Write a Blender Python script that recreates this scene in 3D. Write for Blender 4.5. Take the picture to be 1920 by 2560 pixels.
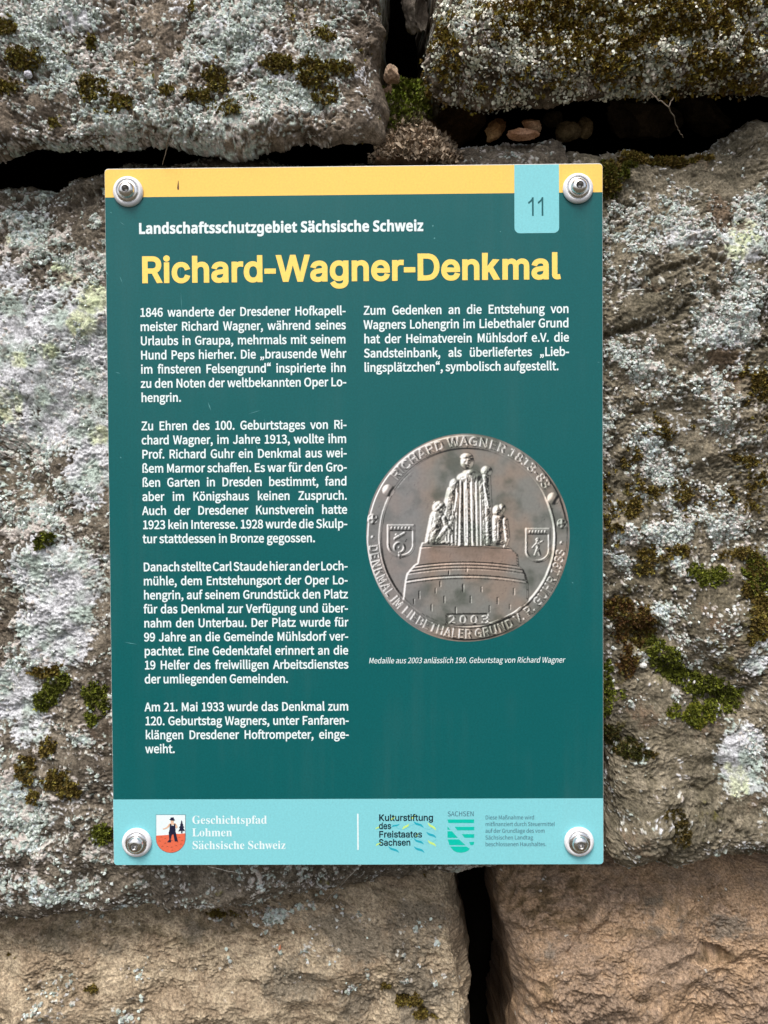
import bpy, bmesh, math
import numpy as np
from mathutils import Matrix, Vector

# ------------------------------------------------------------------ camera, world, sun, exposure
sc = bpy.context.scene
for o in list(bpy.data.objects):
    bpy.data.objects.remove(o)
COL = sc.collection
W0, H0 = 1920.0, 2560.0                       # pixel frame of the photograph, used for measuring only
LENS = 26.0
FPX = LENS / 36.0 * H0
CAM = np.array([0.02177, -0.44372, 0.01184])
RX, RY, RZ = -0.01824, 0.00665, 0.01014
def rotm():
    cx, sx, cy, sy, cz, sz = math.cos(RX), math.sin(RX), math.cos(RY), math.sin(RY), math.cos(RZ), math.sin(RZ)
    A = np.array([[1, 0, 0], [0, cx, -sx], [0, sx, cx]])
    B = np.array([[cy, 0, sy], [0, 1, 0], [-sy, 0, cy]])
    C = np.array([[cz, -sz, 0], [sz, cz, 0], [0, 0, 1]])
    return C @ A @ B
ROT = rotm()
cam = bpy.data.cameras.new('camera')
cam.sensor_fit = 'VERTICAL'; cam.sensor_height = 36.0; cam.lens = LENS
cam.clip_start = 0.01; cam.clip_end = 200.0
cam_ob = bpy.data.objects.new('camera', cam)
M3 = Matrix(((ROT[0, 0], ROT[0, 2], -ROT[0, 1]), (ROT[1, 0], ROT[1, 2], -ROT[1, 1]), (ROT[2, 0], ROT[2, 2], -ROT[2, 1])))
cam_ob.matrix_world = Matrix.Translation(CAM) @ M3.to_4x4()
COL.objects.link(cam_ob); sc.camera = cam_ob

SUN_EL, SUN_AZ = math.radians(58), math.radians(196)      # high, in front of the wall and a little to the left
world = bpy.data.worlds.new('World'); sc.world = world
world.use_nodes = True
nt = world.node_tree; nt.nodes.clear()
sky = nt.nodes.new('ShaderNodeTexSky'); sky.sky_type = 'NISHITA'; sky.sun_disc = False
sky.sun_elevation = SUN_EL; sky.sun_rotation = SUN_AZ
sky.air_density = 1.0; sky.dust_density = 4.0; sky.ozone_density = 1.0
hs = nt.nodes.new('ShaderNodeHueSaturation'); hs.inputs['Saturation'].default_value = 0.55   # overcast: paler than a clear sky
bg = nt.nodes.new('ShaderNodeBackground'); bg.inputs['Strength'].default_value = 0.10
wo = nt.nodes.new('ShaderNodeOutputWorld')
nt.links.new(sky.outputs[0], hs.inputs['Color']); nt.links.new(hs.outputs[0], bg.inputs['Color']); nt.links.new(bg.outputs[0], wo.inputs['Surface'])

sun = bpy.data.lights.new('sun', 'SUN'); sun.energy = 1.5; sun.angle = math.radians(22); sun.color = (1.0, 0.95, 0.88)
sun_ob = bpy.data.objects.new('sun', sun)
sd = Vector((math.sin(SUN_AZ) * math.cos(SUN_EL), math.cos(SUN_AZ) * math.cos(SUN_EL), math.sin(SUN_EL)))   # towards the sun
sun_ob.rotation_euler = sd.to_track_quat('Z', 'Y').to_euler()
COL.objects.link(sun_ob)

vs = sc.view_settings
vs.view_transform = 'Standard'; vs.look = 'None'; vs.gamma = 1.0; vs.use_curve_mapping = False
vs.exposure = 0.86

# ------------------------------------------------------------------ helpers
def at(px, py, Y=0.0):
    """world point of a photograph pixel on the plane y = Y (arrays welcome)"""
    px = np.asarray(px, float); py = np.asarray(py, float)
    c = np.stack([(px - W0 / 2) / FPX, np.ones_like(px), -(py - H0 / 2) / FPX], -1)
    d = c @ ROT.T
    t = (Y - CAM[1]) / d[..., 1]
    return CAM + d * t[..., None]
def pix(P):
    d = (P - CAM) @ ROT
    return W0 / 2 + FPX * d[..., 0] / d[..., 1], H0 / 2 - FPX * d[..., 2] / d[..., 1]
def lin(r, g, b):
    c = np.array([r, g, b], float) / 255.0
    return np.where(c <= 0.04045, c / 12.92, ((c + 0.055) / 1.055) ** 2.4)
def tag(o, label=None, cat=None, group=None, kind=None):
    if label: o['label'] = label
    if cat: o['category'] = cat
    if group: o['group'] = group
    if kind: o['kind'] = kind
    return o
def link(name, me, mat=None, parent=None, loc=None):
    o = bpy.data.objects.new(name, me)
    if mat is not None: me.materials.append(mat)
    COL.objects.link(o)
    if loc is not None: o.location = loc
    if parent is not None: o.parent = parent
    return o
def empty(name, loc):
    o = bpy.data.objects.new(name, None); o.location = loc; o.empty_display_size = 0.02
    COL.objects.link(o); return o
def raw_mesh(name, V, F, smooth=True, attrs=None):
    """numpy mesh; F is (n,3) or (n,4)"""
    me = bpy.data.meshes.new(name)
    V = np.asarray(V, np.float32); F = np.asarray(F, np.int32); k = F.shape[1]
    me.vertices.add(len(V)); me.vertices.foreach_set('co', V.ravel())
    me.loops.add(F.size); me.loops.foreach_set('vertex_index', F.ravel())
    me.polygons.add(len(F)); me.polygons.foreach_set('loop_start', np.arange(0, F.size, k, dtype=np.int32))
    me.polygons.foreach_set('loop_total', np.full(len(F), k, np.int32))
    if smooth: me.polygons.foreach_set('use_smooth', np.ones(len(F), bool))
    me.update(calc_edges=True)
    for n, a in (attrs or {}).items():
        ca = me.color_attributes.new(n, 'FLOAT_COLOR', 'POINT')
        b = np.ones((len(V), 4), np.float32); b[:, :3] = a
        ca.data.foreach_set('color', b.ravel())
    return me

# ---- noise
_rs = np.random.RandomState(7)
_PERM = _rs.permutation(4096).astype(np.int32)
_ANG = _rs.rand(4096) * 2 * np.pi
_GX, _GY = np.cos(_ANG).astype(np.float32), np.sin(_ANG).astype(np.float32)
_G3 = _rs.randn(4096, 3); _G3 = (_G3 / np.linalg.norm(_G3, axis=1)[:, None]).astype(np.float32)
_RND = _rs.rand(4096).astype(np.float32)
def _h2(i, j, s): return _PERM[(_PERM[(i + s * 131) & 4095] + j) & 4095]
def _fade(t): return t * t * t * (t * (t * 6 - 15) + 10)
def perlin2(x, y, seed=0):
    x = np.asarray(x, np.float32); y = np.asarray(y, np.float32)
    xi = np.floor(x); yi = np.floor(y); fx = x - xi; fy = y - yi
    xi = xi.astype(np.int32); yi = yi.astype(np.int32)
    u = _fade(fx); v = _fade(fy)
    def g(a, b):
        h = _h2(xi + a, yi + b, seed); return _GX[h] * (fx - a) + _GY[h] * (fy - b)
    n0 = g(0, 0); n1 = g(1, 0); n2 = g(0, 1); n3 = g(1, 1)
    a = n0 + u * (n1 - n0); b = n2 + u * (n3 - n2)
    return (a + v * (b - a)) * 1.5
def perlin3(P, scale, seed=0):
    q = (np.asarray(P, np.float32) / np.float32(scale)); qi = np.floor(q); f = q - qi; qi = qi.astype(np.int32)
    u = _fade(f); r = None; out = 0
    for a in (0, 1):
        for b in (0, 1):
            for c in (0, 1):
                h = _PERM[(_h2(qi[..., 0] + a, qi[..., 1] + b, seed) + qi[..., 2] + c) & 4095]
                g = _G3[h]
                d = g[..., 0] * (f[..., 0] - a) + g[..., 1] * (f[..., 1] - b) + g[..., 2] * (f[..., 2] - c)
                w = (u[..., 0] if a else 1 - u[..., 0]) * (u[..., 1] if b else 1 - u[..., 1]) * (u[..., 2] if c else 1 - u[..., 2])
                out = out + d * w
    return out * 1.6
def fbm2(x, y, scale, octs, seed=0, gain=0.5):
    t = 0; a = 1.0; n = 0
    for k in range(octs):
        t = t + a * perlin2(x / scale + 17.3 * k, y / scale - 9.1 * k, seed + k); n += a; a *= gain; scale *= 0.5
    return t / n * 1.4
def fbm3(P, scale, octs, seed=0, gain=0.5):
    t = 0; a = 1.0; n = 0
    for k in range(octs):
        t = t + a * perlin3(P, scale, seed + k); n += a; a *= gain; scale *= 0.5
    return t / n * 1.4
def worley2(x, y, scale, seed=0):
    x = np.asarray(x, np.float32) / scale; y = np.asarray(y, np.float32) / scale
    xi = np.floor(x).astype(np.int32); yi = np.floor(y).astype(np.int32)
    f1 = np.full(x.shape, 9, np.float32); f2 = f1.copy(); cid = np.zeros(x.shape, np.float32)
    for a in (-1, 0, 1):
        for b in (-1, 0, 1):
            h = _h2(xi + a, yi + b, seed)
            dx = xi + a + _RND[h] - x; dy = yi + b + _RND[(h + 777) & 4095] - y
            d = dx * dx + dy * dy
            near = d < f1
            f2 = np.where(near, f1, np.minimum(f2, d))
            cid = np.where(near, _RND[(h + 1555) & 4095], cid)
            f1 = np.where(near, d, f1)
    return np.sqrt(f1), np.sqrt(f2), cid
def sstep(a, b, x):
    t = np.clip((x - a) / (b - a), 0, 1); return t * t * (3 - 2 * t)
def mix(a, b, t):
    t = np.asarray(t)[..., None] if np.ndim(t) == np.ndim(a) - 1 or np.ndim(t) >= 1 else t
    return a + (b - a) * t
def blobs(px, py, L):
    """soft elliptical patches (x, y, rx, ry, strength) on the face of a stone"""
    o = np.zeros_like(px)
    for (x, y, rx, ry, s) in L:
        d = ((px - x) / rx) ** 2 + ((py - y) / ry) ** 2
        o = np.maximum(o, s * np.clip(1.35 - d, 0, 1)) if s > 0 else np.where(d < 1.35, np.minimum(o, 0) + s * np.clip(1.35 - d, 0, 1), o)
    return o
def seg_dist(px, py, pts):
    best = np.full(px.shape, 1e9)
    for (ax, ay), (bx, by) in zip(pts[:-1], pts[1:]):
        vx, vy = bx - ax, by - ay
        t = np.clip(((px - ax) * vx + (py - ay) * vy) / (vx * vx + vy * vy), 0, 1)
        best = np.minimum(best, np.hypot(px - ax - t * vx, py - ay - t * vy))
    return best

# ------------------------------------------------------------------ materials
def mat_new(name):
    m = bpy.data.materials.new(name); m.use_nodes = True
    n = m.node_tree.nodes; return m, n, m.node_tree.links, n['Principled BSDF']
def print_mat(name, rgb, rough=0.42, var=0.035, dust=0.03):
    """printed film: flat ink with a faint fine grain and slightly uneven gloss"""
    m, n, l, b = mat_new(name)
    tc = n.new('ShaderNodeTexCoord')
    nz = n.new('ShaderNodeTexNoise'); nz.inputs['Scale'].default_value = 900; nz.inputs['Detail'].default_value = 3
    n2 = n.new('ShaderNodeTexNoise'); n2.inputs['Scale'].default_value = 14; n2.inputs['Detail'].default_value = 5
    l.new(tc.outputs['Object'], nz.inputs['Vector']); l.new(tc.outputs['Object'], n2.inputs['Vector'])
    mr = n.new('ShaderNodeMapRange'); mr.inputs['From Min'].default_value = 0.25; mr.inputs['From Max'].default_value = 0.75
    mr.inputs['To Min'].default_value = 1 - var * 2; mr.inputs['To Max'].default_value = 1 + var * 2
    l.new(nz.outputs['Fac'], mr.inputs['Value'])
    mx = n.new('ShaderNodeMix'); mx.data_type = 'RGBA'; mx.blend_type = 'MULTIPLY'; mx.inputs['Factor'].default_value = 1
    mx.inputs['A'].default_value = (*rgb, 1)
    l.new(mr.outputs['Result'], mx.inputs['B']); l.new(mx.outputs['Result'], b.inputs['Base Color'])
    mp = n.new('ShaderNodeMapping'); mp.inputs['Scale'].default_value = (90, 1, 5); l.new(tc.outputs['Object'], mp.inputs['Vector'])
    n3 = n.new('ShaderNodeTexNoise'); n3.inputs['Scale'].default_value = 1.0; n3.inputs['Detail'].default_value = 6; n3.inputs['Roughness'].default_value = .7; l.new(mp.outputs['Vector'], n3.inputs['Vector'])
    ad = n.new('ShaderNodeMath'); ad.operation = 'MULTIPLY'; l.new(n3.outputs['Fac'], ad.inputs[0]); l.new(n2.outputs['Fac'], ad.inputs[1])
    m3 = n.new('ShaderNodeMapRange'); m3.inputs['From Min'].default_value = 0.24; m3.inputs['From Max'].default_value = 0.46; m3.inputs['To Min'].default_value = 0.0; m3.inputs['To Max'].default_value = dust
    l.new(ad.outputs[0], m3.inputs['Value'])
    mx2 = n.new('ShaderNodeMix'); mx2.data_type = 'RGBA'; mx2.inputs['B'].default_value = (0.36, 0.36, 0.33, 1)
    l.new(m3.outputs['Result'], mx2.inputs['Factor']); l.new(mx.outputs['Result'], mx2.inputs['A']); l.new(mx2.outputs['Result'], b.inputs['Base Color'])
    r2 = n.new('ShaderNodeMapRange'); r2.inputs['To Min'].default_value = rough - 0.08; r2.inputs['To Max'].default_value = rough + 0.1
    l.new(n2.outputs['Fac'], r2.inputs['Value']); l.new(r2.outputs['Result'], b.inputs['Roughness'])
    b.inputs['Specular IOR Level'].default_value = 0.28
    return m
def rock_mat(name, bump=0.6):
    m, n, l, b = mat_new(name)
    at_ = n.new('ShaderNodeAttribute'); at_.attribute_name = 'Col'
    tc = n.new('ShaderNodeTexCoord')
    nz = n.new('ShaderNodeTexNoise'); nz.inputs['Scale'].default_value = 1000; nz.inputs['Detail'].default_value = 4; nz.inputs['Roughness'].default_value = 0.65
    l.new(tc.outputs['Object'], nz.inputs['Vector'])
    mr = n.new('ShaderNodeMapRange'); mr.inputs['From Min'].default_value = 0.3; mr.inputs['From Max'].default_value = 0.7
    mr.inputs['To Min'].default_value = 0.58; mr.inputs['To Max'].default_value = 1.42
    l.new(nz.outputs['Fac'], mr.inputs['Value'])
    mx = n.new('ShaderNodeMix'); mx.data_type = 'RGBA'; mx.blend_type = 'MULTIPLY'; mx.inputs['Factor'].default_value = 1
    l.new(at_.outputs['Color'], mx.inputs['A']); l.new(mr.outputs['Result'], mx.inputs['B']); l.new(mx.outputs['Result'], b.inputs['Base Color'])
    bp = n.new('ShaderNodeBump'); bp.inputs['Strength'].default_value = bump; bp.inputs['Distance'].default_value = 0.0006
    l.new(nz.outputs['Fac'], bp.inputs['Height']); l.new(bp.outputs['Normal'], b.inputs['Normal'])
    b.inputs['Roughness'].default_value = 0.95; b.inputs['Specular IOR Level'].default_value = 0.11
    return m
def attr_mat(name, rough=0.8, spec=0.2, trans=0.0):
    m, n, l, b = mat_new(name)
    a = n.new('ShaderNodeAttribute'); a.attribute_name = 'Col'
    nz = n.new('ShaderNodeTexNoise'); nz.inputs['Scale'].default_value = 500
    tc = n.new('ShaderNodeTexCoord'); l.new(tc.outputs['Object'], nz.inputs['Vector'])
    mr = n.new('ShaderNodeMapRange'); mr.inputs['To Min'].default_value = 0.8; mr.inputs['To Max'].default_value = 1.2
    l.new(nz.outputs['Fac'], mr.inputs['Value'])
    mx = n.new('ShaderNodeMix'); mx.data_type = 'RGBA'; mx.blend_type = 'MULTIPLY'; mx.inputs['Factor'].default_value = 1
    l.new(a.outputs['Color'], mx.inputs['A']); l.new(mr.outputs['Result'], mx.inputs['B']); l.new(mx.outputs['Result'], b.inputs['Base Color'])
    b.inputs['Roughness'].default_value = rough; b.inputs['Specular IOR Level'].default_value = spec
    if trans:
        b.inputs['Subsurface Weight'].default_value = 0.0
    return m
ROCK = rock_mat('weathered_sandstone')
MOSS = attr_mat('moss_leaf', 0.7, 0.25)
EARTH = rock_mat('dark_earth', 0.8)

# ------------------------------------------------------------------ the wall: blocks of sandstone
def spaced(a, b, lo, hi, fine, coarse, mid=None):
    """sample positions from a to b: fine inside lo..hi, coarse outside"""
    out = []; x = a
    while x < b - 1e-6:
        out.append(x)
        step = fine if lo <= x <= hi else (4.0 if lo - 420 <= x <= hi + 420 else coarse)
        if mid and mid[0] < x < mid[1]: step = mid[2]
        x += step
    out.append(b); return np.array(out)
def side(pts, q, axis, wob, seed):
    p = np.array(pts, float)
    c = p[:, axis]; o = np.interp(q, c, p[:, 1 - axis])
    o = o + wob * (fbm2(q, q * 0 + seed * 31.7, 60.0, 4, seed))
    return np.stack([q, o], -1) if axis == 0 else np.stack([o, q], -1)
class Stone: pass
def make_stone(name, top, right, bottom, left, Y, roll, macro=(), cracks=(), paint=None, rough=(6, 2.2, 0.8), strata=0.6,
               fine=2.0, mid=None, skirt=0.16, wob=5, seed=1, mat=None, tilt=None, clamp=None, taper=0.0):
    S = Stone()
    x0 = (top[0][0] + bottom[0][0]) / 2; x1 = (top[-1][0] + bottom[-1][0]) / 2
    y0 = (left[0][1] + right[0][1]) / 2; y1 = (left[-1][1] + right[-1][1]) / 2
    xs = spaced(x0, x1, -25, 1945, fine, 14, mid); ys = spaced(y0, y1, -25, 2585, fine, 14)
    s = (xs - x0) / (x1 - x0); t = (ys - y0) / (y1 - y0)
    def par(pts, k, q, ax):
        a, b = pts[0][ax], pts[-1][ax]; return side(pts, a + (b - a) * q, ax, wob, seed + k)
    T = par(top, 1, s, 0); B = par(bottom, 2, s, 0); L = par(left, 3, t, 1); R = par(right, 4, t, 1)
    c00, c10, c01, c11 = T[0], T[-1], B[0], B[-1]
    L = L + (1 - t)[:, None] * (c00 - L[0]) + t[:, None] * (c01 - L[-1])
    R = R + (1 - t)[:, None] * (c10 - R[0]) + t[:, None] * (c11 - R[-1])
    s2 = s[None, :, None]; t2 = t[:, None, None]
    PX = (1 - t2) * T[None] + t2 * B[None] + (1 - s2) * L[:, None] + s2 * R[:, None] \
        - ((1 - s2) * (1 - t2) * c00 + s2 * (1 - t2) * c10 + (1 - s2) * t2 * c01 + s2 * t2 * c11)
    px, py = PX[..., 0], PX[..., 1]
    base = at(px, py, Y)
    X, Z = base[..., 0], base[..., 2]
    dep = np.zeros_like(X)
    ext = [(py - T[None, :, 1]), (R[:, None, 0] - px), (B[None, :, 1] - py), (px - L[:, None, 0])]
    for d, (rw, rd) in zip(ext, roll):
        if rw <= 0: continue
        k = np.clip(1 - np.maximum(d, 0) * 0.000239 / rw, 0, 1)
        dep += rd * (1 - np.sqrt(np.clip(1 - 0.97 * k * k, 0, 1)))
    for (mx, my, rx, ry, a) in macro:
        dep -= a * np.exp(-(((px - mx) / rx) ** 2 + ((py - my) / ry) ** 2))
    if tilt: dep += tilt(px, py)
    K = 12
    pad = lambda A: np.pad(A, K, mode='edge')
    X, Z, dep, px, py = map(pad, (X, Z, dep, px, py))
    n, m_ = X.shape
    kk = skirt * (np.arange(K + 1) / K) ** 1.7
    r = np.zeros(n); r[:K] = kk[:0:-1]; r[n - K:] = kk[1:]
    c = np.zeros(m_); c[:K] = kk[:0:-1]; c[m_ - K:] = kk[1:]
    back = np.maximum(r[:, None], c[None, :])
    if taper:                                   # the underside rises into the wall
        Z = Z + taper * np.where(np.arange(n)[:, None] >= n - K, back, 0)
    P = np.stack([X, Y + dep + back, Z], -1)
    def normals(P):
        a = np.gradient(P, axis=1); b = np.gradient(P, axis=0)
        N = np.cross(a, b); l = np.linalg.norm(N, axis=-1, keepdims=True)
        N = N / np.maximum(l, 1e-12)
        return N
    N = normals(P)
    f = np.sign(-(N[n // 2, m_ // 2, 1])) or 1.0
    N = N * f
    N[back > 0] *= 0.8
    Q = P * np.array([1, 1, 1.0])
    h = rough[0] * 1e-3 * fbm3(Q, 0.09, 3, seed) + rough[1] * 1e-3 * fbm3(Q, 0.024, 3, seed + 5)
    h -= rough[1] * 0.8e-3 * np.abs(perlin3(Q * np.array([1, 1, 1.9]), 0.03, seed + 9))
    q = fbm3(Q * np.array([1, 1, 1.5]) + 0.35 * Q[..., [2, 1, 0]], 0.085, 4, seed + 13, .35) * 1.5; fl = np.floor(q)
    lw = sstep(-.1, .4, fbm3(Q, 0.06, 2, seed + 14))                               # ledges only here and there
    h += rough[1] * 0.75e-3 * lw * (fl + sstep(.30, .62, q - fl) - q)                     # broken ledges
    for pts, w, dd in cracks:
        wx = 6 * perlin2(px / 22, py / 22, seed + 40); wy = 6 * perlin2(px / 22 + 31, py / 22, seed + 41)
        d = seg_dist(px + wx, py + wy, pts)
        h -= dd * 1e-3 * np.exp(-(d / w) ** 2) * (0.7 + 0.5 * perlin2(px / 40, py / 40, seed + 42))
    wv_ = np.clip((np.linspace(0, 1, n)[:, None] - .5) * -8, -1, 1); wu_ = np.clip((np.linspace(0, 1, m_)[None, :] - .5) * 8, -1, 1)
    u = (P[..., 0] + wu_ * (P[..., 1] - Y)).astype(np.float32); v = (P[..., 2] + wv_ * (P[..., 1] - Y)).astype(np.float32)
    hs_, col, masks = paint(px, py, u, v, h, rough[2], strata, seed)
    h = h + hs_
    V = P + N * h[..., None]
    if clamp is not None:                       # keep clear of the sheet fixed in front
        V[..., 1] = np.where((px > 285) & (px < 1485) & (py > 425) & (py < 2145), np.maximum(V[..., 1], clamp), V[..., 1])
    idx = np.arange(n * m_).reshape(n, m_)
    F = np.stack([idx[:-1, :-1], idx[1:, :-1], idx[1:, 1:], idx[:-1, 1:]], -1).reshape(-1, 4)
    org = np.array([V[n // 2, m_ // 2, 0], Y + 0.08, V[..., 2].min()])
    me = raw_mesh(name, V.reshape(-1, 3) - org, F, True, {'Col': col.reshape(-1, 3)})
    S.ob = link(name, me, mat or ROCK, None, Vector(org))
    S.V, S.N, S.px, S.py, S.m, S.org, S.back = V, normals(V) * f, px, py, masks, org, back
    return S

PALE = lin(174, 188, 180); BLUISH = lin(198, 210, 214); PINKISH = lin(186, 178, 172); LAV = lin(205, 206, 211); YEL = lin(200, 208, 158); GREY = lin(122, 124, 118)
def painter(c1, c2, c3, Lb=0.0, L=(), Wc=(), Yg=(), Mo=(), flake=0.0028, pal=(0.5, 0.25, 0.25), lift=0.6, bare=(), dark=(), grain=0.42, c3amt=0.0, c3b=(), gaps=0.75, scat=0.38, fre=0.0):
    def f(px, py, u, v, hm, r3, strata, seed):
        wu = 0.004 * perlin2(u / 0.012, v / 0.012, seed + 3); wv = 0.004 * perlin2(u / 0.012 + 9, v / 0.012, seed + 4)
        g0 = fbm2(u + wu, v + wv, 0.035, 4, seed + 11)
        g1 = fbm2(u + wu * .5, (v + wv * .5) * 1.25 + 0.25 * u, 0.0075, 4, seed + 15, 0.62)
        g2 = perlin2(u / 0.0012, v / 0.0011, seed + 20)
        g3 = perlin2((u + 0.2 * wu) / 0.0023, (v + 0.2 * wv) / 0.0019, seed + 21)
        g4 = fbm2(u, v, 0.0046, 3, seed + 23, 0.7)
        rid = np.abs(fbm2(u + 1.6 * wu + .3 * v, (v + 1.6 * wv) * 1.4, 0.013, 4, seed + 25, .6))
        pit = sstep(0.30, 0.62, fbm2(u + wu, v * 1.2 + wv, 0.0052, 3, seed + 28, .6))
        r3 = r3 * (0.40 + 0.95 * sstep(-.35, .45, fbm2(u, v, 0.045, 3, seed + 38)))
        h = r3 * 1e-3 * (1.3 * g1 + 0.9 * g4 + 0.80 * g3 + 0.36 * g2 - 0.9 * strata * rid - 1.4 * pit)
        c = mix(np.broadcast_to(c1, u.shape + (3,)).astype(np.float32), c2, sstep(-0.5, 0.5, g0 + 0.5 * g1 + .3 * g4))
        k3 = sstep(0.2, 0.6, fbm2(u, v, 0.05, 4, seed + 31) + 0.3 * g4 + c3amt - 0.2 + blobs(px, py, c3b))
        c = mix(c, c3, k3 * 0.8)
        c = c * np.clip(1 + grain * (0.8 * g3 + 0.8 * g2 + 0.7 * g4), .25, 2)[..., None]
        spk = sstep(0.35, 0.7, perlin2(u / 0.0016 + 5, v / 0.0014, seed + 35) + .35 * g4)
        c = c * (1 - 0.55 * spk)[..., None]
        lsp = sstep(0.5, 0.75, perlin2(u / 0.0013 + 15, v / 0.0013, seed + 36))
        c = mix(c, np.broadcast_to(lin(176, 166, 152), c.shape), lsp * .35)
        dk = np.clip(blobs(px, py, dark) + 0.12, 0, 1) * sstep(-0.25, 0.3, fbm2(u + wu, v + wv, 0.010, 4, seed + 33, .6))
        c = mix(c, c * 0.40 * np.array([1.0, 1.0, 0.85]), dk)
        m = {}
        # smooth pale crust, broken by pores
        W = blobs(px, py, Wc) + 0.45 * fbm2(u + wu, v + wv, 0.022, 5, seed + 51, 0.62) + 0.30 * g4 - 0.27
        wc = sstep(-0.04, 0.14, W + 0.22 * g3 + 0.14 * g2) if len(Wc) else np.zeros_like(u)
        lav = mix(np.broadcast_to(LAV, c.shape), mix(np.broadcast_to(PALE, c.shape), GREY, sstep(0.1, 0.6, g1)), sstep(-0.3, 0.5, fbm2(u, v, 0.016, 3, seed + 52)))
        lav = lav * np.clip(0.92 + 0.30 * g2 + 0.34 * g3 + 0.34 * g4, .3, 1.4)[..., None]
        c = mix(c, lav, wc * 0.92); h = h + wc * 0.00025
        # flaky lichen
        f1, f2, cid = worley2(u + 0.35 * wu, v + 0.35 * wv, flake, seed + 60)
        q1, q2, qid = worley2(u, v, flake * 0.48, seed + 61)
        dome = np.clip(1.15 - f1 * 1.25, 0, 1); sm = np.clip(1.1 - q1 * 1.2, 0, 1)
        D = Lb + 0.32 * fbm2(u, v, 0.075, 2, seed + 63) + 0.85 * blobs(px, py, L) - blobs(px, py, bare) + 0.50 * fbm2(u + wu, v + wv, 0.028, 4, seed + 64, 0.6) + scat * fbm2(u + .5 * wu, v + .5 * wv, 0.0085, 4, seed + 65, .65)
        thr = 0.48 * cid + 0.32 * qid + 0.22 * (0.5 + 0.8 * g4) - 0.25 * (dome - 0.5) - 0.12 * (sm - .5)
        cov = sstep(-0.07, 0.07, D - thr)
        r1, r2_, rid_ = worley2(u + .3 * wu + .0007 * g3, v + .3 * wv + .0007 * g2, 0.0021, seed + 75)
        fp = np.clip(fre + 0.40 * np.clip(D, -.3, .9) + .35 * fbm2(u, v, .02, 3, seed + 76), 0, .6)
        fr = (rid_ < fp) * sstep(.60, .36, r1 + .30 * g2) * np.clip(1.2 - hm * 0, 0, 1)
        soot = sstep(0.05, 0.5, D + 0.25) * sstep(-0.15, 0.35, fbm2(u, v, 0.006, 4, seed + 68, .65)) * gaps
        c = mix(c, np.broadcast_to(lin(52, 48, 40), c.shape), soot * (1 - wc) * .8)
        tone = fbm2(u, v, 0.018, 3, seed + 66) + 0.9 * (cid - 0.5) + 0.6 * (qid - .5)
        lc = mix(np.broadcast_to(PALE, c.shape), BLUISH, sstep(0.15, 0.5, tone + pal[1] - 0.25))
        lc = mix(lc, PINKISH, sstep(0.05, 0.45, -tone + pal[2] - 0.25))
        lc = mix(lc, GREY, 0.8 * sstep(0.2, 0.7, fbm2(u, v, 0.006, 3, seed + 67) + .4 * (qid - .5)))
        yb = blobs(px, py, Yg) + 0.45 * fbm2(u + wu, v + wv, 0.012, 4, seed + 70, .65) + .25 * g4
        yk = sstep(0.42, 0.95, yb) * np.clip(cov + wc, 0, 1)
        lc = lc * np.clip(0.80 + 0.22 * dome + 0.16 * sm + 0.24 * g2 + .16 * g3, .3, 1.3)[..., None]
        c = mix(c, lc, cov * 0.95)
        fc = mix(np.broadcast_to(lin(214, 214, 206), c.shape), PINKISH, sstep(.3, .6, np.mod(rid_ * 37.0, 1.0)))
        c = mix(c, fc * np.clip(.95 + .25 * g2, .5, 1.2)[..., None], fr * .9); h = h + fr * 0.0004
        c = mix(c, np.broadcast_to(YEL, c.shape) * np.clip(0.92 + 0.4 * g3 + .35 * g4, .4, 1.3)[..., None], yk * 0.62)
        h = h + cov * (0.00022 + lift * 1e-3 * (0.65 * dome + 0.45 * sm))
        # moss film
        M = blobs(px, py, Mo) + 0.60 * fbm2(u + wu, v + wv, 0.014, 5, seed + 80, .65) - .06
        mk = sstep(0.42, 0.66, M) if len(Mo) else np.zeros_like(u)
        mc = mix(np.broadcast_to(lin(64, 56, 30), c.shape), lin(96, 94, 40), sstep(-0.3, 0.4, g1)) * np.clip(1 + .5 * g3 + .4 * g2, .3, 1.8)[..., None]
        c = mix(c, mc, mk * 0.8); h = h + mk * (0.0005 + 0.0008 * sm)
        m['lichen'] = cov * (1 - mk); m['moss'] = mk; m['crust'] = wc; m['M'] = M
        return h.astype(np.float64), np.clip(c, 0.004, 0.85), m
    return f

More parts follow.
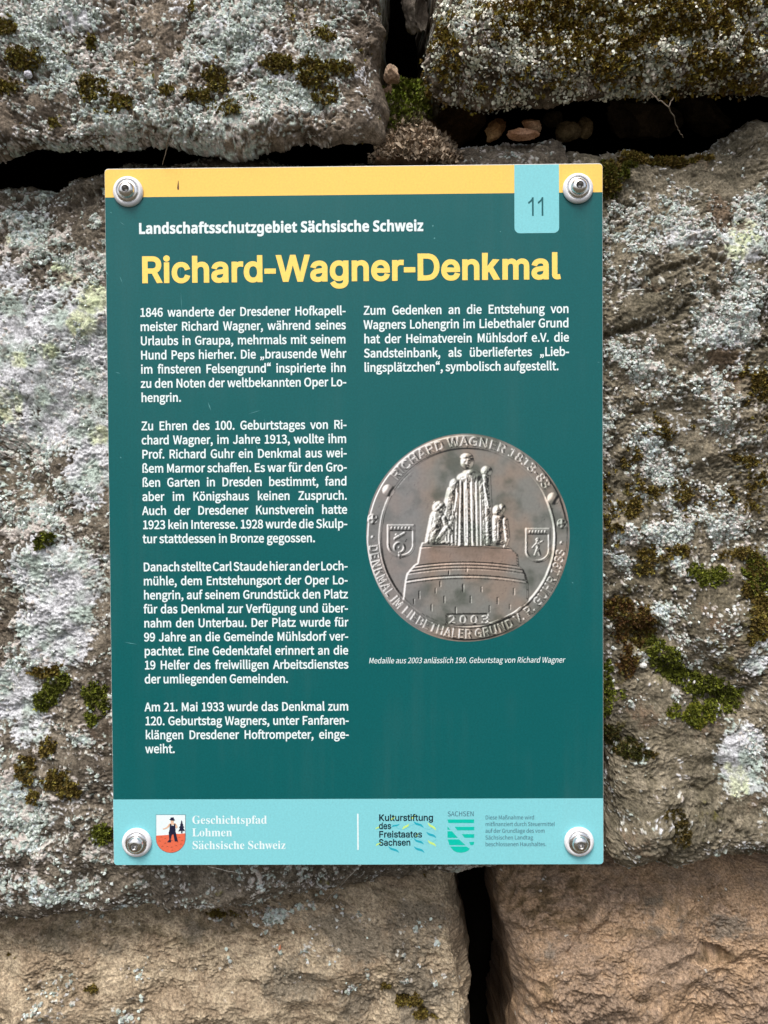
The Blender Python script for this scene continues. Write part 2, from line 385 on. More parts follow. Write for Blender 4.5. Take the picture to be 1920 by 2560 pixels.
def bits(stone, name, prob, n, size, cols, shape='leaf', rise=0.0, per=7, spread=1.1, seed=0, label=None, kind='stuff', mat=None, flat=0.0):
    """many tiny leaves or lobes growing on the face of a stone, one mesh"""
    rs = np.random.RandomState(seed + 100)
    p = (prob * (stone.back < 0.03)).ravel(); p = np.clip(p, 0, None)
    if p.sum() <= 0: return None
    ii = rs.choice(p.size, n, p=p / p.sum())
    P = stone.V.reshape(-1, 3)[ii]; N = stone.N.reshape(-1, 3)[ii]
    hgt = rs.rand(n)
    P = P + N * (rise * hgt)[:, None]
    P = np.repeat(P, per, 0); N = np.repeat(N, per, 0); k = n * per
    tid = np.repeat(rs.rand(n), per)
    r = rs.randn(k, 3); r /= np.linalg.norm(r, axis=1)[:, None]
    d = N * (1 - flat) + r * spread; d /= np.linalg.norm(d, axis=1)[:, None]
    dn = (d * N).sum(1); d = np.where((dn < 0.05)[:, None], d - N * (dn - 0.1)[:, None], d)
    w = np.cross(d, rs.randn(k, 3)); w /= np.linalg.norm(w, axis=1)[:, None]
    up = np.cross(w, d)
    ln = size * (0.55 + 0.9 * rs.rand(k)) * np.repeat(0.7 + 0.6 * rs.rand(n), per)
    if shape == 'leaf':
        wd = ln * 0.30
        a = P; b = P + d * (ln * .5)[:, None] + w * wd[:, None] + up * (ln * .1)[:, None]
        c_ = P + d * (ln * .5)[:, None] - w * wd[:, None] + up * (ln * .1)[:, None]; e = P + d * ln[:, None] - up * (ln * .12)[:, None]
        V = np.stack([a, b, e, c_], 1).reshape(-1, 3); nv = 4
        F = (np.arange(k)[:, None, None] * nv + np.array([[0, 1, 2], [0, 2, 3]])[None]).reshape(-1, 3)
    else:                                           # a crinkled lobe, seven-sided
        nn = 7; th = np.linspace(0, 2 * np.pi, nn, endpoint=False)
        rr = ln[:, None] * (0.35 + 0.35 * rs.rand(k, nn)) * 0.8
        ring = P[:, None] + w[:, None] * (np.cos(th) * rr)[..., None] + up[:, None] * (np.sin(th) * rr)[..., None] + d[:, None] * (ln[:, None] * (0.05 + 0.3 * rs.rand(k, nn)))[..., None]
        cen = (P + d * (ln * .34)[:, None])[:, None]
        V = np.concatenate([cen, ring], 1).reshape(-1, 3); nv = nn + 1
        tri = np.array([[0, 1 + i, 1 + (i + 1) % nn] for i in range(nn)])
        F = (np.arange(k)[:, None, None] * nv + tri[None]).reshape(-1, 3)
    cols = np.array(cols); q = np.clip(tid * 0.7 + 0.3 * rs.rand(k), 0, 0.999) * (len(cols) - 1)
    i0 = q.astype(int); fr = (q - i0)[:, None]
    cc = cols[i0] * (1 - fr) + cols[np.minimum(i0 + 1, len(cols) - 1)] * fr
    cc = cc * (0.75 + 0.5 * rs.rand(k, 1))
    me = raw_mesh(name, V - stone.org, F, False, {'Col': np.clip(np.repeat(cc, nv, 0), 0.003, 0.9)})
    o = link(name, me, mat or MOSS, stone.ob)
    if label: o['label'] = label
    if kind: o['kind'] = kind
    return o
LICH = attr_mat('lichen_lobe', 0.9, 0.1)
OLIVE = [lin(58, 46, 24), lin(90, 74, 34), lin(116, 100, 44), lin(138, 130, 60)]
GREEN = [lin(46, 46, 18), lin(74, 78, 24), lin(104, 112, 34), lin(140, 144, 54)]
BROWNM = [lin(54, 38, 22), lin(84, 58, 32), lin(98, 78, 36), lin(112, 104, 44)]
LOBES = [lin(112, 118, 108), lin(160, 170, 160), lin(192, 204, 196), lin(210, 218, 218), lin(202, 192, 188)]
def near(S, spots, soft=1.0):
    b = blobs(S.px, S.py, [(x, y, rx * 1.15, ry * 1.15, 1.0) for x, y, rx, ry in spots])
    k = np.minimum(b, .85) + 1.9 * fbm2(S.px, S.py, 26.0, 4, 5 + int(spots[0][0]), 0.8) - 0.52
    return sstep(0.0, 0.35, k) * (b > 0) * (0.25 + 0.75 * sstep(-0.2, 0.3, fbm2(S.px, S.py, 12.0, 2, 6))) + 0.035 * (b > 0)
GRP = 'stones of the dry stone wall'

# --- upper left block
A_MO = [(25, 85, 30, 28, .8), (75, 160, 48, 30, .8), (232, 112, 18, 16, .8), (240, 225, 48, 36, .75), (300, 265, 40, 25, .6), (540, 205, 30, 36, .85), (500, 245, 36, 20, .8), (425, 235, 22, 20, .7),
        (700, 168, 50, 22, .85), (775, 180, 50, 40, .85), (850, 165, 40, 22, .75), (815, 230, 45, 30, .6), (810, 85, 32, 24, .8), (140, 300, 20, 16, .6), (30, 225, 40, 20, .7), (580, 285, 40, 22, .5), (625, 250, 18, 14, .6)]
SA = make_stone('stone_block', [(-1500, -900), (300, -920), (962, -900)], [(958, -900), (966, 0), (957, 130), (970, 250), (960, 335)],
    [(-1500, 348), (0, 357), (174, 360), (278, 356), (347, 340), (434, 333), (492, 342), (637, 347), (760, 340), (868, 339), (962, 335)], [(-1500, -900), (-1500, 348)],
    Y=-0.003, roll=[(0.02, 0.02), (0.016, 0.020), (0.010, 0.012), (0, 0)], seed=2, taper=0.75, rough=(9, 3.2, 0.72),
    macro=[(300, 60, 380, 160, 0.006), (860, 120, 90, 300, -0.005), (480, 110, 60, 30, -0.004)],
    paint=painter(lin(102, 92, 82), lin(134, 122, 108), lin(92, 78, 66), Lb=0.50, bare=[(945, 200, 75, 260, 0.75), (800, 315, 190, 40, .55), (640, 365, 420, 16, .5), (100, 375, 200, 14, .4)],
                  L=[(830, 130, 40, 26, .5), (700, 235, 70, 30, .4)], Mo=A_MO, pal=(.5, .22, .30), Wc=[(560, 80, 60, 40, .5), (120, 60, 120, 60, .5), (690, 230, 70, 35, .5), (620, 140, 200, 70, .3)], flake=0.0030, lift=0.8))
tag(SA.ob, 'pale grey block covered in lichen with brown moss tufts, above the yellow band', 'stone', GRP)
bits(SA, 'moss', sstep(.30, .75, SA.m['M'] + .5 * fbm2(SA.px, SA.py, 12., 3, 44, .7)), 2500, 0.0016, OLIVE + [lin(150, 144, 70)], rise=0.0007, per=5, seed=1)
bits(SA, 'lichen', SA.m['lichen'] * (0.4 + SA.m['crust']) * (0.3 + 0.7 * sstep(-.1, .4, fbm2(SA.px, SA.py, 90., 3, 3))), 14000, 0.0015, LOBES, 'lobe', per=1, spread=0.55, seed=2, mat=LICH)

# --- upper right block
SB = make_stone('stone_block', [(1092, -900), (1500, -920), (3400, -900)], [(3400, -900), (3400, 185)],
    [(1102, 170), (1134, 198), (1220, 222), (1336, 232), (1440, 232), (1539, 227), (1625, 204), (1741, 208), (1920, 198), (3400, 185)], [(1092, -900), (1088, 60), (1086, 110), (1102, 170)],
    Y=-0.009, roll=[(0.02, 0.02), (0, 0), (0.020, 0.024), (0.020, 0.028)], seed=14, taper=0.85, rough=(10, 3.8, 0.85),
    macro=[(1500, 60, 380, 160, 0.008), (1390, 85, 90, 40, -0.008), (1230, 90, 60, 60, 0.004)],
    paint=painter(lin(88, 78, 66), lin(118, 106, 92), lin(80, 72, 60), Lb=0.20, L=[(1200, 60, 110, 70, .22), (1330, 160, 160, 60, .25), (1560, 180, 200, 60, .2), (1820, 90, 120, 90, .25)], bare=[(1400, 250, 500, 26, .6)],
                  Mo=[(1560, 40, 420, 110, .75), (1380, 90, 120, 60, .8), (1480, 130, 220, 70, .7), (1800, 150, 160, 80, .55), (1120, 120, 40, 120, .55), (1350, 200, 230, 40, .4), (1700, 200, 200, 40, .45)], flake=0.0026, lift=1.0, pal=(.5, .3, .3),
                  c3b=[(1500, 262, 500, 40, .4)]))
tag(SB.ob, 'block thick with olive brown moss and white specks, above the dark hollow', 'stone', GRP)
sbv = (SB.py > -60) * (SB.px < 1960)
b_n = fbm2(SB.px, SB.py, 26.0, 4, 19, .7)
bits(SB, 'moss', (SB.m['moss'] + 0.3 * np.clip(SB.m['M'], 0, 1)) * (SB.py < 222) * sbv * (0.08 + sstep(-.25, .25, b_n)), 7000, 0.0018, [lin(66, 50, 24), lin(104, 82, 36), lin(136, 118, 48), lin(156, 148, 66)], rise=0.0014, per=6, seed=3)
bits(SB, 'lichen', (0.25 + sstep(-.2, .4, fbm2(SB.px, SB.py, 70., 4, 13))) * (0.15 + sstep(-.1, .3, -b_n)) * (SB.py < 240 + 10 * np.sin(SB.px / 60)) * sbv, 9500, 0.0017, [lin(120, 124, 108), lin(176, 182, 166), lin(214, 216, 202), lin(230, 226, 214), lin(206, 186, 172)], 'lobe', rise=0.0018, per=1, spread=0.8, seed=4, mat=LICH)

# --- the broad block on the left, running behind the sign
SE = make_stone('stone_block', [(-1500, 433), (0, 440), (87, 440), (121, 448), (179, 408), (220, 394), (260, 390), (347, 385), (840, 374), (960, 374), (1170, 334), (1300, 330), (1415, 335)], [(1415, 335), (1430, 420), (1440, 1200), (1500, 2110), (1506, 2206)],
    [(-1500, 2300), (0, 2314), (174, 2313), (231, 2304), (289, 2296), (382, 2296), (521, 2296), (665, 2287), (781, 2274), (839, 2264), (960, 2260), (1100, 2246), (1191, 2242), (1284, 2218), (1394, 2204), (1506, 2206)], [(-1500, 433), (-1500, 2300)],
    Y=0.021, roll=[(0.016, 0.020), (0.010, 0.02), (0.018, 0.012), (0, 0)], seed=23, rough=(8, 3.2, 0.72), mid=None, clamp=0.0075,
    macro=[(120, 1450, 160, 200, 0.003), (40, 1150, 60, 120, -0.005), (300, 440, 90, 40, 0.004), (120, 490, 120, 22, -0.003), (180, 1830, 60, 80, 0.002)],
    cracks=[([(163, 520), (215, 500), (262, 476)], 9, 4.5), ([(140, 1596), (165, 1586), (184, 1592)], 6, 4.0), ([(0, 520), (80, 500), (150, 520)], 12, 1.6), ([(100, 1190), (85, 1240), (110, 1280)], 12, 2.0), ([(110, 1770), (150, 1720), (170, 1690)], 10, 2.0)],
    paint=painter(lin(96, 88, 78), lin(128, 119, 106), lin(94, 80, 68), Lb=0.08,
        L=[(60, 1290, 120, 60, .5), (60, 1130, 80, 60, .35), (40, 2040, 90, 110, .6), (20, 1950, 60, 60, .5), (110, 2230, 160, 50, .5), (340, 2225, 30, 22, .6), (450, 2228, 40, 18, .6), (650, 2240, 22, 18, .7), (520, 2240, 24, 12, .5), (230, 2225, 30, 24, .5), (240, 555, 18, 25, .7), (170, 660, 60, 30, .5), (250, 660, 25, 30, .5), (60, 620, 60, 50, .35), (200, 1850, 50, 20, .5), (215, 1980, 20, 16, .5), (175, 2050, 10, 22, .7), (90, 2100, 40, 60, .4), (60, 1650, 60, 50, .5)],
        Wc=[(120, 900, 240, 170, .75), (170, 760, 130, 50, .5), (30, 740, 60, 90, .5), (150, 1070, 160, 70, .6), (220, 1180, 60, 100, .65), (150, 1440, 130, 110, .75), (140, 1580, 110, 90, .8), (30, 1740, 70, 70, .8), (70, 1820, 60, 50, .5), (20, 880, 60, 200, .6), (80, 560, 60, 40, .2)],
        Yg=[(240, 750, 45, 55, 1.0), (215, 815, 50, 40, .9), (10, 600, 20, 20, .7), (155, 670, 40, 22, .7), (15, 1010, 40, 60, .8), (50, 900, 45, 25, .8), (120, 880, 40, 26, .7), (240, 1085, 36, 30, .9), (10, 1510, 24, 22, 1.0), (175, 700, 40, 26, .7), (200, 1000, 24, 20, .5), (100, 1000, 30, 24, .5), (235, 1370, 16, 22, .5)],
        Mo=[(115, 1345, 20, 24, .9), (105, 1680, 34, 14, .6), (155, 1700, 22, 20, .8), (128, 1728, 22, 26, .8), (100, 1755, 18, 18, .8), (240, 1740, 34, 36, .8), (235, 1790, 18, 20, .6), (65, 1925, 24, 30, .7), (160, 1955, 40, 28, .8), (120, 1870, 20, 20, .7), (258, 2080, 20, 20, .8), (150, 1990, 60, 30, .3), (40, 1680, 30, 12, .4), (560, 2245, 40, 10, .5), (790, 2235, 40, 10, .5), (1560, 410, 30, 30, .4)],
        dark=[(60, 1120, 70, 60, .8), (100, 1215, 50, 40, .8), (220, 1245, 40, 26, .7), (20, 1200, 50, 40, .6), (160, 1010, 30, 18, .5), (80, 650, 60, 60, .3), (240, 480, 30, 16, .5), (100, 860, 50, 20, .5), (150, 1900, 60, 60, .3), (90, 1600, 40, 20, .6), (700, 2200, 800, 30, .35)], flake=0.0034, lift=0.7, pal=(.5, .25, .3), scat=.5), tilt=lambda px, py: (0.002 + 0.022 * np.clip((px - 620) / 450, 0, 1)) * np.clip((py - 2110) / 70, 0, 1))  # the long dark strip below the sign is its shadow, painted in
tag(SE.ob, 'broad block with lavender grey and yellow green lichen, left of and behind the sign', 'stone', GRP)
bits(SE, 'lichen', SE.m['lichen'] * sstep(-.1, .3, fbm2(SE.px, SE.py, 60., 3, 21)) * (SE.px < 1000) * (SE.px > -40) * ((SE.px < 292) | (SE.py > 2155)), 5000, 0.0016, LOBES, 'lobe', per=1, spread=0.5, seed=6, mat=LICH)
for spots, n, lab in [
    ([(115, 1348, 17, 20)], 130, 'small bright green cushion in a pit of lichen'),
    ([(155, 1702, 18, 20), (128, 1730, 20, 24), (102, 1757, 18, 18)], 420, 'slanting green and rust moss along a ledge'),
    ([(100, 1678, 26, 10), (140, 1676, 18, 10)], 200, 'dark moss under pale lichen'),
    ([(240, 1738, 26, 28), (258, 1765, 12, 20), (235, 1790, 14, 18)], 380, 'green moss close to the left edge of the sign'),
    ([(65, 1925, 20, 34)], 170, 'olive moss streak'),
    ([(150, 1945, 34, 22), (178, 1968, 24, 20)], 420, 'wide moss cushion, dark on top and green below'),
    ([(118, 1872, 16, 22)], 110, 'dark olive moss tuft'), ([(260, 2080, 24, 18)], 240, 'green moss tuft touching the sign beside the lower bolt'),
    ([(85, 1992, 14, 12)], 60, 'tiny dark moss tuft')]:
    bits(SE, 'moss_cushion', near(SE, spots), int(n * .8), 0.0018, GREEN if 'olive' not in lab and 'dark' not in lab else OLIVE, rise=0.0010, per=7, seed=int(spots[0][1]), label=lab, kind=None)

# --- the tall block on the right
D_MOS = [(1560, 1240, 90, 90, .42), (1700, 1260, 140, 60, .40), (1890, 980, 50, 140, .5), (1600, 1560, 90, 120, .5), (1860, 1520, 70, 140, .45), (1780, 1700, 150, 80, .45), (1540, 1820, 60, 130, .45), (1720, 2040, 120, 80, .38), (1640, 1060, 120, 60, .36), (1880, 1200, 70, 100, .42), (1650, 1430, 160, 60, .4), (1775, 1440, 46, 22, .8), (1895, 1430, 32, 40, .8), (1905, 1530, 30, 50, .75), (1545, 1530, 40, 30, .7), (1590, 1570, 40, 40, .75), (1620, 1610, 34, 34, .75), (1665, 1650, 34, 36, .9), (1690, 1690, 36, 26, .8), (1770, 1720, 44, 34, .9), (1820, 1750, 40, 24, .9), (1740, 1788, 34, 26, .9), (1680, 1770, 20, 16, .6), (1550, 1690, 30, 30, .5), (1525, 1840, 30, 26, .8), (1570, 1868, 40, 18, .8), (1630, 1850, 40, 16, .4), (1515, 1720, 16, 60, .7), (1545, 1740, 20, 14, .6), (1615, 1405, 28, 40, .6),
       (1570, 1260, 50, 50, .5), (1620, 1240, 50, 30, .5), (1700, 1240, 60, 30, .4), (1640, 1290, 30, 20, .4), (1530, 1300, 30, 40, .6), (1760, 1270, 30, 20, .5), (1530, 1350, 20, 40, .5), (1700, 1380, 30, 16, .6), (1850, 1390, 60, 20, .5), (1895, 950, 30, 40, .7), (1900, 1030, 30, 60, .5), (1580, 1140, 40, 30, .5), (1650, 1050, 60, 20, .4), (1850, 1150, 50, 40, .45), (1740, 1050, 40, 24, .4), (1785, 1610, 30, 14, .5), (1730, 1665, 16, 10, .5), (1690, 2050, 26, 40, .5), (1670, 2020, 30, 14, .5), (1525, 460, 25, 40, .7), (1530, 420, 30, 24, .8), (1600, 390, 50, 14, .8), (1690, 385, 60, 14, .8), (1760, 385, 40, 12, .5), (1900, 1250, 30, 40, .4), (1720, 1610, 20, 10, .4), (1780, 2010, 40, 40, .25)]
SD = make_stone('stone_block', [(1424, 346), (1510, 376), (1560, 360), (1597, 354), (1700, 353), (1770, 350), (1828, 316), (1920, 270), (3400, 264)], [(3400, 264), (3400, 2136)],
    [(1512, 2106), (1530, 2146), (1562, 2173), (1600, 2166), (1654, 2158), (1689, 2176), (1828, 2170), (1920, 2149), (3400, 2136)], [(1424, 346), (1448, 1200), (1480, 1700), (1512, 2106)],
    Y=0.015, roll=[(0.018, 0.022), (0, 0), (0.014, 0.016), (0.010, 0.02)], seed=37, rough=(9, 4.0, 0.85), clamp=0.0075,
    macro=[(1700, 700, 200, 200, 0.003), (1640, 730, 60, 30, -0.003), (1600, 1590, 60, 40, -0.006), (1700, 1680, 70, 34, -0.006), (1800, 1755, 70, 24, -0.005), (1800, 1560, 130, 90, 0.006), (1600, 1950, 80, 120, 0.006), (1780, 1960, 80, 100, -0.002), (1560, 1860, 60, 22, -0.004), (1780, 2090, 90, 50, 0.004), (1620, 2080, 70, 50, 0.006)],
    cracks=[([(1560, 730), (1611, 707), (1651, 684), (1725, 662), (1749, 650), (1800, 664)], 7, 5.0), ([(1500, 850), (1574, 826), (1623, 812), (1684, 798), (1704, 770)], 7, 5.0), ([(1683, 2050), (1669, 2104), (1660, 2145)], 8, 5.0), ([(1822, 2011), (1816, 2052), (1851, 2081)], 6, 3.5),
            ([(1600, 1590), (1650, 1660), (1720, 1720), (1850, 1770), (1900, 1710)], 16, 3.0), ([(1735, 1970), (1765, 1985), (1800, 1960)], 6, 3.5), ([(1500, 1490), (1560, 1520), (1600, 1590)], 14, 2.0), ([(1860, 1090), (1900, 1200)], 14, 1.6), ([(1690, 1620), (1640, 1560), (1690, 1520)], 12, 1.4)],
    paint=painter(lin(100, 94, 80), lin(134, 125, 108), lin(110, 93, 77), Lb=0.02,
        L=[(1560, 560, 80, 60, .42), (1700, 520, 60, 80, .42), (1640, 600, 120, 60, .5), (1800, 600, 90, 80, .5), (1880, 520, 50, 60, .4), (1500, 640, 40, 90, .45), (1540, 730, 70, 60, .4), (1720, 720, 120, 40, .45), (1840, 730, 70, 80, .5), (1790, 820, 90, 60, .65), (1860, 830, 40, 50, .6), (1560, 880, 90, 60, .45), (1500, 960, 40, 120, .4), (1740, 880, 60, 40, .6), (1620, 950, 110, 60, .42), (1760, 960, 50, 50, .6), (1700, 985, 20, 30, .5), (1620, 1100, 50, 50, .6), (1500, 1100, 30, 100, .5), (1800, 1060, 50, 50, .5), (1850, 1110, 40, 40, .5), (1680, 1180, 60, 50, .4),
           (1570, 1340, 44, 34, .75), (1670, 1330, 70, 36, .75), (1720, 1260, 60, 60, .5), (1830, 1310, 70, 40, .65), (1840, 1240, 50, 60, .45), (1600, 1230, 30, 20, .5), (1560, 1400, 36, 18, .6), (1630, 1380, 30, 12, .5), (1700, 1415, 24, 26, .45), (1640, 1530, 20, 26, .5), (1700, 1520, 40, 14, .35), (1580, 1440, 16, 14, .6), (1870, 1880, 60, 60, .6), (1860, 1980, 60, 50, .65), (1580, 1755, 14, 16, .6), (1700, 1840, 30, 20, .4), (1900, 2010, 40, 40, .5)],
        Wc=[(1800, 840, 80, 40, .45), (1860, 1900, 70, 100, .6), (1660, 1330, 60, 26, .5), (1560, 1330, 30, 24, .5), (1900, 1640, 40, 60, .5), (1700, 600, 80, 50, .3), (1850, 620, 60, 60, .5)],
        Yg=[(1855, 590, 45, 50, .9), (1815, 640, 46, 24, .9), (1900, 640, 24, 20, .6), (1850, 1960, 34, 60, .8), (1830, 1920, 22, 24, .8), (1860, 2010, 40, 18, .6)], Mo=D_MOS,
        dark=[(1700, 1500, 260, 200, .5), (1700, 1950, 220, 160, .4), (1560, 720, 90, 200, .35), (1895, 820, 50, 200, .8), (1480, 790, 30, 60, .5), (1600, 800, 80, 26, .3), (1590, 1580, 70, 60, .7), (1700, 1690, 120, 50, .6), (1540, 1860, 60, 30, .7), (1860, 1680, 50, 26, .6), (1500, 1260, 40, 100, .4), (1700, 1560, 90, 30, .4), (1800, 1640, 90, 22, .3), (1640, 2030, 50, 24, .5), (1780, 2030, 80, 60, .3)],
        bare=[(1800, 560, 30, 40, .5), (1870, 960, 40, 30, .3), (1700, 1950, 200, 180, .5), (1850, 420, 200, 60, .6), (1620, 430, 120, 40, .4), (1640, 760, 60, 24, .4), (1800, 890, 60, 20, .4)], c3b=[(1790, 530, 40, 60, .8), (1640, 720, 60, 20, .6), (1810, 890, 50, 20, .8), (1650, 860, 30, 14, .5)], flake=0.0022, lift=0.75, pal=(.5, .3, .34), scat=.55))
tag(SD.ob, 'tall weathered block with white lichen flakes and green moss bands, right of the sign', 'stone', GRP)
vis = (SD.px > 1490) * (SD.px < 1960) * (SD.py > 300)
bits(SD, 'lichen', SD.m['lichen'] * vis * (0.25 + sstep(-.1, .3, fbm2(SD.px, SD.py, 50., 3, 31))), 9000, 0.0014, LOBES + [lin(222, 226, 226)], 'lobe', per=1, spread=0.55, seed=8, mat=LICH)
bits(SD, 'moss', (SD.m['moss'] + .3 * np.clip(SD.m['M'] - .25, 0, 1)) * vis * ((SD.py < 1400) | (SD.px > 1860)), 2600, 0.0017, OLIVE, rise=0.0010, per=6, seed=9)
for spots, n, pal, lab in [
    ([(1665, 1645, 30, 32), (1690, 1685, 30, 22), (1640, 1615, 20, 20)], 700, GREEN, 'green moss below a small white pebble'),
    ([(1770, 1722, 46, 28), (1822, 1752, 36, 22), (1730, 1700, 24, 18), (1800, 1770, 30, 14)], 900, GREEN, 'bright green moss along a joint in the stone'),
    ([(1742, 1790, 32, 26), (1680, 1775, 14, 12)], 420, [GREEN[1], GREEN[2], lin(128, 122, 40)], 'yellowish moss tuft, lowest of the band'),
    ([(1590, 1565, 44, 44), (1550, 1525, 34, 26), (1575, 1660, 22, 30)], 900, BROWNM, 'rusty brown moss near the sign edge'),
    ([(1615, 1595, 26, 20), (1550, 1515, 30, 18)], 300, OLIVE, 'olive moss over the brown patch'),
    ([(1775, 1440, 42, 20), (1740, 1430, 20, 16)], 360, GREEN, 'dark green cushion on a ridge'),
    ([(1893, 1430, 26, 34), (1905, 1460, 26, 24)], 420, GREEN, 'green moss near the right border'),
    ([(1908, 1530, 22, 50), (1900, 1580, 20, 20)], 380, OLIVE + [GREEN[2]], 'olive moss hanging near the right border'),
    ([(1522, 1835, 22, 24), (1570, 1868, 34, 16), (1600, 1880, 26, 10)], 420, [OLIVE[1], GREEN[0], GREEN[1]], 'dark green moss line'),
    ([(1516, 1720, 12, 60), (1545, 1738, 18, 12), (1518, 1670, 12, 20)], 300, GREEN, 'green moss along the right edge of the sign'),
    ([(1530, 430, 34, 26), (1530, 462, 22, 24), (1560, 412, 26, 12)], 420, [OLIVE[2], GREEN[1], GREEN[2]], 'yellow green moss at the upper right corner of the sign'),
    ([(1600, 392, 44, 10), (1690, 388, 60, 10), (1450, 385, 30, 14)], 420, [BROWNM[1], OLIVE[2], GREEN[1]], 'thin moss along the top ledge'),
    ([(1690, 2060, 18, 34), (1670, 2025, 20, 10)], 160, [OLIVE[1], GREEN[0]], 'dark moss in a crack'),
    ([(1700, 1382, 28, 10), (1618, 1400, 22, 34)], 220, OLIVE, 'olive moss tuft under white lichen')]:
    bits(SD, 'moss_cushion', near(SD, spots) * vis, int(n * .8), 0.0017, pal, rise=0.0009, per=7, seed=int(spots[0][1]), label=lab, kind=None)

# --- lower left block
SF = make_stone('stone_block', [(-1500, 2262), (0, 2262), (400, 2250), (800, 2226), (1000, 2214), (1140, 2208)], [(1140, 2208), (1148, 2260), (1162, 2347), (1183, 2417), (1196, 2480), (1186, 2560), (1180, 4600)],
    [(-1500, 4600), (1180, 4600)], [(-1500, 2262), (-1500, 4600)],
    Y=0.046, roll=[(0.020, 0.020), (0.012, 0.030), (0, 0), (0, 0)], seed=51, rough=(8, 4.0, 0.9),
    macro=[(250, 2540, 300, 90, 0.006), (900, 2400, 200, 120, 0.004), (760, 2420, 60, 80, -0.002), (100, 2540, 60, 60, 0.003)],
    tilt=lambda px, py: 0.012 * np.clip((2450 - py) / 210, 0, 1) ** 1.5,
    cracks=[([(98, 2435), (100, 2480), (87, 2521), (110, 2535), (139, 2544)], 6, 4.0), ([(955, 2470), (990, 2500), (1029, 2521), (1087, 2558)], 9, 5.0), ([(900, 2400), (930, 2440)], 8, 1.5)],
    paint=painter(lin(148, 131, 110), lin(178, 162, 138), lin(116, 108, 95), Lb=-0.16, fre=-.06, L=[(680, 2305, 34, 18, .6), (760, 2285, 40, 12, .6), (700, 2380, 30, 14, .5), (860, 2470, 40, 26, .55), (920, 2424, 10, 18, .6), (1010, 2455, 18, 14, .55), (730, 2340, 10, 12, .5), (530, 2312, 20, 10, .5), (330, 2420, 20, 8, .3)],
        Yg=[(1075, 2350, 40, 22, .3)], Mo=[(1020, 2510, 40, 30, .55), (1080, 2550, 50, 14, .6), (960, 2475, 20, 14, .5), (240, 2450, 60, 30, .3), (560, 2300, 60, 10, .5), (20, 2390, 30, 30, .35)],
        dark=[(300, 2330, 500, 50, .55), (200, 2460, 90, 30, .4), (950, 2420, 20, 12, .4), (900, 2260, 300, 30, .4)], c3b=[(840, 2440, 180, 160, .6), (1060, 2420, 120, 200, .5), (420, 2360, 400, 40, .3)], grain=.42, flake=0.0026))  # dark blobs along the top paint the overhang's shade into the colour
tag(SF.ob, 'sandy buff block with few lichen spots, below the left part of the sign', 'stone', GRP)
bits(SF, 'lichen', SF.m['lichen'] * (SF.py < 2600) * (SF.px > -40), 700, 0.0018, LOBES, 'lobe', per=1, spread=0.5, seed=12, mat=LICH)
bits(SF, 'moss', (SF.m['moss']) * (SF.py < 2600) * (SF.px > -40), 700, 0.0015, OLIVE, rise=0.0008, per=6, seed=13)

# --- lower right block
SG = make_stone('stone_block', [(1236, 2150), (1400, 2130), (1700, 2120), (3400, 2090)], [(3400, 2090), (3400, 4600)],
    [(1330, 4600), (3400, 4600)], [(1236, 2150), (1256, 2250), (1267, 2300), (1284, 2405), (1296, 2470), (1313, 2560), (1330, 4600)],
    Y=0.044, roll=[(0.020, 0.02), (0, 0), (0, 0), (0.014, 0.034)], seed=66, rough=(11, 5.0, 0.85),
    macro=[(1600, 2500, 300, 120, 0.006), (1340, 2300, 70, 70, 0.004), (1650, 2240, 120, 60, 0.004), (1480, 2330, 60, 40, -0.003), (1800, 2392, 50, 16, -0.004), (1400, 2440, 90, 60, 0.004)],
    tilt=lambda px, py: 0.020 * np.clip((2390 - py) / 250, 0, 1) ** 1.5,
    cracks=[([(1755, 2368), (1790, 2392), (1820, 2402), (1862, 2420)], 9, 6.0), ([(1446, 2300), (1452, 2340), (1417, 2376)], 6, 3.2), ([(1530, 2215), (1481, 2278), (1452, 2324)], 10, 4.5), ([(1770, 2440), (1800, 2480), (1840, 2510)], 8, 2.0), ([(1570, 2480), (1590, 2490)], 6, 2.0), ([(1330, 2500), (1380, 2530)], 8, 1.6), ([(1840, 2290), (1900, 2310)], 8, 1.6)],
    paint=painter(lin(162, 136, 110), lin(144, 124, 106), lin(112, 104, 94), Lb=-0.6, fre=-.05, dark=[(1370, 2250, 140, 90, .8), (1600, 2250, 300, 60, .4), (1600, 2335, 80, 14, .5), (1365, 2460, 20, 30, .6), (1590, 2480, 26, 14, .6), (1800, 2400, 60, 16, .6), (1760, 2290, 40, 20, .4)],  # wide dark blobs near the top put the overhang shadow into the colour
        c3b=[(1340, 2370, 60, 40, .7), (1650, 2290, 90, 60, .4), (1800, 2330, 60, 40, .4), (1770, 2480, 60, 80, .4)], c3amt=-.1, grain=.44, flake=0.003))
tag(SG.ob, 'orange brown block with recessed shaded top, below the lower right sign corner', 'stone', GRP)

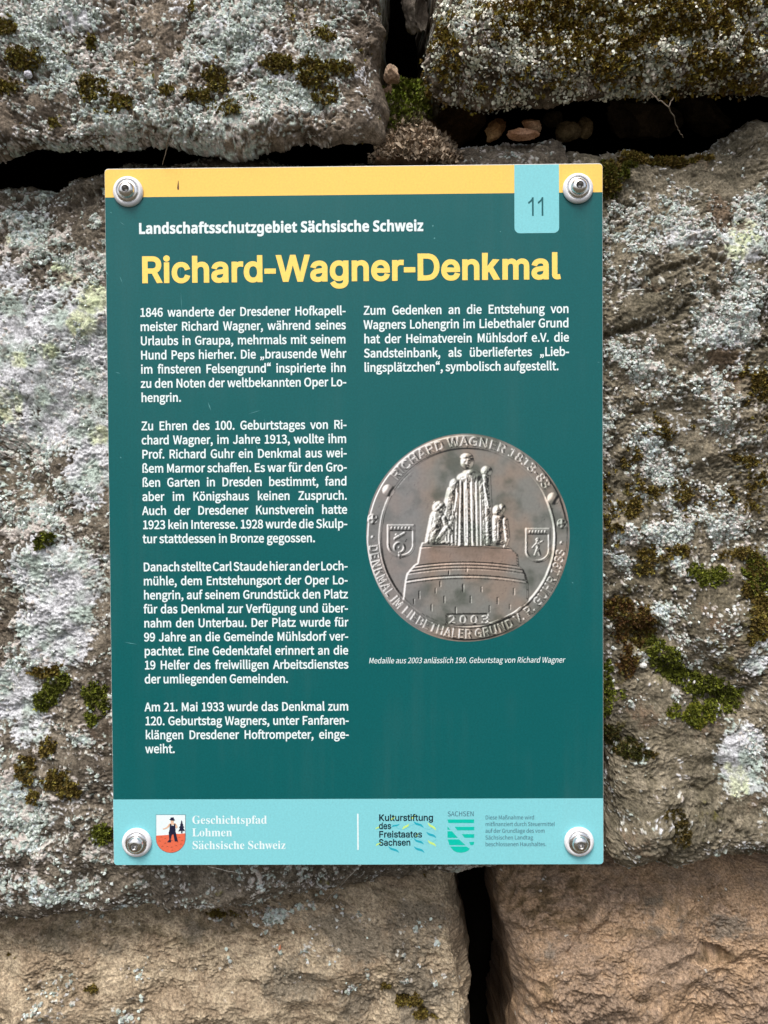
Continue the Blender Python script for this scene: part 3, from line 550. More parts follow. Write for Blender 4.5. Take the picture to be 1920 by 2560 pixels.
# ------------------------------------------------------------------ earth core behind the blocks, rubble and litter in the gaps
def core():
    u = np.linspace(-0.9, 0.9, 150); w = np.linspace(-0.90, 0.60, 130)
    X, Z = np.meshgrid(u, w); P = np.stack([X, np.full_like(X, 0.21), Z], -1)
    rim = np.maximum(sstep(0.50, 0.64, np.abs(X)), sstep(0.38, 0.52, Z))
    P[..., 1] += 0.03 * fbm3(P, 0.05, 5, 5) + 0.06 - 0.22 * rim          # rim bent forward at top and sides to keep light out
    idx = np.arange(X.size).reshape(X.shape)
    F = np.stack([idx[:-1, :-1], idx[:-1, 1:], idx[1:, 1:], idx[1:, :-1]], -1).reshape(-1, 4)
    col = np.broadcast_to(np.array([0.016, 0.013, 0.010]), (X.size, 3))  # near-black colour makes the gaps look unlit
    o = link('earth_backing', raw_mesh('earth_backing', P.reshape(-1, 3), F, True, {'Col': col}), EARTH)
    tag(o, 'near-black earth backing added behind the blocks, bent round them to keep light out', 'earth', kind='structure')
core()
def ground():  # unseen sheet, added to bounce light onto the undersides of the stones
    u = np.concatenate([np.linspace(-12, -1.2, 10), np.linspace(-1, 1, 40), np.linspace(1.2, 12, 10)]); w = np.concatenate([np.linspace(-14, -2.2, 12), np.linspace(-2, 0.1, 40)])
    X, Yg = np.meshgrid(u, w); P = np.stack([X, Yg, -0.80 + 0.02 * fbm2(X, Yg, .6, 4, 8)], -1)
    idx = np.arange(X.size).reshape(X.shape)
    F = np.stack([idx[:-1, :-1], idx[:-1, 1:], idx[1:, 1:], idx[1:, :-1]], -1).reshape(-1, 4)
    col = mix(np.broadcast_to(lin(70, 64, 52), X.shape + (3,)), lin(86, 80, 66), sstep(-.4, .4, fbm2(X, Yg, .3, 4, 9))).reshape(-1, 3)
    tag(link('bounce_ground', raw_mesh('bounce_ground', P.reshape(-1, 3), F, True, {'Col': col}), EARTH), 'unseen ground sheet added below the wall to bounce light upwards', 'bounce_ground', kind='structure')
ground()
def rock(name, px, py, Y, rx, ry, rd, rot, c1, c2, seed, label, group=None, cat='pebble', angular=0.9):
    """a loose stone: faceted, pitted lump; sizes in photograph pixels at its distance"""
    bm = bmesh.new(); bmesh.ops.create_icosphere(bm, subdivisions=5, radius=1.0)
    V = np.array([v.co[:] for v in bm.verts]); F = np.array([[v.index for v in f.verts] for f in bm.faces]); bm.free()
    rs = np.random.RandomState(seed)
    n = V.copy()
    for _ in range(9):                         # broken faces
        d = rs.randn(3); d /= np.linalg.norm(d); lim = 0.62 + 0.3 * rs.rand()
        over = np.maximum(n @ d - lim, 0); n = n - over[:, None] * d * angular * 1.6
    n *= (1 + 0.16 * fbm3(n, 0.9, 4, seed) + 0.09 * fbm3(n, 0.2, 3, seed + 3))[:, None]
    k = (Y - CAM[1]) / FPX
    n = n * np.array([rx * k, rd * k, ry * k])
    a = math.radians(rot); n = n @ np.array([[math.cos(a), 0, math.sin(a)], [0, 1, 0], [-math.sin(a), 0, math.cos(a)]])
    t = sstep(-0.4, 0.4, fbm3(n, 0.012, 4, seed + 7))
    c = mix(np.broadcast_to(c1, n.shape), c2, t) * (1 + 0.3 * fbm3(n, 0.003, 3, seed + 9))[:, None]
    o = link(name, raw_mesh(name, n, F, True, {'Col': np.clip(c, .004, .8)}), ROCK, None, Vector(at(px, py, Y)))
    return tag(o, label, cat, group)
BUFF1, BUFF2 = lin(150, 112, 84), lin(178, 148, 122)
PG = 'pebbles in the dark hollow'
rock('pebble', 1236, 324, 0.026, 34, 22, 26, 38, lin(120, 88, 58), lin(140, 112, 78), 3, 'brown wedge shaped pebble leaning in the hollow, beside the soil', PG)
rock('pebble', 1330, 313, 0.024, 28, 17, 22, -12, BUFF1, BUFF2, 4, 'reddish tan pebble lying on top of a flatter one', PG)
rock('pebble', 1309, 338, 0.018, 40, 13, 24, -4, BUFF1, lin(168, 132, 108), 5, 'flat reddish tan pebble under the other reddish one', PG)
rock('pebble', 1418, 328, 0.040, 34, 23, 24, 5, lin(104, 92, 70), lin(120, 106, 84), 6, 'dim rounded pebble, left of a dim pair in the hollow', PG, angular=.3)
rock('pebble', 1462, 322, 0.044, 22, 26, 24, 0, lin(110, 96, 72), lin(124, 108, 84), 7, 'dim rounded pebble, right of a dim pair in the hollow', PG, angular=.3)
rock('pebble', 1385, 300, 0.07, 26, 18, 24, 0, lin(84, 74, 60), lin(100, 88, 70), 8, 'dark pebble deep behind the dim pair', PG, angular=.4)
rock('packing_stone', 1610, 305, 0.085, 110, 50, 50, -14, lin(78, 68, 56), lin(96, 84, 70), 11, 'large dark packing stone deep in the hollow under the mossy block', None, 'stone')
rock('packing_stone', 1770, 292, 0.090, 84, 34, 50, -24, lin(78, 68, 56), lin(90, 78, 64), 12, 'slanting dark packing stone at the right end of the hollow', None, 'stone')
rock('packing_stone', 1034, 18, 0.050, 36, 66, 40, 8, lin(104, 96, 88), lin(130, 122, 112), 13, 'grey packing stone wedged high in the upright gap', None, 'stone')
rock('packing_stone', 980, 188, 0.010, 20, 24, 26, 5, lin(150, 126, 106), lin(160, 140, 120), 14, 'small tan stone beside moss in the upright gap', None, 'stone')
rock('packing_stone', 1110, 300, 0.075, 110, 70, 60, 20, lin(92, 72, 50), lin(110, 88, 64), 15, 'brown packing stone behind the soil at the foot of the upright gap', None, 'stone')

# soil and litter spilling from the upright gap
def soil_paint(px, py, u, v, hm, r3, strata, seed):
    g = fbm2(u, v, 0.010, 4, seed); g3 = perlin2(u / 0.0022, v / 0.002, seed + 4); g2 = perlin2(u / 0.0011, v / 0.0011, seed + 5)
    c = mix(np.broadcast_to(lin(92, 74, 58), u.shape + (3,)).astype(float), lin(120, 98, 80), sstep(-.4, .4, g)) * (1 + .4 * g3 + .3 * g2)[..., None]
    M = blobs(px, py, [(1040, 165, 46, 60, 1.0), (1010, 250, 50, 60, .6), (980, 290, 26, 40, .5), (1060, 100, 40, 20, .6)]) + .4 * fbm2(u, v, .01, 3, seed + 7)
    mk = sstep(.4, .7, M); c = mix(c, lin(66, 74, 30), mk * .8)
    return (0.0020 * g + 0.0012 * g3 + 0.0005 * g2 + .001 * mk).astype(float), np.clip(c, .004, .8), {'moss': mk, 'M': M}
SS = make_stone('soil', [(955, 138), (1000, 132), (1100, 130)], [(1100, 130), (1112, 230), (1150, 330), (1186, 400)], [(940, 408), (1186, 400)], [(955, 138), (962, 300), (940, 408)],
    Y=0.020, roll=[(0.02, 0.03), (0.02, 0.03), (0, 0), (0, 0)], seed=80, rough=(4, 3, 1), paint=soil_paint, skirt=0.08,
    tilt=lambda px, py: 0.020 - 0.026 * np.clip((py - 190) / 190, 0, 1) + 0.02 * np.clip((px - 1060) / 100, 0, 1) * np.clip((360 - py) / 100, 0, 1))
tag(SS.ob, 'crumbly brown soil filling the foot of the upright gap above the sign', 'soil', kind='stuff')
bits(SS, 'litter', (SS.py > 300) * (SS.py < 402) * (SS.px < 1180) * (0.3 + sstep(-.2, .3, fbm2(SS.px, SS.py, 30., 3, 3))), 2200, 0.0028, [lin(92, 78, 62), lin(140, 122, 102), lin(178, 162, 142), lin(116, 92, 70)], rise=0.003, per=2, spread=1.3, flat=.7, seed=21, label='dry crumbled leaf litter on the soil')
bits(SS, 'moss', near(SS, [(1036, 160, 44, 40), (1050, 200, 36, 50), (1000, 250, 44, 50), (975, 290, 24, 36), (1010, 145, 40, 16)]), 1900, 0.0024, [lin(66, 66, 30), lin(88, 88, 34), lin(104, 116, 34), lin(128, 146, 44)], rise=0.003, per=7, seed=22, label='green moss in the upright gap')
bits(SS, 'moss', (SS.py > 240) * (SS.py < 330) * (SS.px < 1060) * 1.0, 500, 0.0024, [lin(96, 92, 70), lin(128, 120, 100), lin(90, 84, 50)], rise=0.002, per=6, seed=23, label='grey brown dry moss')

# moss on the ledge between the two big blocks
def strands(name, paths, rad, mat, label, cat):
    cu = bpy.data.curves.new(name, 'CURVE'); cu.dimensions = '3D'; cu.bevel_depth = rad; cu.bevel_resolution = 2
    org = Vector(paths[0][0])
    for pts in paths:
        sp = cu.splines.new('POLY'); sp.points.add(len(pts) - 1)
        for i, q in enumerate(pts):
            sp.points[i].co = (*(Vector(q) - org), 1); sp.points[i].radius = 1.0 - 0.5 * i / len(pts)
    ob = bpy.data.objects.new(name, cu); COL.objects.link(ob)
    bpy.context.view_layer.update()
    me = bpy.data.meshes.new_from_object(ob.evaluated_get(bpy.context.evaluated_depsgraph_get()))
    bpy.data.objects.remove(ob)
    return tag(link(name, me, mat, None, org), label, cat)
def on(S, x, y, lift=0.0):
    """point on the face of a stone"""
    k = np.argmin((S.px - x) ** 2 + (S.py - y) ** 2 + (S.back > 0) * 1e9); return S.V.reshape(-1, 3)[k] + lift * S.N.reshape(-1, 3)[k]
def wavy(a, b, n, amp, seed):
    t = np.linspace(0, 1, n)[:, None]; P = np.array(a)[None] * (1 - t) + np.array(b)[None] * t
    return P + amp * np.stack([fbm2(t[:, 0] * 3, t[:, 0] * 0 + seed + k * 3.3, 1.0, 3, seed + k) for k in range(3)], -1) * np.sin(t * np.pi)
ROOT, n_, l_, b_ = mat_new('dry_root'); b_.inputs['Base Color'].default_value = (0.20, 0.16, 0.12, 1); b_.inputs['Roughness'].default_value = 0.8
WEB, n_, l_, b_ = mat_new('spider_silk'); b_.inputs['Base Color'].default_value = (0.32, 0.32, 0.30, 1); b_.inputs['Roughness'].default_value = 0.4
strands('root', [wavy(at(422, 344, -0.012), at(406, 412, -0.001), 20, 0.0012, 3)], 0.00032, ROOT, 'thin pale rootlet hanging from the lichen block to the top of the sign', 'root')
p1 = np.concatenate([wavy(at(1622, 228, -0.03), at(1672, 268, -0.028), 14, 0.001, 5), wavy(at(1672, 268, -0.028), at(1694, 318, -0.01), 12, 0.001, 6), wavy(at(1694, 318, -0.01), at(1708, 344, 0.0), 10, 0.001, 7)])
p2 = wavy(at(1672, 268, -0.028), at(1684, 242, -0.03), 10, 0.0008, 9)
strands('root', [p1, p2], 0.00035, ROOT, 'forked dry rootlet dangling into the dark hollow at the right', 'root')
strands('cobweb', [wavy(at(890, 2174, -0.001), on(SF, 792, 2290, 0.001), 24, 0.0010, 12)], 0.00013, WEB, 'thin cobweb thread stretched below the lower edge of the sign', 'cobweb')
strands('cobweb', [wavy(at(520, 2166, 0.001), at(610, 2186, 0.002), 24, 0.0008, 13)], 0.00010, WEB, 'faint cobweb thread under the left of the sign', 'cobweb')
rock('pebble', 1608, 1664, on(SD, 1608, 1664, .001)[1], 9, 8, 7, 0, lin(200, 200, 196), lin(220, 220, 216), 31, 'tiny white pebble caught in the moss right of the sign', None, angular=.2)
rock('pebble', 71, 186, on(SA, 71, 186, .002)[1], 10, 10, 8, 0, lin(196, 196, 206), lin(214, 214, 222), 32, 'tiny bluish white pebble stuck in moss on the upper left block', None, angular=.2)
def scale_leaf():
    me = bpy.data.meshes.new('bud_scale'); bm = bmesh.new()
    P = [(0, 0, .0028), (.0009, -.0005, .0006), (.0005, -.0003, -.0026), (-.0004, -.0005, -.0022), (-.0008, -.0004, .0004)]
    top = [bm.verts.new(p) for p in P]; c = bm.verts.new((0, -.0012, 0))
    bk = [bm.verts.new((p[0], p[1] + .0006, p[2])) for p in P]
    for i in range(5):
        j = (i + 1) % 5
        bm.faces.new((c, top[j], top[i])); bm.faces.new((top[i], top[j], bk[j], bk[i]))
    bm.faces.new(bk); bmesh.ops.recalc_face_normals(bm, faces=bm.faces); bm.to_mesh(me); bm.free()
    m, n, l, b = mat_new('orange_scale'); b.inputs['Base Color'].default_value = (*lin(206, 128, 92), 1)
    o = link('bud_scale', me, m, None, Vector(on(SF, 693, 2381, 0.0010))); o.rotation_euler = (0, 0.25, 0)
    tag(o, 'tiny orange bud scale stuck on the sandy block below the sign', 'bud scale')
scale_leaf()

# outlines of the lettering, per character code: advance, then for each outline its point count and point steps (thousandths of cap height)
GLYPHS = {}
GLYPHS['S'] = {
32: [306],
44: [379, 20, 102, -259, 58, 30, 49, 38, 39, 45, 29, 51, 18, 58, 3, 105, -24, 65, -21, 21, -26, 13, -55, 2, -42, -20, -24, -39, 0, -51, 24, -39, 40, -20, 39, -1, -17, -76, -47, -63, -73, -46],
45: [473, 4, 63, 334, 349, 0, 0, 96, -349, 0],
46: [379, 12, 213, -15, 40, 23, 23, 42, 0, 53, -23, 43, -40, 23, -48, 0, -39, -23, -23, -43, 0, -53, 23, -42, 39, -23],
48: [757, 24, 379, -18, 89, 15, 76, 43, 62, 72, 46, 101, 28, 131, 10, 159, -10, 159, -28, 129, -46, 100, -62, 70, -76, 43, -89, 14, -89, -14, -76, -43, -62, -70, -46, -100, -28, -129, -10, -159, 10, -159, 28, -131, 46, -101, 62, -72, 76, -43, 24, 379, 83, -53, 11, -47, 33, -38, 56, -28, 81, -18, 106, -7, 133, 7, 133, 18, 105, 28, 80, 38, 56, 47, 32, 53, 11, 54, -11, 46, -32, 38, -56, 29, -80, 18, -105, 6, -133, -6, -133, -18, -106, -29, -81, -38, -56, -46, -33],
49: [757, 12, 120, 0, 548, 0, 0, 104, -200, 0, 0, 896, -96, 0, -126, -52, -81, -19, 0, -79, 179, 0, 0, -746, -224, 0],
50: [757, 35, 60, 0, 629, 0, 0, 108, -441, -10, 206, 217, 79, 105, 58, 102, 37, 102, 13, 100, -9, 84, -27, 71, -43, 59, -58, 43, -71, 27, -84, 10, -60, -5, -104, -35, -89, -65, -41, -41, 72, -71, 60, 60, 70, 41, 77, 15, 57, -7, 46, -19, 36, -30, 25, -40, 15, -48, 5, -54, -12, -88, -37, -95, -62, -101, -89, -110, -115, -120, -143, -131],
51: [757, 65, 359, -18, 86, 9, 77, 25, 65, 42, 50, 56, 32, 70, 12, 83, -8, 65, -21, 56, -33, 47, -43, 38, -50, 29, -57, 19, 0, 7, 50, 22, 44, 30, 35, 36, 26, 44, 17, 51, 6, 57, -10, 74, -28, 61, -45, 49, -58, 36, -71, 22, -80, 8, -107, -16, -92, -42, -80, -61, 67, -79, 62, 50, 69, 34, 77, 13, 49, -5, 41, -15, 34, -24, 24, -31, 16, -39, 5, -44, -6, -52, -20, -46, -35, -38, -52, -30, -72, -19, -92, -6, 0, -96, 103, -6, 81, -19, 58, -30, 40, -40, 22, -48, 7, -58, -7, -53, -19, -46, -31, -36, -40, -27, -50, -17, -56, -6, -102, 16, -80, 42, -65, 57, -64, -81, 77, -68, 104, -50, 65, -15],
52: [757, 11, 464, 0, 117, 0, 0, 276, 134, 0, 0, 99, -134, 0, 0, 625, -138, 0, -416, -643, 0, -81, 437, 0, 3, 464, 375, -307, 0, 314, 489],
54: [757, 39, 411, -18, 75, 11, 68, 30, 59, 49, 45, 65, 30, 79, 10, 91, -8, 96, -26, 79, -41, 61, -55, 43, -68, 26, -80, 9, -79, -15, -79, -41, -68, -64, 11, 138, 27, 107, 41, 78, 51, 53, 61, 29, 96, 7, 58, -18, 71, -56, 71, 76, -63, 54, -77, 36, -95, 13, -95, -13, -87, -40, -75, -71, -60, -102, -39, -139, -14, -176, 12, -151, 33, -124, 51, -96, 67, -69, 81, -41, 21, 196, 401, 69, 74, 69, 41, 66, 12, 55, -7, 45, -20, 35, -33, 25, -44, 15, -54, 5, -63, -6, -64, -17, -55, -26, -45, -34, -34, -41, -21, -45, -8, -59, 10, -50, 28, -40, 45, -32, 63, -22, 79],
56: [757, 40, 382, -18, 88, 9, 76, 26, 62, 40, 47, 52, 29, 62, 10, 69, -6, 64, -18, 54, -27, 47, -74, 71, -42, 27, 88, 106, 38, 92, 6, 51, -9, 73, -24, 63, -40, 53, -54, 40, -68, 25, -79, 9, -75, -8, -65, -24, -56, -38, -42, -51, -27, -61, -9, -72, 4, -50, 36, -85, 95, -101, -88, -64, -38, -43, -30, -49, -20, -57, -7, -64, 11, -73, 30, -64, 49, -54, 64, -40, 77, -26, 20, 450, 543, -111, 51, -47, 31, -36, 37, -24, 45, -8, 54, 5, 46, 16, 39, 24, 32, 32, 24, 38, 15, 44, 5, 50, -6, 42, -18, 33, -27, 24, -36, 15, -42, 3, -84, -24, -70, -45, -65, 20, 383, 75, -57, 6, -50, 18, -43, 28, -32, 37, -21, 45, -7, 50, 18, 90, 49, 76, 71, 61, 132, -58, 54, -34, 42, -40, 27, -49, 10, -61, -6, -47, -18, -41, -29, -34, -38, -25, -47, -16],
57: [757, 39, 321, -18, 91, 14, 86, 42, 74, 73, 59, 107, 39, 143, 13, 182, -11, 146, -33, 118, -52, 93, -68, 65, -81, 40, -91, 13, -76, -11, -68, -30, -58, -48, -45, -65, -30, -79, -10, -92, 9, -95, 25, -78, 41, -61, 55, -44, 67, -27, 79, -9, 83, 15, 79, 42, 68, 65, -13, -139, -27, -106, -40, -79, -50, -52, -57, -30, -95, -7, -60, 18, -77, 56, -68, -77, 63, -53, 80, -36, 21, 565, 606, -69, -77, -71, -44, -69, -13, -54, 7, -45, 21, -35, 32, -25, 44, -15, 54, -5, 63, 6, 65, 17, 55, 26, 46, 35, 33, 41, 22, 46, 7, 59, -9, 50, -27, 42, -44, 32, -62, 22, -78],
65: [829, 8, 5, 0, 127, 0, 97, 306, 366, 0, 95, -306, 134, 0, -340, 1000, -140, 0, 4, 261, 405, 148, 493, 6, 0, 148, -493],
66: [896, 26, 138, 0, 318, 0, 105, 8, 92, 24, 76, 41, 57, 57, 36, 73, 13, 90, -7, 64, -19, 54, -31, 44, -41, 35, -49, 26, -56, 16, 0, 7, 43, 19, 36, 28, 29, 35, 33, 86, 5, 49, -12, 79, -33, 62, -52, 47, -68, 32, -84, 18, -391, 6, 13, 263, 576, 0, 324, 226, -3, 59, -12, 46, -21, 33, -31, 20, -41, 6, -53, -5, -47, -19, -40, -32, -33, -46, -24, -61, -14, 13, 263, 101, 0, 376, 256, -4, 68, -15, 53, -24, 39, -35, 24, -45, 8, -57, -8, -61, -25, -50, -39, -37, -54, -27, -67, -16],
67: [870, 38, 514, -18, 120, 17, 101, 49, 86, 78, -69, 80, -68, -61, -76, -39, -88, -13, -90, 13, -76, 37, -61, 60, -46, 82, -28, 100, -10, 118, 10, 117, 30, 99, 47, 80, 62, 59, 77, 37, 89, 12, 79, -12, 68, -33, 58, -49, 68, 82, -70, 60, -92, 45, -112, 18, -121, -16, -107, -47, -89, -75, -68, -103, -44, -127, -15, -151, 15, -151, 42, -127, 67, -102, 88, -75, 104, -46],
68: [939, 15, 138, 0, 255, 0, 139, 15, 116, 45, 91, 73, 66, 99, 40, 124, 13, 147, -13, 148, -41, 123, -66, 97, -92, 71, -117, 43, -142, 15, -249, 0, 15, 263, 104, 0, 794, 114, 0, 108, -12, 88, -34, 68, -56, 49, -78, 29, -97, 10, -118, -10, -117, -29, -98, -49, -79, -68, -58, -88, -35, -108, -12],
69: [804, 12, 138, 0, 591, 0, 0, 108, -466, 0, 0, 364, 380, 0, 0, 108, -380, 0, 0, 314, 451, 0, 0, 106, -576, 0],
70: [753, 10, 138, 0, 125, 0, 0, 449, 382, 0, 0, 106, -382, 0, 0, 339, 451, 0, 0, 106, -576, 0],
71: [940, 43, 531, -18, 125, 15, 104, 41, 79, 60, 0, 420, -329, 0, 0, -105, 213, 0, 0, -262, -48, -31, -63, -20, -69, -7, -99, 13, -83, 37, -65, 60, -48, 82, -29, 100, -10, 118, 10, 117, 31, 99, 49, 80, 67, 59, 81, 37, 95, 12, 89, -13, 70, -33, 56, -48, 68, 82, -69, 58, -95, 46, -58, 14, -65, 5, -126, -16, -111, -47, -92, -75, -70, -103, -44, -127, -16, -151, 15, -151, 44, -127, 68, -102, 91, -75, 109, -46],
72: [993, 12, 138, 0, 125, 0, 0, 472, 467, 0, 0, -472, 127, 0, 0, 1000, -127, 0, 0, -419, -467, 0, 0, 419, -125, 0],
73: [400, 4, 138, 0, 125, 0, 0, 1000, -125, 0],
74: [730, 24, 323, -18, 88, 11, 70, 31, 53, 49, 37, 63, 21, 74, 7, 83, 0, 707, -127, 0, -4, -763, -14, -54, -22, -41, -31, -28, -41, -16, -84, -2, -62, 23, -53, 51, -23, 36, -90, -65, 32, -48, 37, -40, 43, -30, 49, -23, 54, -13],
75: [881, 12, 138, 0, 125, 0, 0, 317, 172, 204, 300, -521, 141, 0, -362, 621, 314, 379, -143, 0, -422, -502, 0, 502, -125, 0],
76: [741, 6, 138, 0, 563, 0, 0, 108, -438, 0, 0, 892, -125, 0],
77: [1108, 18, 138, 0, 113, 0, -5, 701, -11, 148, 5, 0, 270, -748, 85, 0, 269, 748, 5, 0, -14, -200, -2, -649, 117, 0, 0, 1000, -151, 0, -261, -744, -5, 0, -264, 744, -151, 0],
78: [986, 16, 138, 0, 118, 0, -5, 683, -10, 155, 6, 0, 108, -206, 364, -632, 130, 0, 0, 1000, -120, 0, 5, -680, 12, -156, -7, 0, -107, 206, -366, 630, -128, 0],
79: [1012, 24, 506, -18, 119, 17, 103, 47, 86, 77, 64, 103, 41, 127, 14, 150, -14, 150, -41, 126, -64, 102, -86, 75, -103, 46, -119, 16, -119, -16, -103, -46, -86, -75, -64, -102, -41, -126, -14, -150, 14, -150, 41, -127, 64, -103, 86, -77, 103, -47, 24, 506, 93, -84, 13, -73, 38, -59, 60, -44, 82, -28, 100, -9, 117, 9, 117, 28, 99, 44, 80, 59, 59, 73, 37, 84, 12, 85, -12, 72, -37, 59, -59, 44, -80, 28, -99, 10, -117, -10, -117, -28, -100, -44, -82, -59, -60, -72, -38],
80: [864, 17, 138, 0, 125, 0, 0, 398, 165, 0, 104, 9, 89, 24, 74, 42, 55, 60, 35, 77, 12, 97, -12, 97, -35, 76, -56, 55, -75, 37, -91, 21, -105, 7, -285, 0, 13, 263, 501, 0, 397, 224, -4, 66, -13, 52, -24, 37, -36, 22, -49, 7, -65, -7, -65, -21, -52, -35, -40, -51, -28, -65, -16],
82: [866, 13, 263, 525, 0, 373, 241, -4, 60, -13, 47, -23, 35, -33, 21, -46, 7, -59, -7, -60, -21, -48, -35, -38, -47, -27, -60, -16, 20, 686, 0, 142, 0, -254, 438, 64, 21, 55, 32, 45, 42, 33, 52, 21, 62, 7, 73, -11, 93, -34, 72, -53, 53, -70, 36, -84, 20, -97, 6, -312, 0, 0, -1000, 125, 0, 0, 424, 180, 0],
83: [813, 56, 415, -18, 97, 10, 84, 29, 67, 44, 50, 57, 31, 68, 10, 76, -7, 68, -20, 56, -32, 47, -42, 38, -105, 58, -181, 79, -73, 42, -28, 29, -19, 35, -7, 45, 6, 41, 17, 36, 28, 28, 37, 21, 46, 14, 98, 1, 81, -22, 70, -41, 32, -27, 65, 81, -80, 64, -100, 43, -113, 16, -86, -9, -76, -26, -64, -40, -48, -53, -30, -64, -11, -73, 8, -67, 24, -56, 35, -45, 89, -66, 276, -127, 60, -54, 16, -37, 6, -46, -6, -46, -19, -39, -30, -32, -42, -25, -51, -15, -113, -1, -99, 30, -88, 55, -37, 35, -76, -87, 98, -79, 117, -51],
84: [817, 8, 345, 0, 127, 0, 0, 894, 303, 0, 0, 106, -733, 0, 0, -106, 303, 0],
85: [984, 30, 492, -18, 98, 10, 86, 30, 72, 55, 55, 81, 36, 111, 12, 143, 0, 588, -121, 0, 0, -591, -9, -107, -23, -81, -37, -60, -48, -40, -57, -21, -64, -7, -62, 7, -56, 21, -47, 40, -36, 60, -24, 81, -8, 107, 0, 591, -125, 0, 0, -588, 12, -143, 35, -111, 55, -81, 73, -55, 86, -30],
86: [784, 8, 321, 0, 146, 0, 317, 1000, -128, 0, -258, -872, -5, 0, -259, 872, -133, 0],
87: [1198, 17, 247, 0, 150, 0, 199, 831, 6, 0, 200, -831, 153, 0, 206, 1000, -120, 0, -162, -869, -9, 0, -47, 217, -163, 652, -116, 0, -208, -869, -6, 0, -165, 869, -130, 0],
88: [782, 12, 23, 0, 134, 0, 229, 432, 235, -432, 139, 0, -293, 510, 272, 490, -132, 0, -210, -402, -216, 402, -139, 0, 273, -483],
90: [823, 10, 68, 0, 691, 0, 0, 108, -535, 0, 528, 817, 0, 75, -636, 0, 0, -106, 480, 0, -528, -818],
97: [768, 36, 296, -18, 89, 15, 82, 38, 75, 54, 15, -89, 102, 0, 0, 456, -6, 86, -20, 74, -34, 61, -49, 45, -66, 28, -82, 10, -113, -16, -99, -36, -78, -45, 48, -86, 64, 38, 75, 29, 83, 12, 53, -7, 41, -20, 28, -30, 18, -39, 13, -91, -143, -21, -115, -30, -88, -40, -61, -50, -36, -62, -12, -74, 8, -62, 21, -52, 33, -41, 43, -30, 52, -18, 14, 296, 86, -58, 24, -20, 23, -13, 29, -4, 39, 7, 44, 24, 40, 42, 33, 63, 28, 86, 23, 112, 17, 0, -206, -69, -54, -66, -32],
98: [843, 23, 452, -18, 82, 12, 76, 36, 66, 57, 52, 79, 33, 98, 13, 118, -9, 108, -25, 92, -42, 75, -58, 56, -73, 35, -88, 12, -82, -14, -79, -37, -72, -53, 5, 430, -125, 0, 0, -1086, 99, 0, 11, 76, 109, -69, 72, -22, 18, 405, 89, -58, 15, -96, 60, 0, 390, 68, 55, 66, 34, 62, 12, 64, -9, 50, -26, 38, -40, 26, -55, 14, -67, 5, -77, -7, -86, -21, -72, -32, -58, -43, -42, -51, -27],
99: [696, 37, 417, -18, 87, 12, 81, 32, 73, 49, -55, 85, -51, -38, -58, -26, -66, -10, -64, 9, -56, 27, -45, 42, -35, 56, -21, 69, -8, 81, 8, 80, 23, 69, 35, 57, 47, 43, 56, 27, 92, 7, 52, -16, 68, -46, 63, 82, -58, 43, -71, 32, -87, 12, -93, -12, -84, -34, -73, -57, -56, -76, -37, -97, -13, -114, 12, -114, 34, -96, 54, -76, 69, -56, 84, -34],
100: [846, 24, 378, -18, 85, 15, 76, 38, 64, 52, 15, -87, 102, 0, 0, 1086, -125, 0, 0, -285, 7, -127, -64, 46, -67, 29, -78, 11, -83, -12, -75, -36, -66, -57, -51, -77, -34, -96, -12, -112, 10, -115, 28, -95, 46, -77, 60, -55, 75, -34, 18, 405, 87, -60, 9, -50, 25, -41, 41, -29, 56, -18, 70, -6, 83, 7, 80, 22, 69, 33, 56, 43, 43, 52, 27, 87, 7, 60, -16, 90, -60, 0, -389, -61, -56, -63, -34],
101: [756, 33, 426, -18, 93, 10, 80, 27, 69, 38, -43, 84, -57, -32, -61, -20, -68, -7, -66, 8, -58, 24, -48, 38, -37, 52, -25, 63, -11, 74, 499, 0, 5, 45, -8, 125, -26, 85, -42, 69, -59, 52, -73, 32, -88, 11, -83, -12, -78, -36, -68, -57, -54, -77, -35, -96, -13, -112, 12, -114, 36, -95, 55, -77, 72, -56, 85, -34, 13, 192, 430, 14, 68, 25, 57, 34, 45, 42, 33, 47, 20, 51, 7, 54, -6, 45, -20, 37, -33, 26, -45, 17, -57, 5, -69],
102: [443, 24, 45, 640, 101, 0, 0, -640, 124, 0, 0, 640, 157, 0, 0, 101, -157, 0, 3, 161, 23, 65, 20, 20, 27, 13, 73, -1, 42, -15, 28, 96, -79, 21, -45, 3, -68, -8, -54, -22, -42, -36, -29, -49, -17, -59, -6, -189, -101, -7],
103: [769, 54, 375, -341, 108, 9, 91, 27, 75, 41, 55, 52, 34, 61, 12, 66, -7, 56, -22, 45, -36, 33, -50, 24, -64, 14, -224, 4, -78, 11, -41, 28, -11, 42, 6, 36, 42, 53, 72, -23, 37, -3, 73, 8, 65, 23, 55, 38, 42, 51, 27, 63, 7, 106, -14, 56, -44, 65, 152, 0, 0, 96, -258, 0, -65, 16, -112, -5, -66, -25, -56, -39, -44, -52, -29, -65, -10, -76, 14, -82, 36, -68, 47, -49, -56, -62, -23, -52, -1, -57, 17, -46, 48, -54, -60, -48, -37, -58, -12, -62, 10, -59, 29, -49, 46, -39, 61, -28, 74, -17, 24, 374, 319, -41, 6, -37, 16, -32, 26, -25, 35, -16, 43, -6, 50, 6, 51, 15, 43, 25, 34, 32, 25, 37, 15, 42, 5, 42, -5, 38, -15, 32, -25, 25, -34, 15, -43, 6, -51, -6, -50, -16, -43, -25, -35, -32, -26, -38, -16, 19, 393, -255, -116, 16, -42, 19, -31, 26, -19, 31, -4, 59, 15, 43, 58, 61, 66, -10, 203, -3, 66, -19, 21, -18, 13, -24, 5, -31, -8, -38, -21, -35, -35, -31, -47, -24, -57, -16],
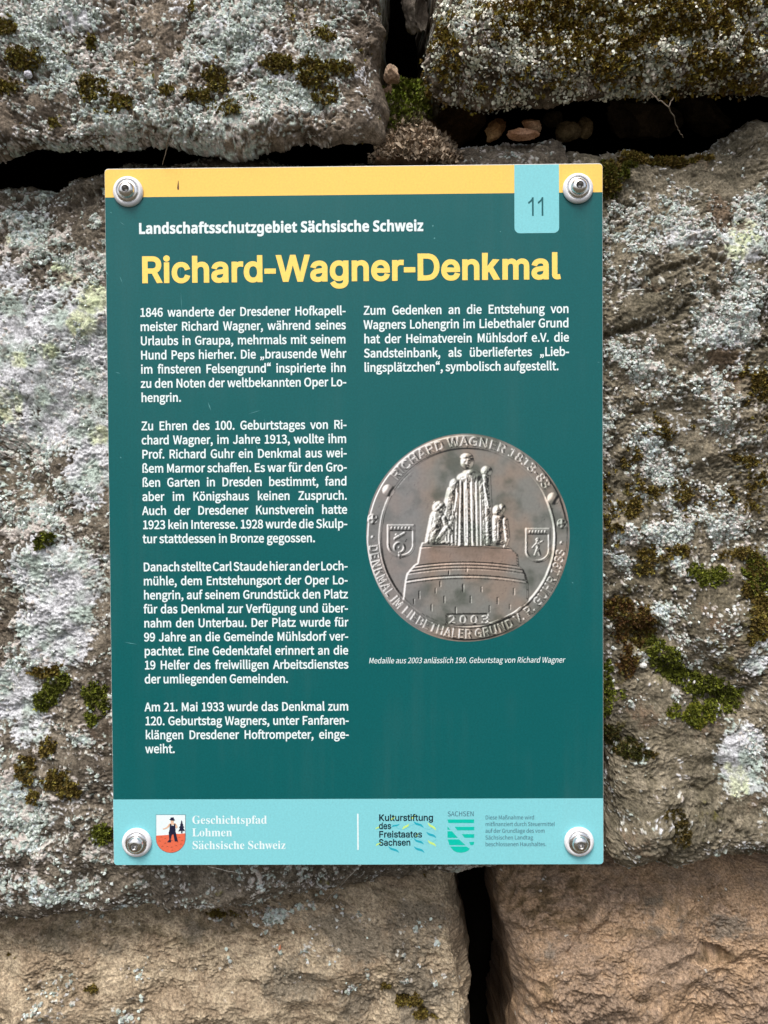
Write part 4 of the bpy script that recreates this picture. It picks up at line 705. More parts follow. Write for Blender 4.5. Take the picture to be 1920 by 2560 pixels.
104: [828, 25, 126, 0, 125, 0, 0, 538, 68, 62, 64, 38, 70, 13, 44, -5, 36, -16, 27, -26, 19, -38, 14, -113, 0, -453, 125, 0, 0, 469, -6, 87, -19, 72, -30, 57, -44, 41, -57, 25, -71, 9, -93, -17, -81, -45, -71, -62, 5, 450, -125, 0],
105: [375, 4, 126, 0, 125, 0, 0, 741, -125, 0, 12, 211, 896, 37, 20, 21, 37, 0, 46, -21, 36, -37, 20, -46, 0, -36, -20, -20, -36, 0, -46, 20, -37, 36, -20],
107: [753, 12, 126, 0, 122, 0, 0, 195, 139, 162, 217, -357, 135, 0, -279, 442, 247, 299, -139, 0, -320, -390, 0, 735, -122, 0],
108: [387, 12, 299, -14, 30, 7, -18, 96, -43, 2, -12, 17, -5, 978, -125, 0, 3, -987, 10, -41, 17, -33, 25, -23, 34, -15],
109: [1263, 43, 126, 0, 125, 0, 0, 538, 65, 63, 62, 37, 59, 13, 42, -5, 35, -16, 27, -26, 19, -38, 14, -113, 0, -453, 124, 0, 0, 538, 67, 63, 62, 37, 58, 13, 43, -5, 35, -16, 27, -26, 18, -38, 15, -113, 0, -453, 124, 0, 0, 469, -6, 87, -18, 72, -31, 57, -43, 41, -56, 25, -69, 9, -87, -18, -81, -50, -78, -74, -41, 76, -30, 28, -36, 21, -45, 12, -96, 0, -81, -32, -109, -90, -12, 108, -102, 0],
110: [832, 25, 126, 0, 125, 0, 0, 538, 68, 62, 64, 38, 70, 13, 44, -5, 36, -16, 27, -26, 19, -38, 14, -113, 0, -453, 125, 0, 0, 469, -6, 87, -19, 72, -30, 57, -44, 41, -57, 25, -71, 9, -94, -17, -81, -46, -73, -64, -15, 108, -102, 0],
111: [827, 24, 413, -18, 89, 12, 81, 34, 70, 56, 54, 76, 36, 96, 13, 114, -13, 114, -36, 97, -54, 76, -70, 57, -81, 34, -89, 12, -88, -12, -81, -34, -70, -57, -55, -76, -35, -97, -13, -114, 13, -114, 35, -96, 55, -76, 70, -56, 81, -34, 24, 413, 86, -60, 9, -52, 27, -43, 42, -32, 56, -20, 69, -7, 81, 7, 80, 20, 69, 32, 57, 43, 43, 52, 27, 60, 9, 61, -9, 52, -27, 43, -43, 33, -57, 20, -69, 7, -80, -7, -81, -20, -69, -33, -56, -43, -42, -52, -27],
112: [846, 23, 126, -312, 125, 0, -4, 380, 68, -47, 69, -29, 68, -10, 82, 12, 76, 36, 66, 57, 52, 79, 33, 98, 13, 118, -9, 108, -25, 92, -42, 75, -58, 56, -73, 35, -88, 12, -85, -15, -79, -38, -72, -52, -15, 86, -102, 0, 18, 405, 89, -58, 15, -96, 60, 0, 390, 69, 55, 65, 34, 62, 12, 64, -9, 50, -26, 38, -40, 26, -55, 14, -67, 5, -77, -7, -86, -21, -72, -32, -58, -43, -42, -51, -27],
114: [529, 15, 126, 0, 125, 0, 0, 476, 56, 100, 65, 55, 65, 17, 72, -12, 23, 108, -49, 14, -70, -3, -76, -37, -66, -68, -31, -44, -12, 135, -102, 0],
115: [638, 48, 319, -18, 81, 8, 67, 23, 52, 34, 38, 45, 23, 52, 8, 58, -9, 63, -25, 49, -38, 38, -99, 54, -165, 71, -26, 21, -17, 26, -6, 31, 15, 54, 46, 39, 77, 15, 61, -9, 55, -23, 52, -33, 60, 77, -64, 43, -78, 30, -87, 12, -76, -8, -63, -21, -50, -32, -36, -43, -23, -50, -7, -56, 8, -57, 24, -47, 36, -37, 95, -53, 167, -74, 29, -24, 18, -29, 7, -34, -16, -58, -20, -24, -65, -30, -87, -1, -76, 22, -101, 64, -60, -83, 79, -53, 94, -36],
116: [514, 23, 381, -17, 114, 27, -24, 94, -56, -18, -67, 1, -30, 13, -21, 20, -23, 63, -3, 457, 202, 0, 0, 101, -202, 0, 0, 209, -103, 0, -14, -209, -117, -7, 0, -94, 110, 0, 5, -481, 15, -60, 27, -49, 39, -37, 54, -23],
117: [828, 25, 342, -18, 93, 17, 80, 47, 72, 70, 13, -116, 104, 0, 0, 741, -124, 0, 0, -525, -67, -72, -64, -41, -70, -13, -44, 5, -35, 15, -27, 27, -19, 37, -14, 112, 0, 455, -125, 0, 0, -470, 6, -87, 18, -72, 31, -56, 44, -41, 57, -24],
118: [711, 8, 285, 0, 146, 0, 262, 741, -123, 0, -208, -640, -7, 0, -208, 640, -129, 0],
119: [1094, 16, 243, 0, 144, 0, 156, 613, 7, 0, 157, -613, 151, 0, 201, 741, -120, 0, -153, -635, -7, 0, -168, 635, -121, 0, -165, -635, -7, 0, -154, 635, -127, 0],
121: [711, 20, 206, -310, 58, 25, 48, 40, 41, 51, 62, 131, 278, 804, -121, 0, -194, -621, -7, 0, -224, 621, -129, 0, 297, -742, -34, -100, -46, -70, -30, -25, -34, -15, -69, -2, -27, 8, -25, -99, 55, -13],
122: [648, 10, 48, 0, 560, 0, 0, 101, -403, 0, 391, 573, 0, 67, -506, 0, 0, -101, 348, 0, -390, -573],
223: [877, 58, 660, -10, 60, 22, 48, 35, 36, 46, 22, 54, 8, 60, -23, 103, -56, 69, -145, 86, -56, 44, -22, 61, 10, 49, 93, 135, 26, 56, 10, 69, -7, 58, -22, 53, -35, 45, -49, 35, -61, 23, -74, 8, -88, -10, -73, -29, -59, -47, -43, -63, -26, -77, -8, -89, 0, -786, 122, 0, 0, 763, 6, 72, 15, 59, 26, 47, 34, 33, 42, 19, 51, 7, 38, -5, 32, -12, 25, -21, 29, -59, 4, -37, -10, -58, -115, -190, -10, -61, 22, -89, 56, -59, 145, -84, 56, -50, 22, -73, -15, -61, -44, -45, -32, -12, -67, -3, -54, 14, -80, 50, -49, -88, 65, -40, 71, -26],
228: [768, 36, 296, -18, 89, 15, 82, 38, 75, 54, 15, -89, 102, 0, 0, 456, -6, 86, -20, 74, -34, 61, -49, 45, -66, 28, -82, 10, -113, -16, -99, -36, -78, -45, 48, -86, 64, 38, 75, 29, 83, 12, 53, -7, 41, -20, 28, -30, 18, -39, 13, -91, -143, -21, -115, -30, -88, -40, -61, -50, -36, -62, -12, -74, 8, -62, 21, -52, 33, -41, 43, -30, 52, -18, 14, 296, 86, -58, 24, -20, 23, -13, 29, -4, 39, 7, 44, 24, 40, 42, 33, 63, 28, 86, 23, 112, 17, 0, -206, -69, -54, -66, -32, 12, 281, 899, 34, 19, 19, 33, 0, 41, -19, 33, -34, 19, -41, 0, -33, -19, -19, -33, 0, -41, 19, -33, 33, -19, 12, 575, 899, 33, 19, 20, 33, 0, 41, -20, 33, -33, 19, -42, 0, -34, -19, -19, -33, 0, -41, 19, -33, 34, -19],
246: [827, 24, 413, -18, 89, 12, 81, 34, 70, 56, 54, 76, 36, 96, 13, 114, -13, 114, -36, 97, -54, 76, -70, 57, -81, 34, -89, 12, -88, -12, -81, -34, -70, -57, -55, -76, -35, -97, -13, -114, 13, -114, 35, -96, 55, -76, 70, -56, 81, -34, 24, 413, 86, -60, 9, -52, 27, -43, 42, -32, 56, -20, 69, -7, 81, 7, 80, 20, 69, 32, 57, 43, 43, 52, 27, 60, 9, 61, -9, 52, -27, 43, -43, 33, -57, 20, -69, 7, -80, -7, -81, -20, -69, -33, -56, -43, -42, -52, -27, 12, 288, 899, 33, 19, 19, 33, 0, 41, -19, 33, -33, 19, -42, 0, -33, -19, -18, -33, 0, -41, 18, -33, 33, -19, 12, 580, 899, 33, 19, 19, 33, 0, 41, -19, 33, -33, 19, -41, 0, -34, -19, -18, -33, 0, -41, 18, -33, 34, -19],
252: [828, 25, 342, -18, 93, 17, 80, 47, 72, 70, 13, -116, 104, 0, 0, 741, -124, 0, 0, -525, -67, -72, -64, -41, -70, -13, -44, 5, -35, 15, -27, 27, -19, 37, -14, 112, 0, 455, -125, 0, 0, -470, 6, -87, 18, -72, 31, -56, 44, -41, 57, -24, 12, 287, 899, 34, 19, 19, 33, 0, 41, -19, 33, -34, 19, -41, 0, -33, -19, -19, -33, 0, -41, 19, -33, 33, -19, 12, 580, 899, 34, 19, 19, 33, 0, 41, -19, 33, -34, 19, -41, 0, -33, -19, -19, -33, 0, -41, 19, -33, 33, -19],
8220: [1364, 19, 1050, 1104, -28, 52, -83, -57, -35, -40, -28, -47, -18, -53, -7, -59, 15, -67, 39, -45, 54, -17, 51, 13, 31, 34, 11, 41, -11, 45, -29, 31, -59, 10, -24, -9, 15, 62, 42, 59, 19, 1312, 1104, -28, 52, -83, -57, -35, -40, -28, -47, -18, -53, -7, -59, 15, -67, 39, -45, 54, -17, 51, 13, 31, 34, 11, 41, -11, 45, -30, 31, -60, 10, -22, -9, 15, 62, 42, 59],
8222: [647, 18, 131, -221, 89, 70, 32, 43, 23, 47, 14, 52, 1, 99, -22, 60, -42, 31, -51, 2, -35, -19, -20, -37, 0, -47, 22, -34, 35, -18, 33, -1, -14, -76, -38, -61, -63, -52, 18, 398, -221, 89, 70, 32, 43, 23, 47, 14, 52, 2, 99, -23, 60, -42, 31, -50, 2, -35, -19, -21, -37, 1, -47, 21, -34, 36, -18, 34, -1, -14, -76, -38, -61, -64, -52],
}
GLYPHS['I'] = {
45: [891, 4, 662, 481, 0, -112, -438, 0, 0, 112],
49: [891, 4, 150, 0, 0, 107, 618, 0, 0, -107, 8, 542, 1000, 0, -1000, -125, 0, 0, 881, -6, 0, -242, -178, 0, 136, 221, 161],
68: [987, 40, 189, 0, 0, 112, 273, 1, 72, 11, 63, 20, 54, 31, 44, 41, 36, 49, 26, 58, 18, 66, 8, 73, 0, 79, -8, 73, -18, 65, -26, 57, -35, 49, -43, 40, -52, 31, -60, 20, -69, 11, -289, 1, 0, 112, 308, -2, 88, -13, 78, -26, 69, -40, 59, -51, 47, -63, 37, -75, 25, -84, 12, -94, 0, -101, -13, -94, -24, -85, -37, -75, -49, -63, -60, -52, -71, -40, -81, -27, -91, -13, 4, 245, 1000, 0, -1000, -127, 0, 0, 1000],
70: [806, 10, 118, 0, 0, 1000, 608, 0, 0, -112, -481, 0, 0, -341, 436, 0, 0, -112, -436, 0, 0, -435],
75: [917, 8, 205, 286, 0, 139, 91, 116, 95, 109, 324, 350, 166, 0, -427, -458, -6, 1, 4, 118, 0, 0, 1000, 127, 0, 0, -1000, 4, 732, 0, -363, 509, 79, 99, 434, -608],
82: [883, 42, 118, 0, 0, 1000, 383, -1, 68, -9, 59, -17, 51, -27, 42, -33, 33, -39, 25, -46, 16, -51, 9, -56, 0, -58, -9, -56, -16, -50, -25, -45, -33, -39, -42, -33, -51, -25, -59, -17, -68, -8, -312, -1, 0, 112, 295, 1, 46, 5, 38, 10, 33, 16, 26, 20, 21, 24, 15, 28, 10, 32, 5, 36, 0, 38, -5, 37, -10, 33, -15, 29, -21, 25, -27, 20, -32, 17, -39, 10, -46, 6, -238, 1, 0, -889, 4, 694, 0, -242, 450, 143, 0, 246, -450],
83: [878, 96, 404, -16, -66, 7, -60, 16, -53, 24, -46, 30, -38, 36, -29, 43, -22, 48, -12, 52, -3, 28, 130, 0, 7, -36, 12, -32, 19, -28, 23, -23, 29, -19, 32, -15, 73, -16, 84, 0, 40, 7, 38, 12, 34, 17, 28, 21, 24, 25, 17, 28, 11, 31, 3, 34, -3, 30, -9, 26, -14, 22, -44, 35, -58, 28, -230, 68, -70, 29, -57, 36, -45, 43, -30, 50, -15, 59, -1, 60, 10, 51, 20, 47, 30, 43, 38, 35, 44, 30, 52, 23, 56, 16, 61, 7, 65, 0, 61, -7, 56, -16, 50, -23, 43, -30, 37, -34, 29, -41, 20, -44, 11, -49, 2, -25, -125, 0, -11, 46, -23, 39, -35, 32, -44, 23, -51, 14, -57, 4, -41, -2, -38, -7, -34, -12, -30, -16, -26, -19, -20, -23, -15, -26, -9, -28, -3, -30, 4, -32, 10, -27, 17, -23, 48, -37, 57, -25, 203, -58, 64, -25, 61, -34, 29, -21, 25, -24, 22, -28, 18, -32, 12, -36, 6, -41, -1, -49, -9, -51, -19, -48, -29, -43, -37, -38, -45, -32, -54, -25, -62, -17, -69, -8],
87: [1349, 23, 305, 0, -273, 1000, 130, 0, 187, -731, 38, -191, -15, 0, 28, 140, 32, 134, 170, 648, 144, 0, 190, -731, 41, -191, -17, 0, 28, 140, 198, 782, 130, 0, -274, -1000, -147, 0, -189, 700, -46, 234, 27, 0, -39, -205, -195, -729],
97: [765, 60, 291, -16, -44, 6, -42, 12, -38, 17, -33, 23, -28, 29, -23, 34, -15, 39, -7, 44, -1, 45, 6, 37, 11, 32, 17, 27, 20, 23, 25, 19, 58, 29, 67, 18, 209, 29, 41, 11, 14, 8, 9, 11, 5, 28, -8, 55, -10, 23, -13, 20, -18, 17, -22, 13, -25, 10, -61, 7, -65, -7, -51, -22, -38, -30, -26, -35, -8, -18, -116, 34, 19, 43, 25, 35, 29, 30, 33, 24, 36, 20, 78, 24, 80, 8, 57, -5, 63, -14, 61, -29, 27, -20, 24, -27, 21, -31, 15, -39, 10, -45, 3, -52, 0, -494, -118, 0, 0, 102, -8, 0, -24, -35, -37, -36, -52, -29, -32, -10, -36, -7, 24, 357, 90, 40, 6, 35, 11, 31, 18, 25, 20, 21, 25, 16, 27, 11, 29, 5, 30, 1, 117, -18, -11, -69, -16, -165, -26, -50, -18, -37, -28, -12, -19, -8, -22, -2, -27, 2, -24, 6, -21, 11, -19, 33, -29, 46, -18, 27, -4],
99: [778, 61, 374, -15, -62, 11, -56, 21, -51, 32, -44, 41, -36, 49, -28, 58, -19, 64, -10, 70, 0, 76, 10, 71, 19, 64, 28, 58, 36, 49, 44, 41, 51, 32, 56, 22, 62, 10, 87, -2, 66, -16, 59, -28, 51, -39, 40, -50, 34, -75, -116, -29, -14, 37, -22, 32, -28, 27, -35, 20, -41, 13, -48, 4, -46, -4, -41, -13, -35, -21, -29, -29, -24, -34, -19, -39, -13, -44, -8, -46, -3, -50, 3, -48, 8, -46, 13, -43, 19, -39, 24, -34, 29, -28, 35, -22, 41, -12, 71, -4, 45, 9, 38, 17, 33, 25, 25, 31, 25, 56, 115, -29, -25, -63, -38, -53, -48, -43, -58, -32, -65, -20, -35, -4],
100: [834, 36, 353, -15, -57, 11, -52, 21, -48, 32, -41, 40, -33, 49, -27, 58, -18, 65, -9, 72, 0, 76, 9, 72, 18, 64, 27, 58, 34, 49, 41, 40, 47, 31, 53, 21, 57, 10, 53, 1, 41, -5, 34, -10, 54, -32, 37, -38, 29, -42, 9, 0, 0, 372, 120, 0, 0, -1000, -116, 0, 0, 115, -12, 0, -23, -34, -35, -39, -49, -35, -32, -13, -37, -7, 36, 424, 93, 41, 8, 36, 16, 31, 23, 27, 30, 21, 36, 16, 42, 11, 46, 5, 51, 0, 54, -5, 51, -11, 46, -16, 41, -21, 35, -26, 29, -32, 23, -36, 16, -41, 7, -45, 0, -42, -8, -36, -16, -32, -24, -26, -30, -21, -35, -16, -42, -11, -45, -5, -49, 0, -52, 5, -49, 11, -46, 16, -42, 21, -37, 27, -30, 32, -24, 36, -17, 42, -8],
101: [794, 74, 381, -15, -65, 11, -59, 21, -52, 32, -44, 41, -37, 49, -28, 57, -18, 64, -10, 70, 0, 75, 10, 70, 18, 65, 28, 58, 35, 49, 43, 42, 50, 32, 56, 22, 62, 11, 54, 1, 79, -14, 39, -13, 36, -19, 34, -25, 31, -29, 27, -36, 22, -42, 18, -48, 13, -54, 6, -61, 1, -81, -583, 0, 0, 101, 517, 0, -55, -37, -3, 48, -8, 43, -13, 40, -18, 35, -23, 30, -28, 24, -33, 18, -37, 10, -43, 4, -43, -4, -38, -11, -34, -18, -30, -24, -24, -29, -20, -33, -14, -37, -9, -38, -2, -133, 7, -49, 12, -44, 19, -39, 24, -32, 29, -26, 35, -20, 38, -14, 42, -7, 65, 3, 50, 14, 42, 27, 32, 37, 17, 35, 116, -28, -14, -37, -19, -34, -25, -31, -30, -27, -35, -23, -39, -18, -42, -14, -47, -8],
102: [499, 4, 448, 746, 0, -103, -435, 0, 0, 103, 21, 158, 0, 1, 869, 7, 38, 13, 33, 19, 29, 24, 24, 28, 19, 32, 14, 34, 10, 66, 5, 45, -4, 50, -13, -30, -103, -36, 9, -61, -2, -27, -9, -20, -15, -13, -21, -9, -27, -2, -33, 0, -823],
103: [836, 64, 380, -295, -50, 4, -46, 10, -41, 14, -36, 18, -31, 21, -50, 50, -27, 42, 100, 56, 25, -32, 33, -34, 46, -27, 30, -10, 74, -8, 56, 5, 50, 14, 42, 24, 32, 35, 19, 45, 6, 57, 0, 145, -10, 0, -23, -34, -34, -37, -49, -32, -32, -12, -37, -7, -44, -3, -58, 5, -54, 14, -50, 24, -44, 33, -38, 42, -31, 50, -23, 59, -13, 66, -5, 74, 5, 73, 13, 67, 23, 61, 31, 52, 37, 44, 45, 36, 50, 26, 55, 15, 59, 6, 44, -3, 38, -7, 31, -13, 50, -34, 34, -38, 23, -34, 10, 0, 0, 119, 117, 0, -1, -795, -10, -57, -19, -49, -29, -41, -36, -34, -42, -27, -49, -19, -53, -13, -57, -6, 36, 425, 117, 41, 7, 36, 14, 31, 21, 26, 27, 22, 33, 16, 39, 11, 44, 5, 50, 0, 53, -5, 49, -11, 44, -16, 40, -21, 35, -26, 29, -31, 22, -37, 16, -41, 7, -45, 0, -42, -8, -36, -16, -32, -23, -27, -30, -21, -35, -16, -40, -11, -44, -5, -47, 0, -51, 5, -48, 11, -44, 17, -39, 21, -34, 27, -27, 31, -22, 37, -15, 41, -7],
104: [806, 38, 223, 0, -120, 0, 0, 1000, 120, 0, 0, -435, -22, 0, 26, 62, 33, 49, 39, 36, 45, 24, 49, 15, 54, 5, 48, -4, 45, -10, 40, -18, 36, -24, 30, -31, 24, -38, 18, -46, 10, -53, 4, -60, 0, -472, -120, 0, -1, 490, -10, 50, -21, 41, -29, 32, -38, 22, -45, 11, -43, 0, -33, -5, -31, -10, -29, -15, -24, -21, -21, -25, -16, -30, -11, -34, -6, -39],
105: [328, 4, 103, 0, 0, 746, 120, 0, 0, -746, 24, 153, 871, -20, 5, -19, 11, -16, 15, -11, 17, -5, 20, 0, 22, 5, 20, 11, 17, 16, 15, 19, 11, 20, 5, 23, 0, 21, -5, 18, -11, 16, -15, 11, -17, 6, -20, 0, -22, -6, -20, -11, -17, -16, -15, -18, -11, -21, -5],
108: [372, 16, 246, -3, -48, 9, -37, 20, -29, 29, -18, 38, -9, 47, -2, 860, 120, 0, 1, -822, 8, -48, 9, -14, 14, -9, 57, -4, 22, 4, 21, -102, -52, -8],
109: [1199, 71, 103, 0, 0, 746, 117, 0, 1, -165, -10, 0, 13, 37, 16, 33, 20, 29, 24, 24, 26, 20, 58, 26, 63, 9, 51, -5, 45, -17, 38, -28, 30, -37, 22, -43, 14, -50, -17, 0, 11, 35, 17, 32, 21, 28, 25, 25, 28, 21, 32, 17, 35, 12, 37, 8, 38, 2, 43, -3, 39, -9, 37, -16, 34, -22, 28, -29, 24, -34, 17, -42, 11, -48, 4, -55, 0, -501, -121, 0, -1, 524, -10, 44, -20, 34, -30, 23, -33, 16, -37, 8, -37, 0, -30, -5, -28, -9, -24, -14, -21, -18, -17, -21, -13, -24, -9, -27, -4, -30, -1, -501, -120, 0, -1, 531, -9, 36, -19, 31, -27, 25, -33, 17, -37, 9, -35, 0, -55, -14, -26, -13, -22, -18, -19, -23, -16, -27, -11, -31, -5, -36, -1, -487],
110: [805, 38, 223, 0, -120, 0, 0, 746, 116, 0, 1, -181, -19, 0, 26, 62, 33, 49, 39, 36, 45, 24, 49, 15, 54, 5, 48, -4, 45, -10, 40, -18, 35, -24, 30, -31, 24, -38, 19, -46, 10, -53, 4, -60, 0, -472, -120, 0, -1, 490, -10, 50, -21, 41, -29, 32, -38, 22, -45, 11, -43, 0, -33, -5, -31, -10, -29, -15, -24, -21, -21, -25, -16, -30, -11, -34, -6, -39],
114: [509, 23, 103, 0, 0, 746, 116, 0, 0, -115, 8, 0, 17, 35, 24, 30, 32, 26, 36, 19, 40, 12, 103, 1, -3, -120, -46, 6, -40, 0, -33, -5, -30, -10, -28, -14, -23, -19, -20, -22, -16, -26, -11, -29, -5, -32, -1, -483],
115: [717, 84, 332, -15, -47, 5, -44, 10, -40, 15, -35, 20, -31, 25, -26, 30, -20, 35, -19, 60, 115, 24, 13, -37, 20, -30, 26, -24, 32, -16, 38, -9, 42, -4, 49, 4, 41, 11, 35, 18, 25, 24, 16, 27, 5, 29, -3, 25, -9, 21, -16, 19, -21, 15, -28, 13, -189, 48, -56, 22, -45, 28, -33, 34, -23, 40, -11, 46, 0, 46, 8, 40, 16, 36, 24, 32, 29, 28, 36, 23, 41, 19, 46, 12, 49, 6, 51, 0, 46, -5, 41, -11, 37, -15, 31, -20, 28, -24, 22, -28, 19, -30, 20, -52, -110, -25, -12, 27, -16, 25, -22, 23, -28, 19, -37, 11, -44, 4, -42, -4, -37, -10, -32, -17, -24, -23, -15, -26, -5, -29, 4, -26, 10, -22, 17, -19, 23, -15, 71, -25, 146, -35, 56, -22, 44, -28, 33, -34, 22, -39, 11, -46, 0, -46, -8, -41, -17, -37, -24, -34, -31, -29, -38, -24, -44, -19, -49, -13, -53, -6],
116: [447, 4, 401, 746, 0, -103, -388, 0, 0, 103, 18, 128, 926, 120, 0, 0, -750, 5, -26, 8, -21, 14, -15, 19, -10, 45, -6, 58, 7, 22, -102, -57, -10, -31, -1, -60, 6, -50, 16, -40, 28, -30, 38, -18, 47, -5, 56],
117: [806, 37, 334, -9, -46, 7, -43, 14, -38, 20, -32, 28, -28, 35, -21, 42, -15, 49, -7, 56, -1, 504, 120, 0, 2, -491, 10, -49, 20, -41, 30, -33, 38, -21, 45, -11, 43, -1, 33, 5, 31, 11, 28, 15, 25, 21, 20, 25, 17, 30, 11, 34, 5, 39, 1, 467, 120, 0, 0, -746, -116, 0, 0, 181, 18, 0, -26, -63, -33, -49, -40, -36, -44, -24, -49, -14],
}
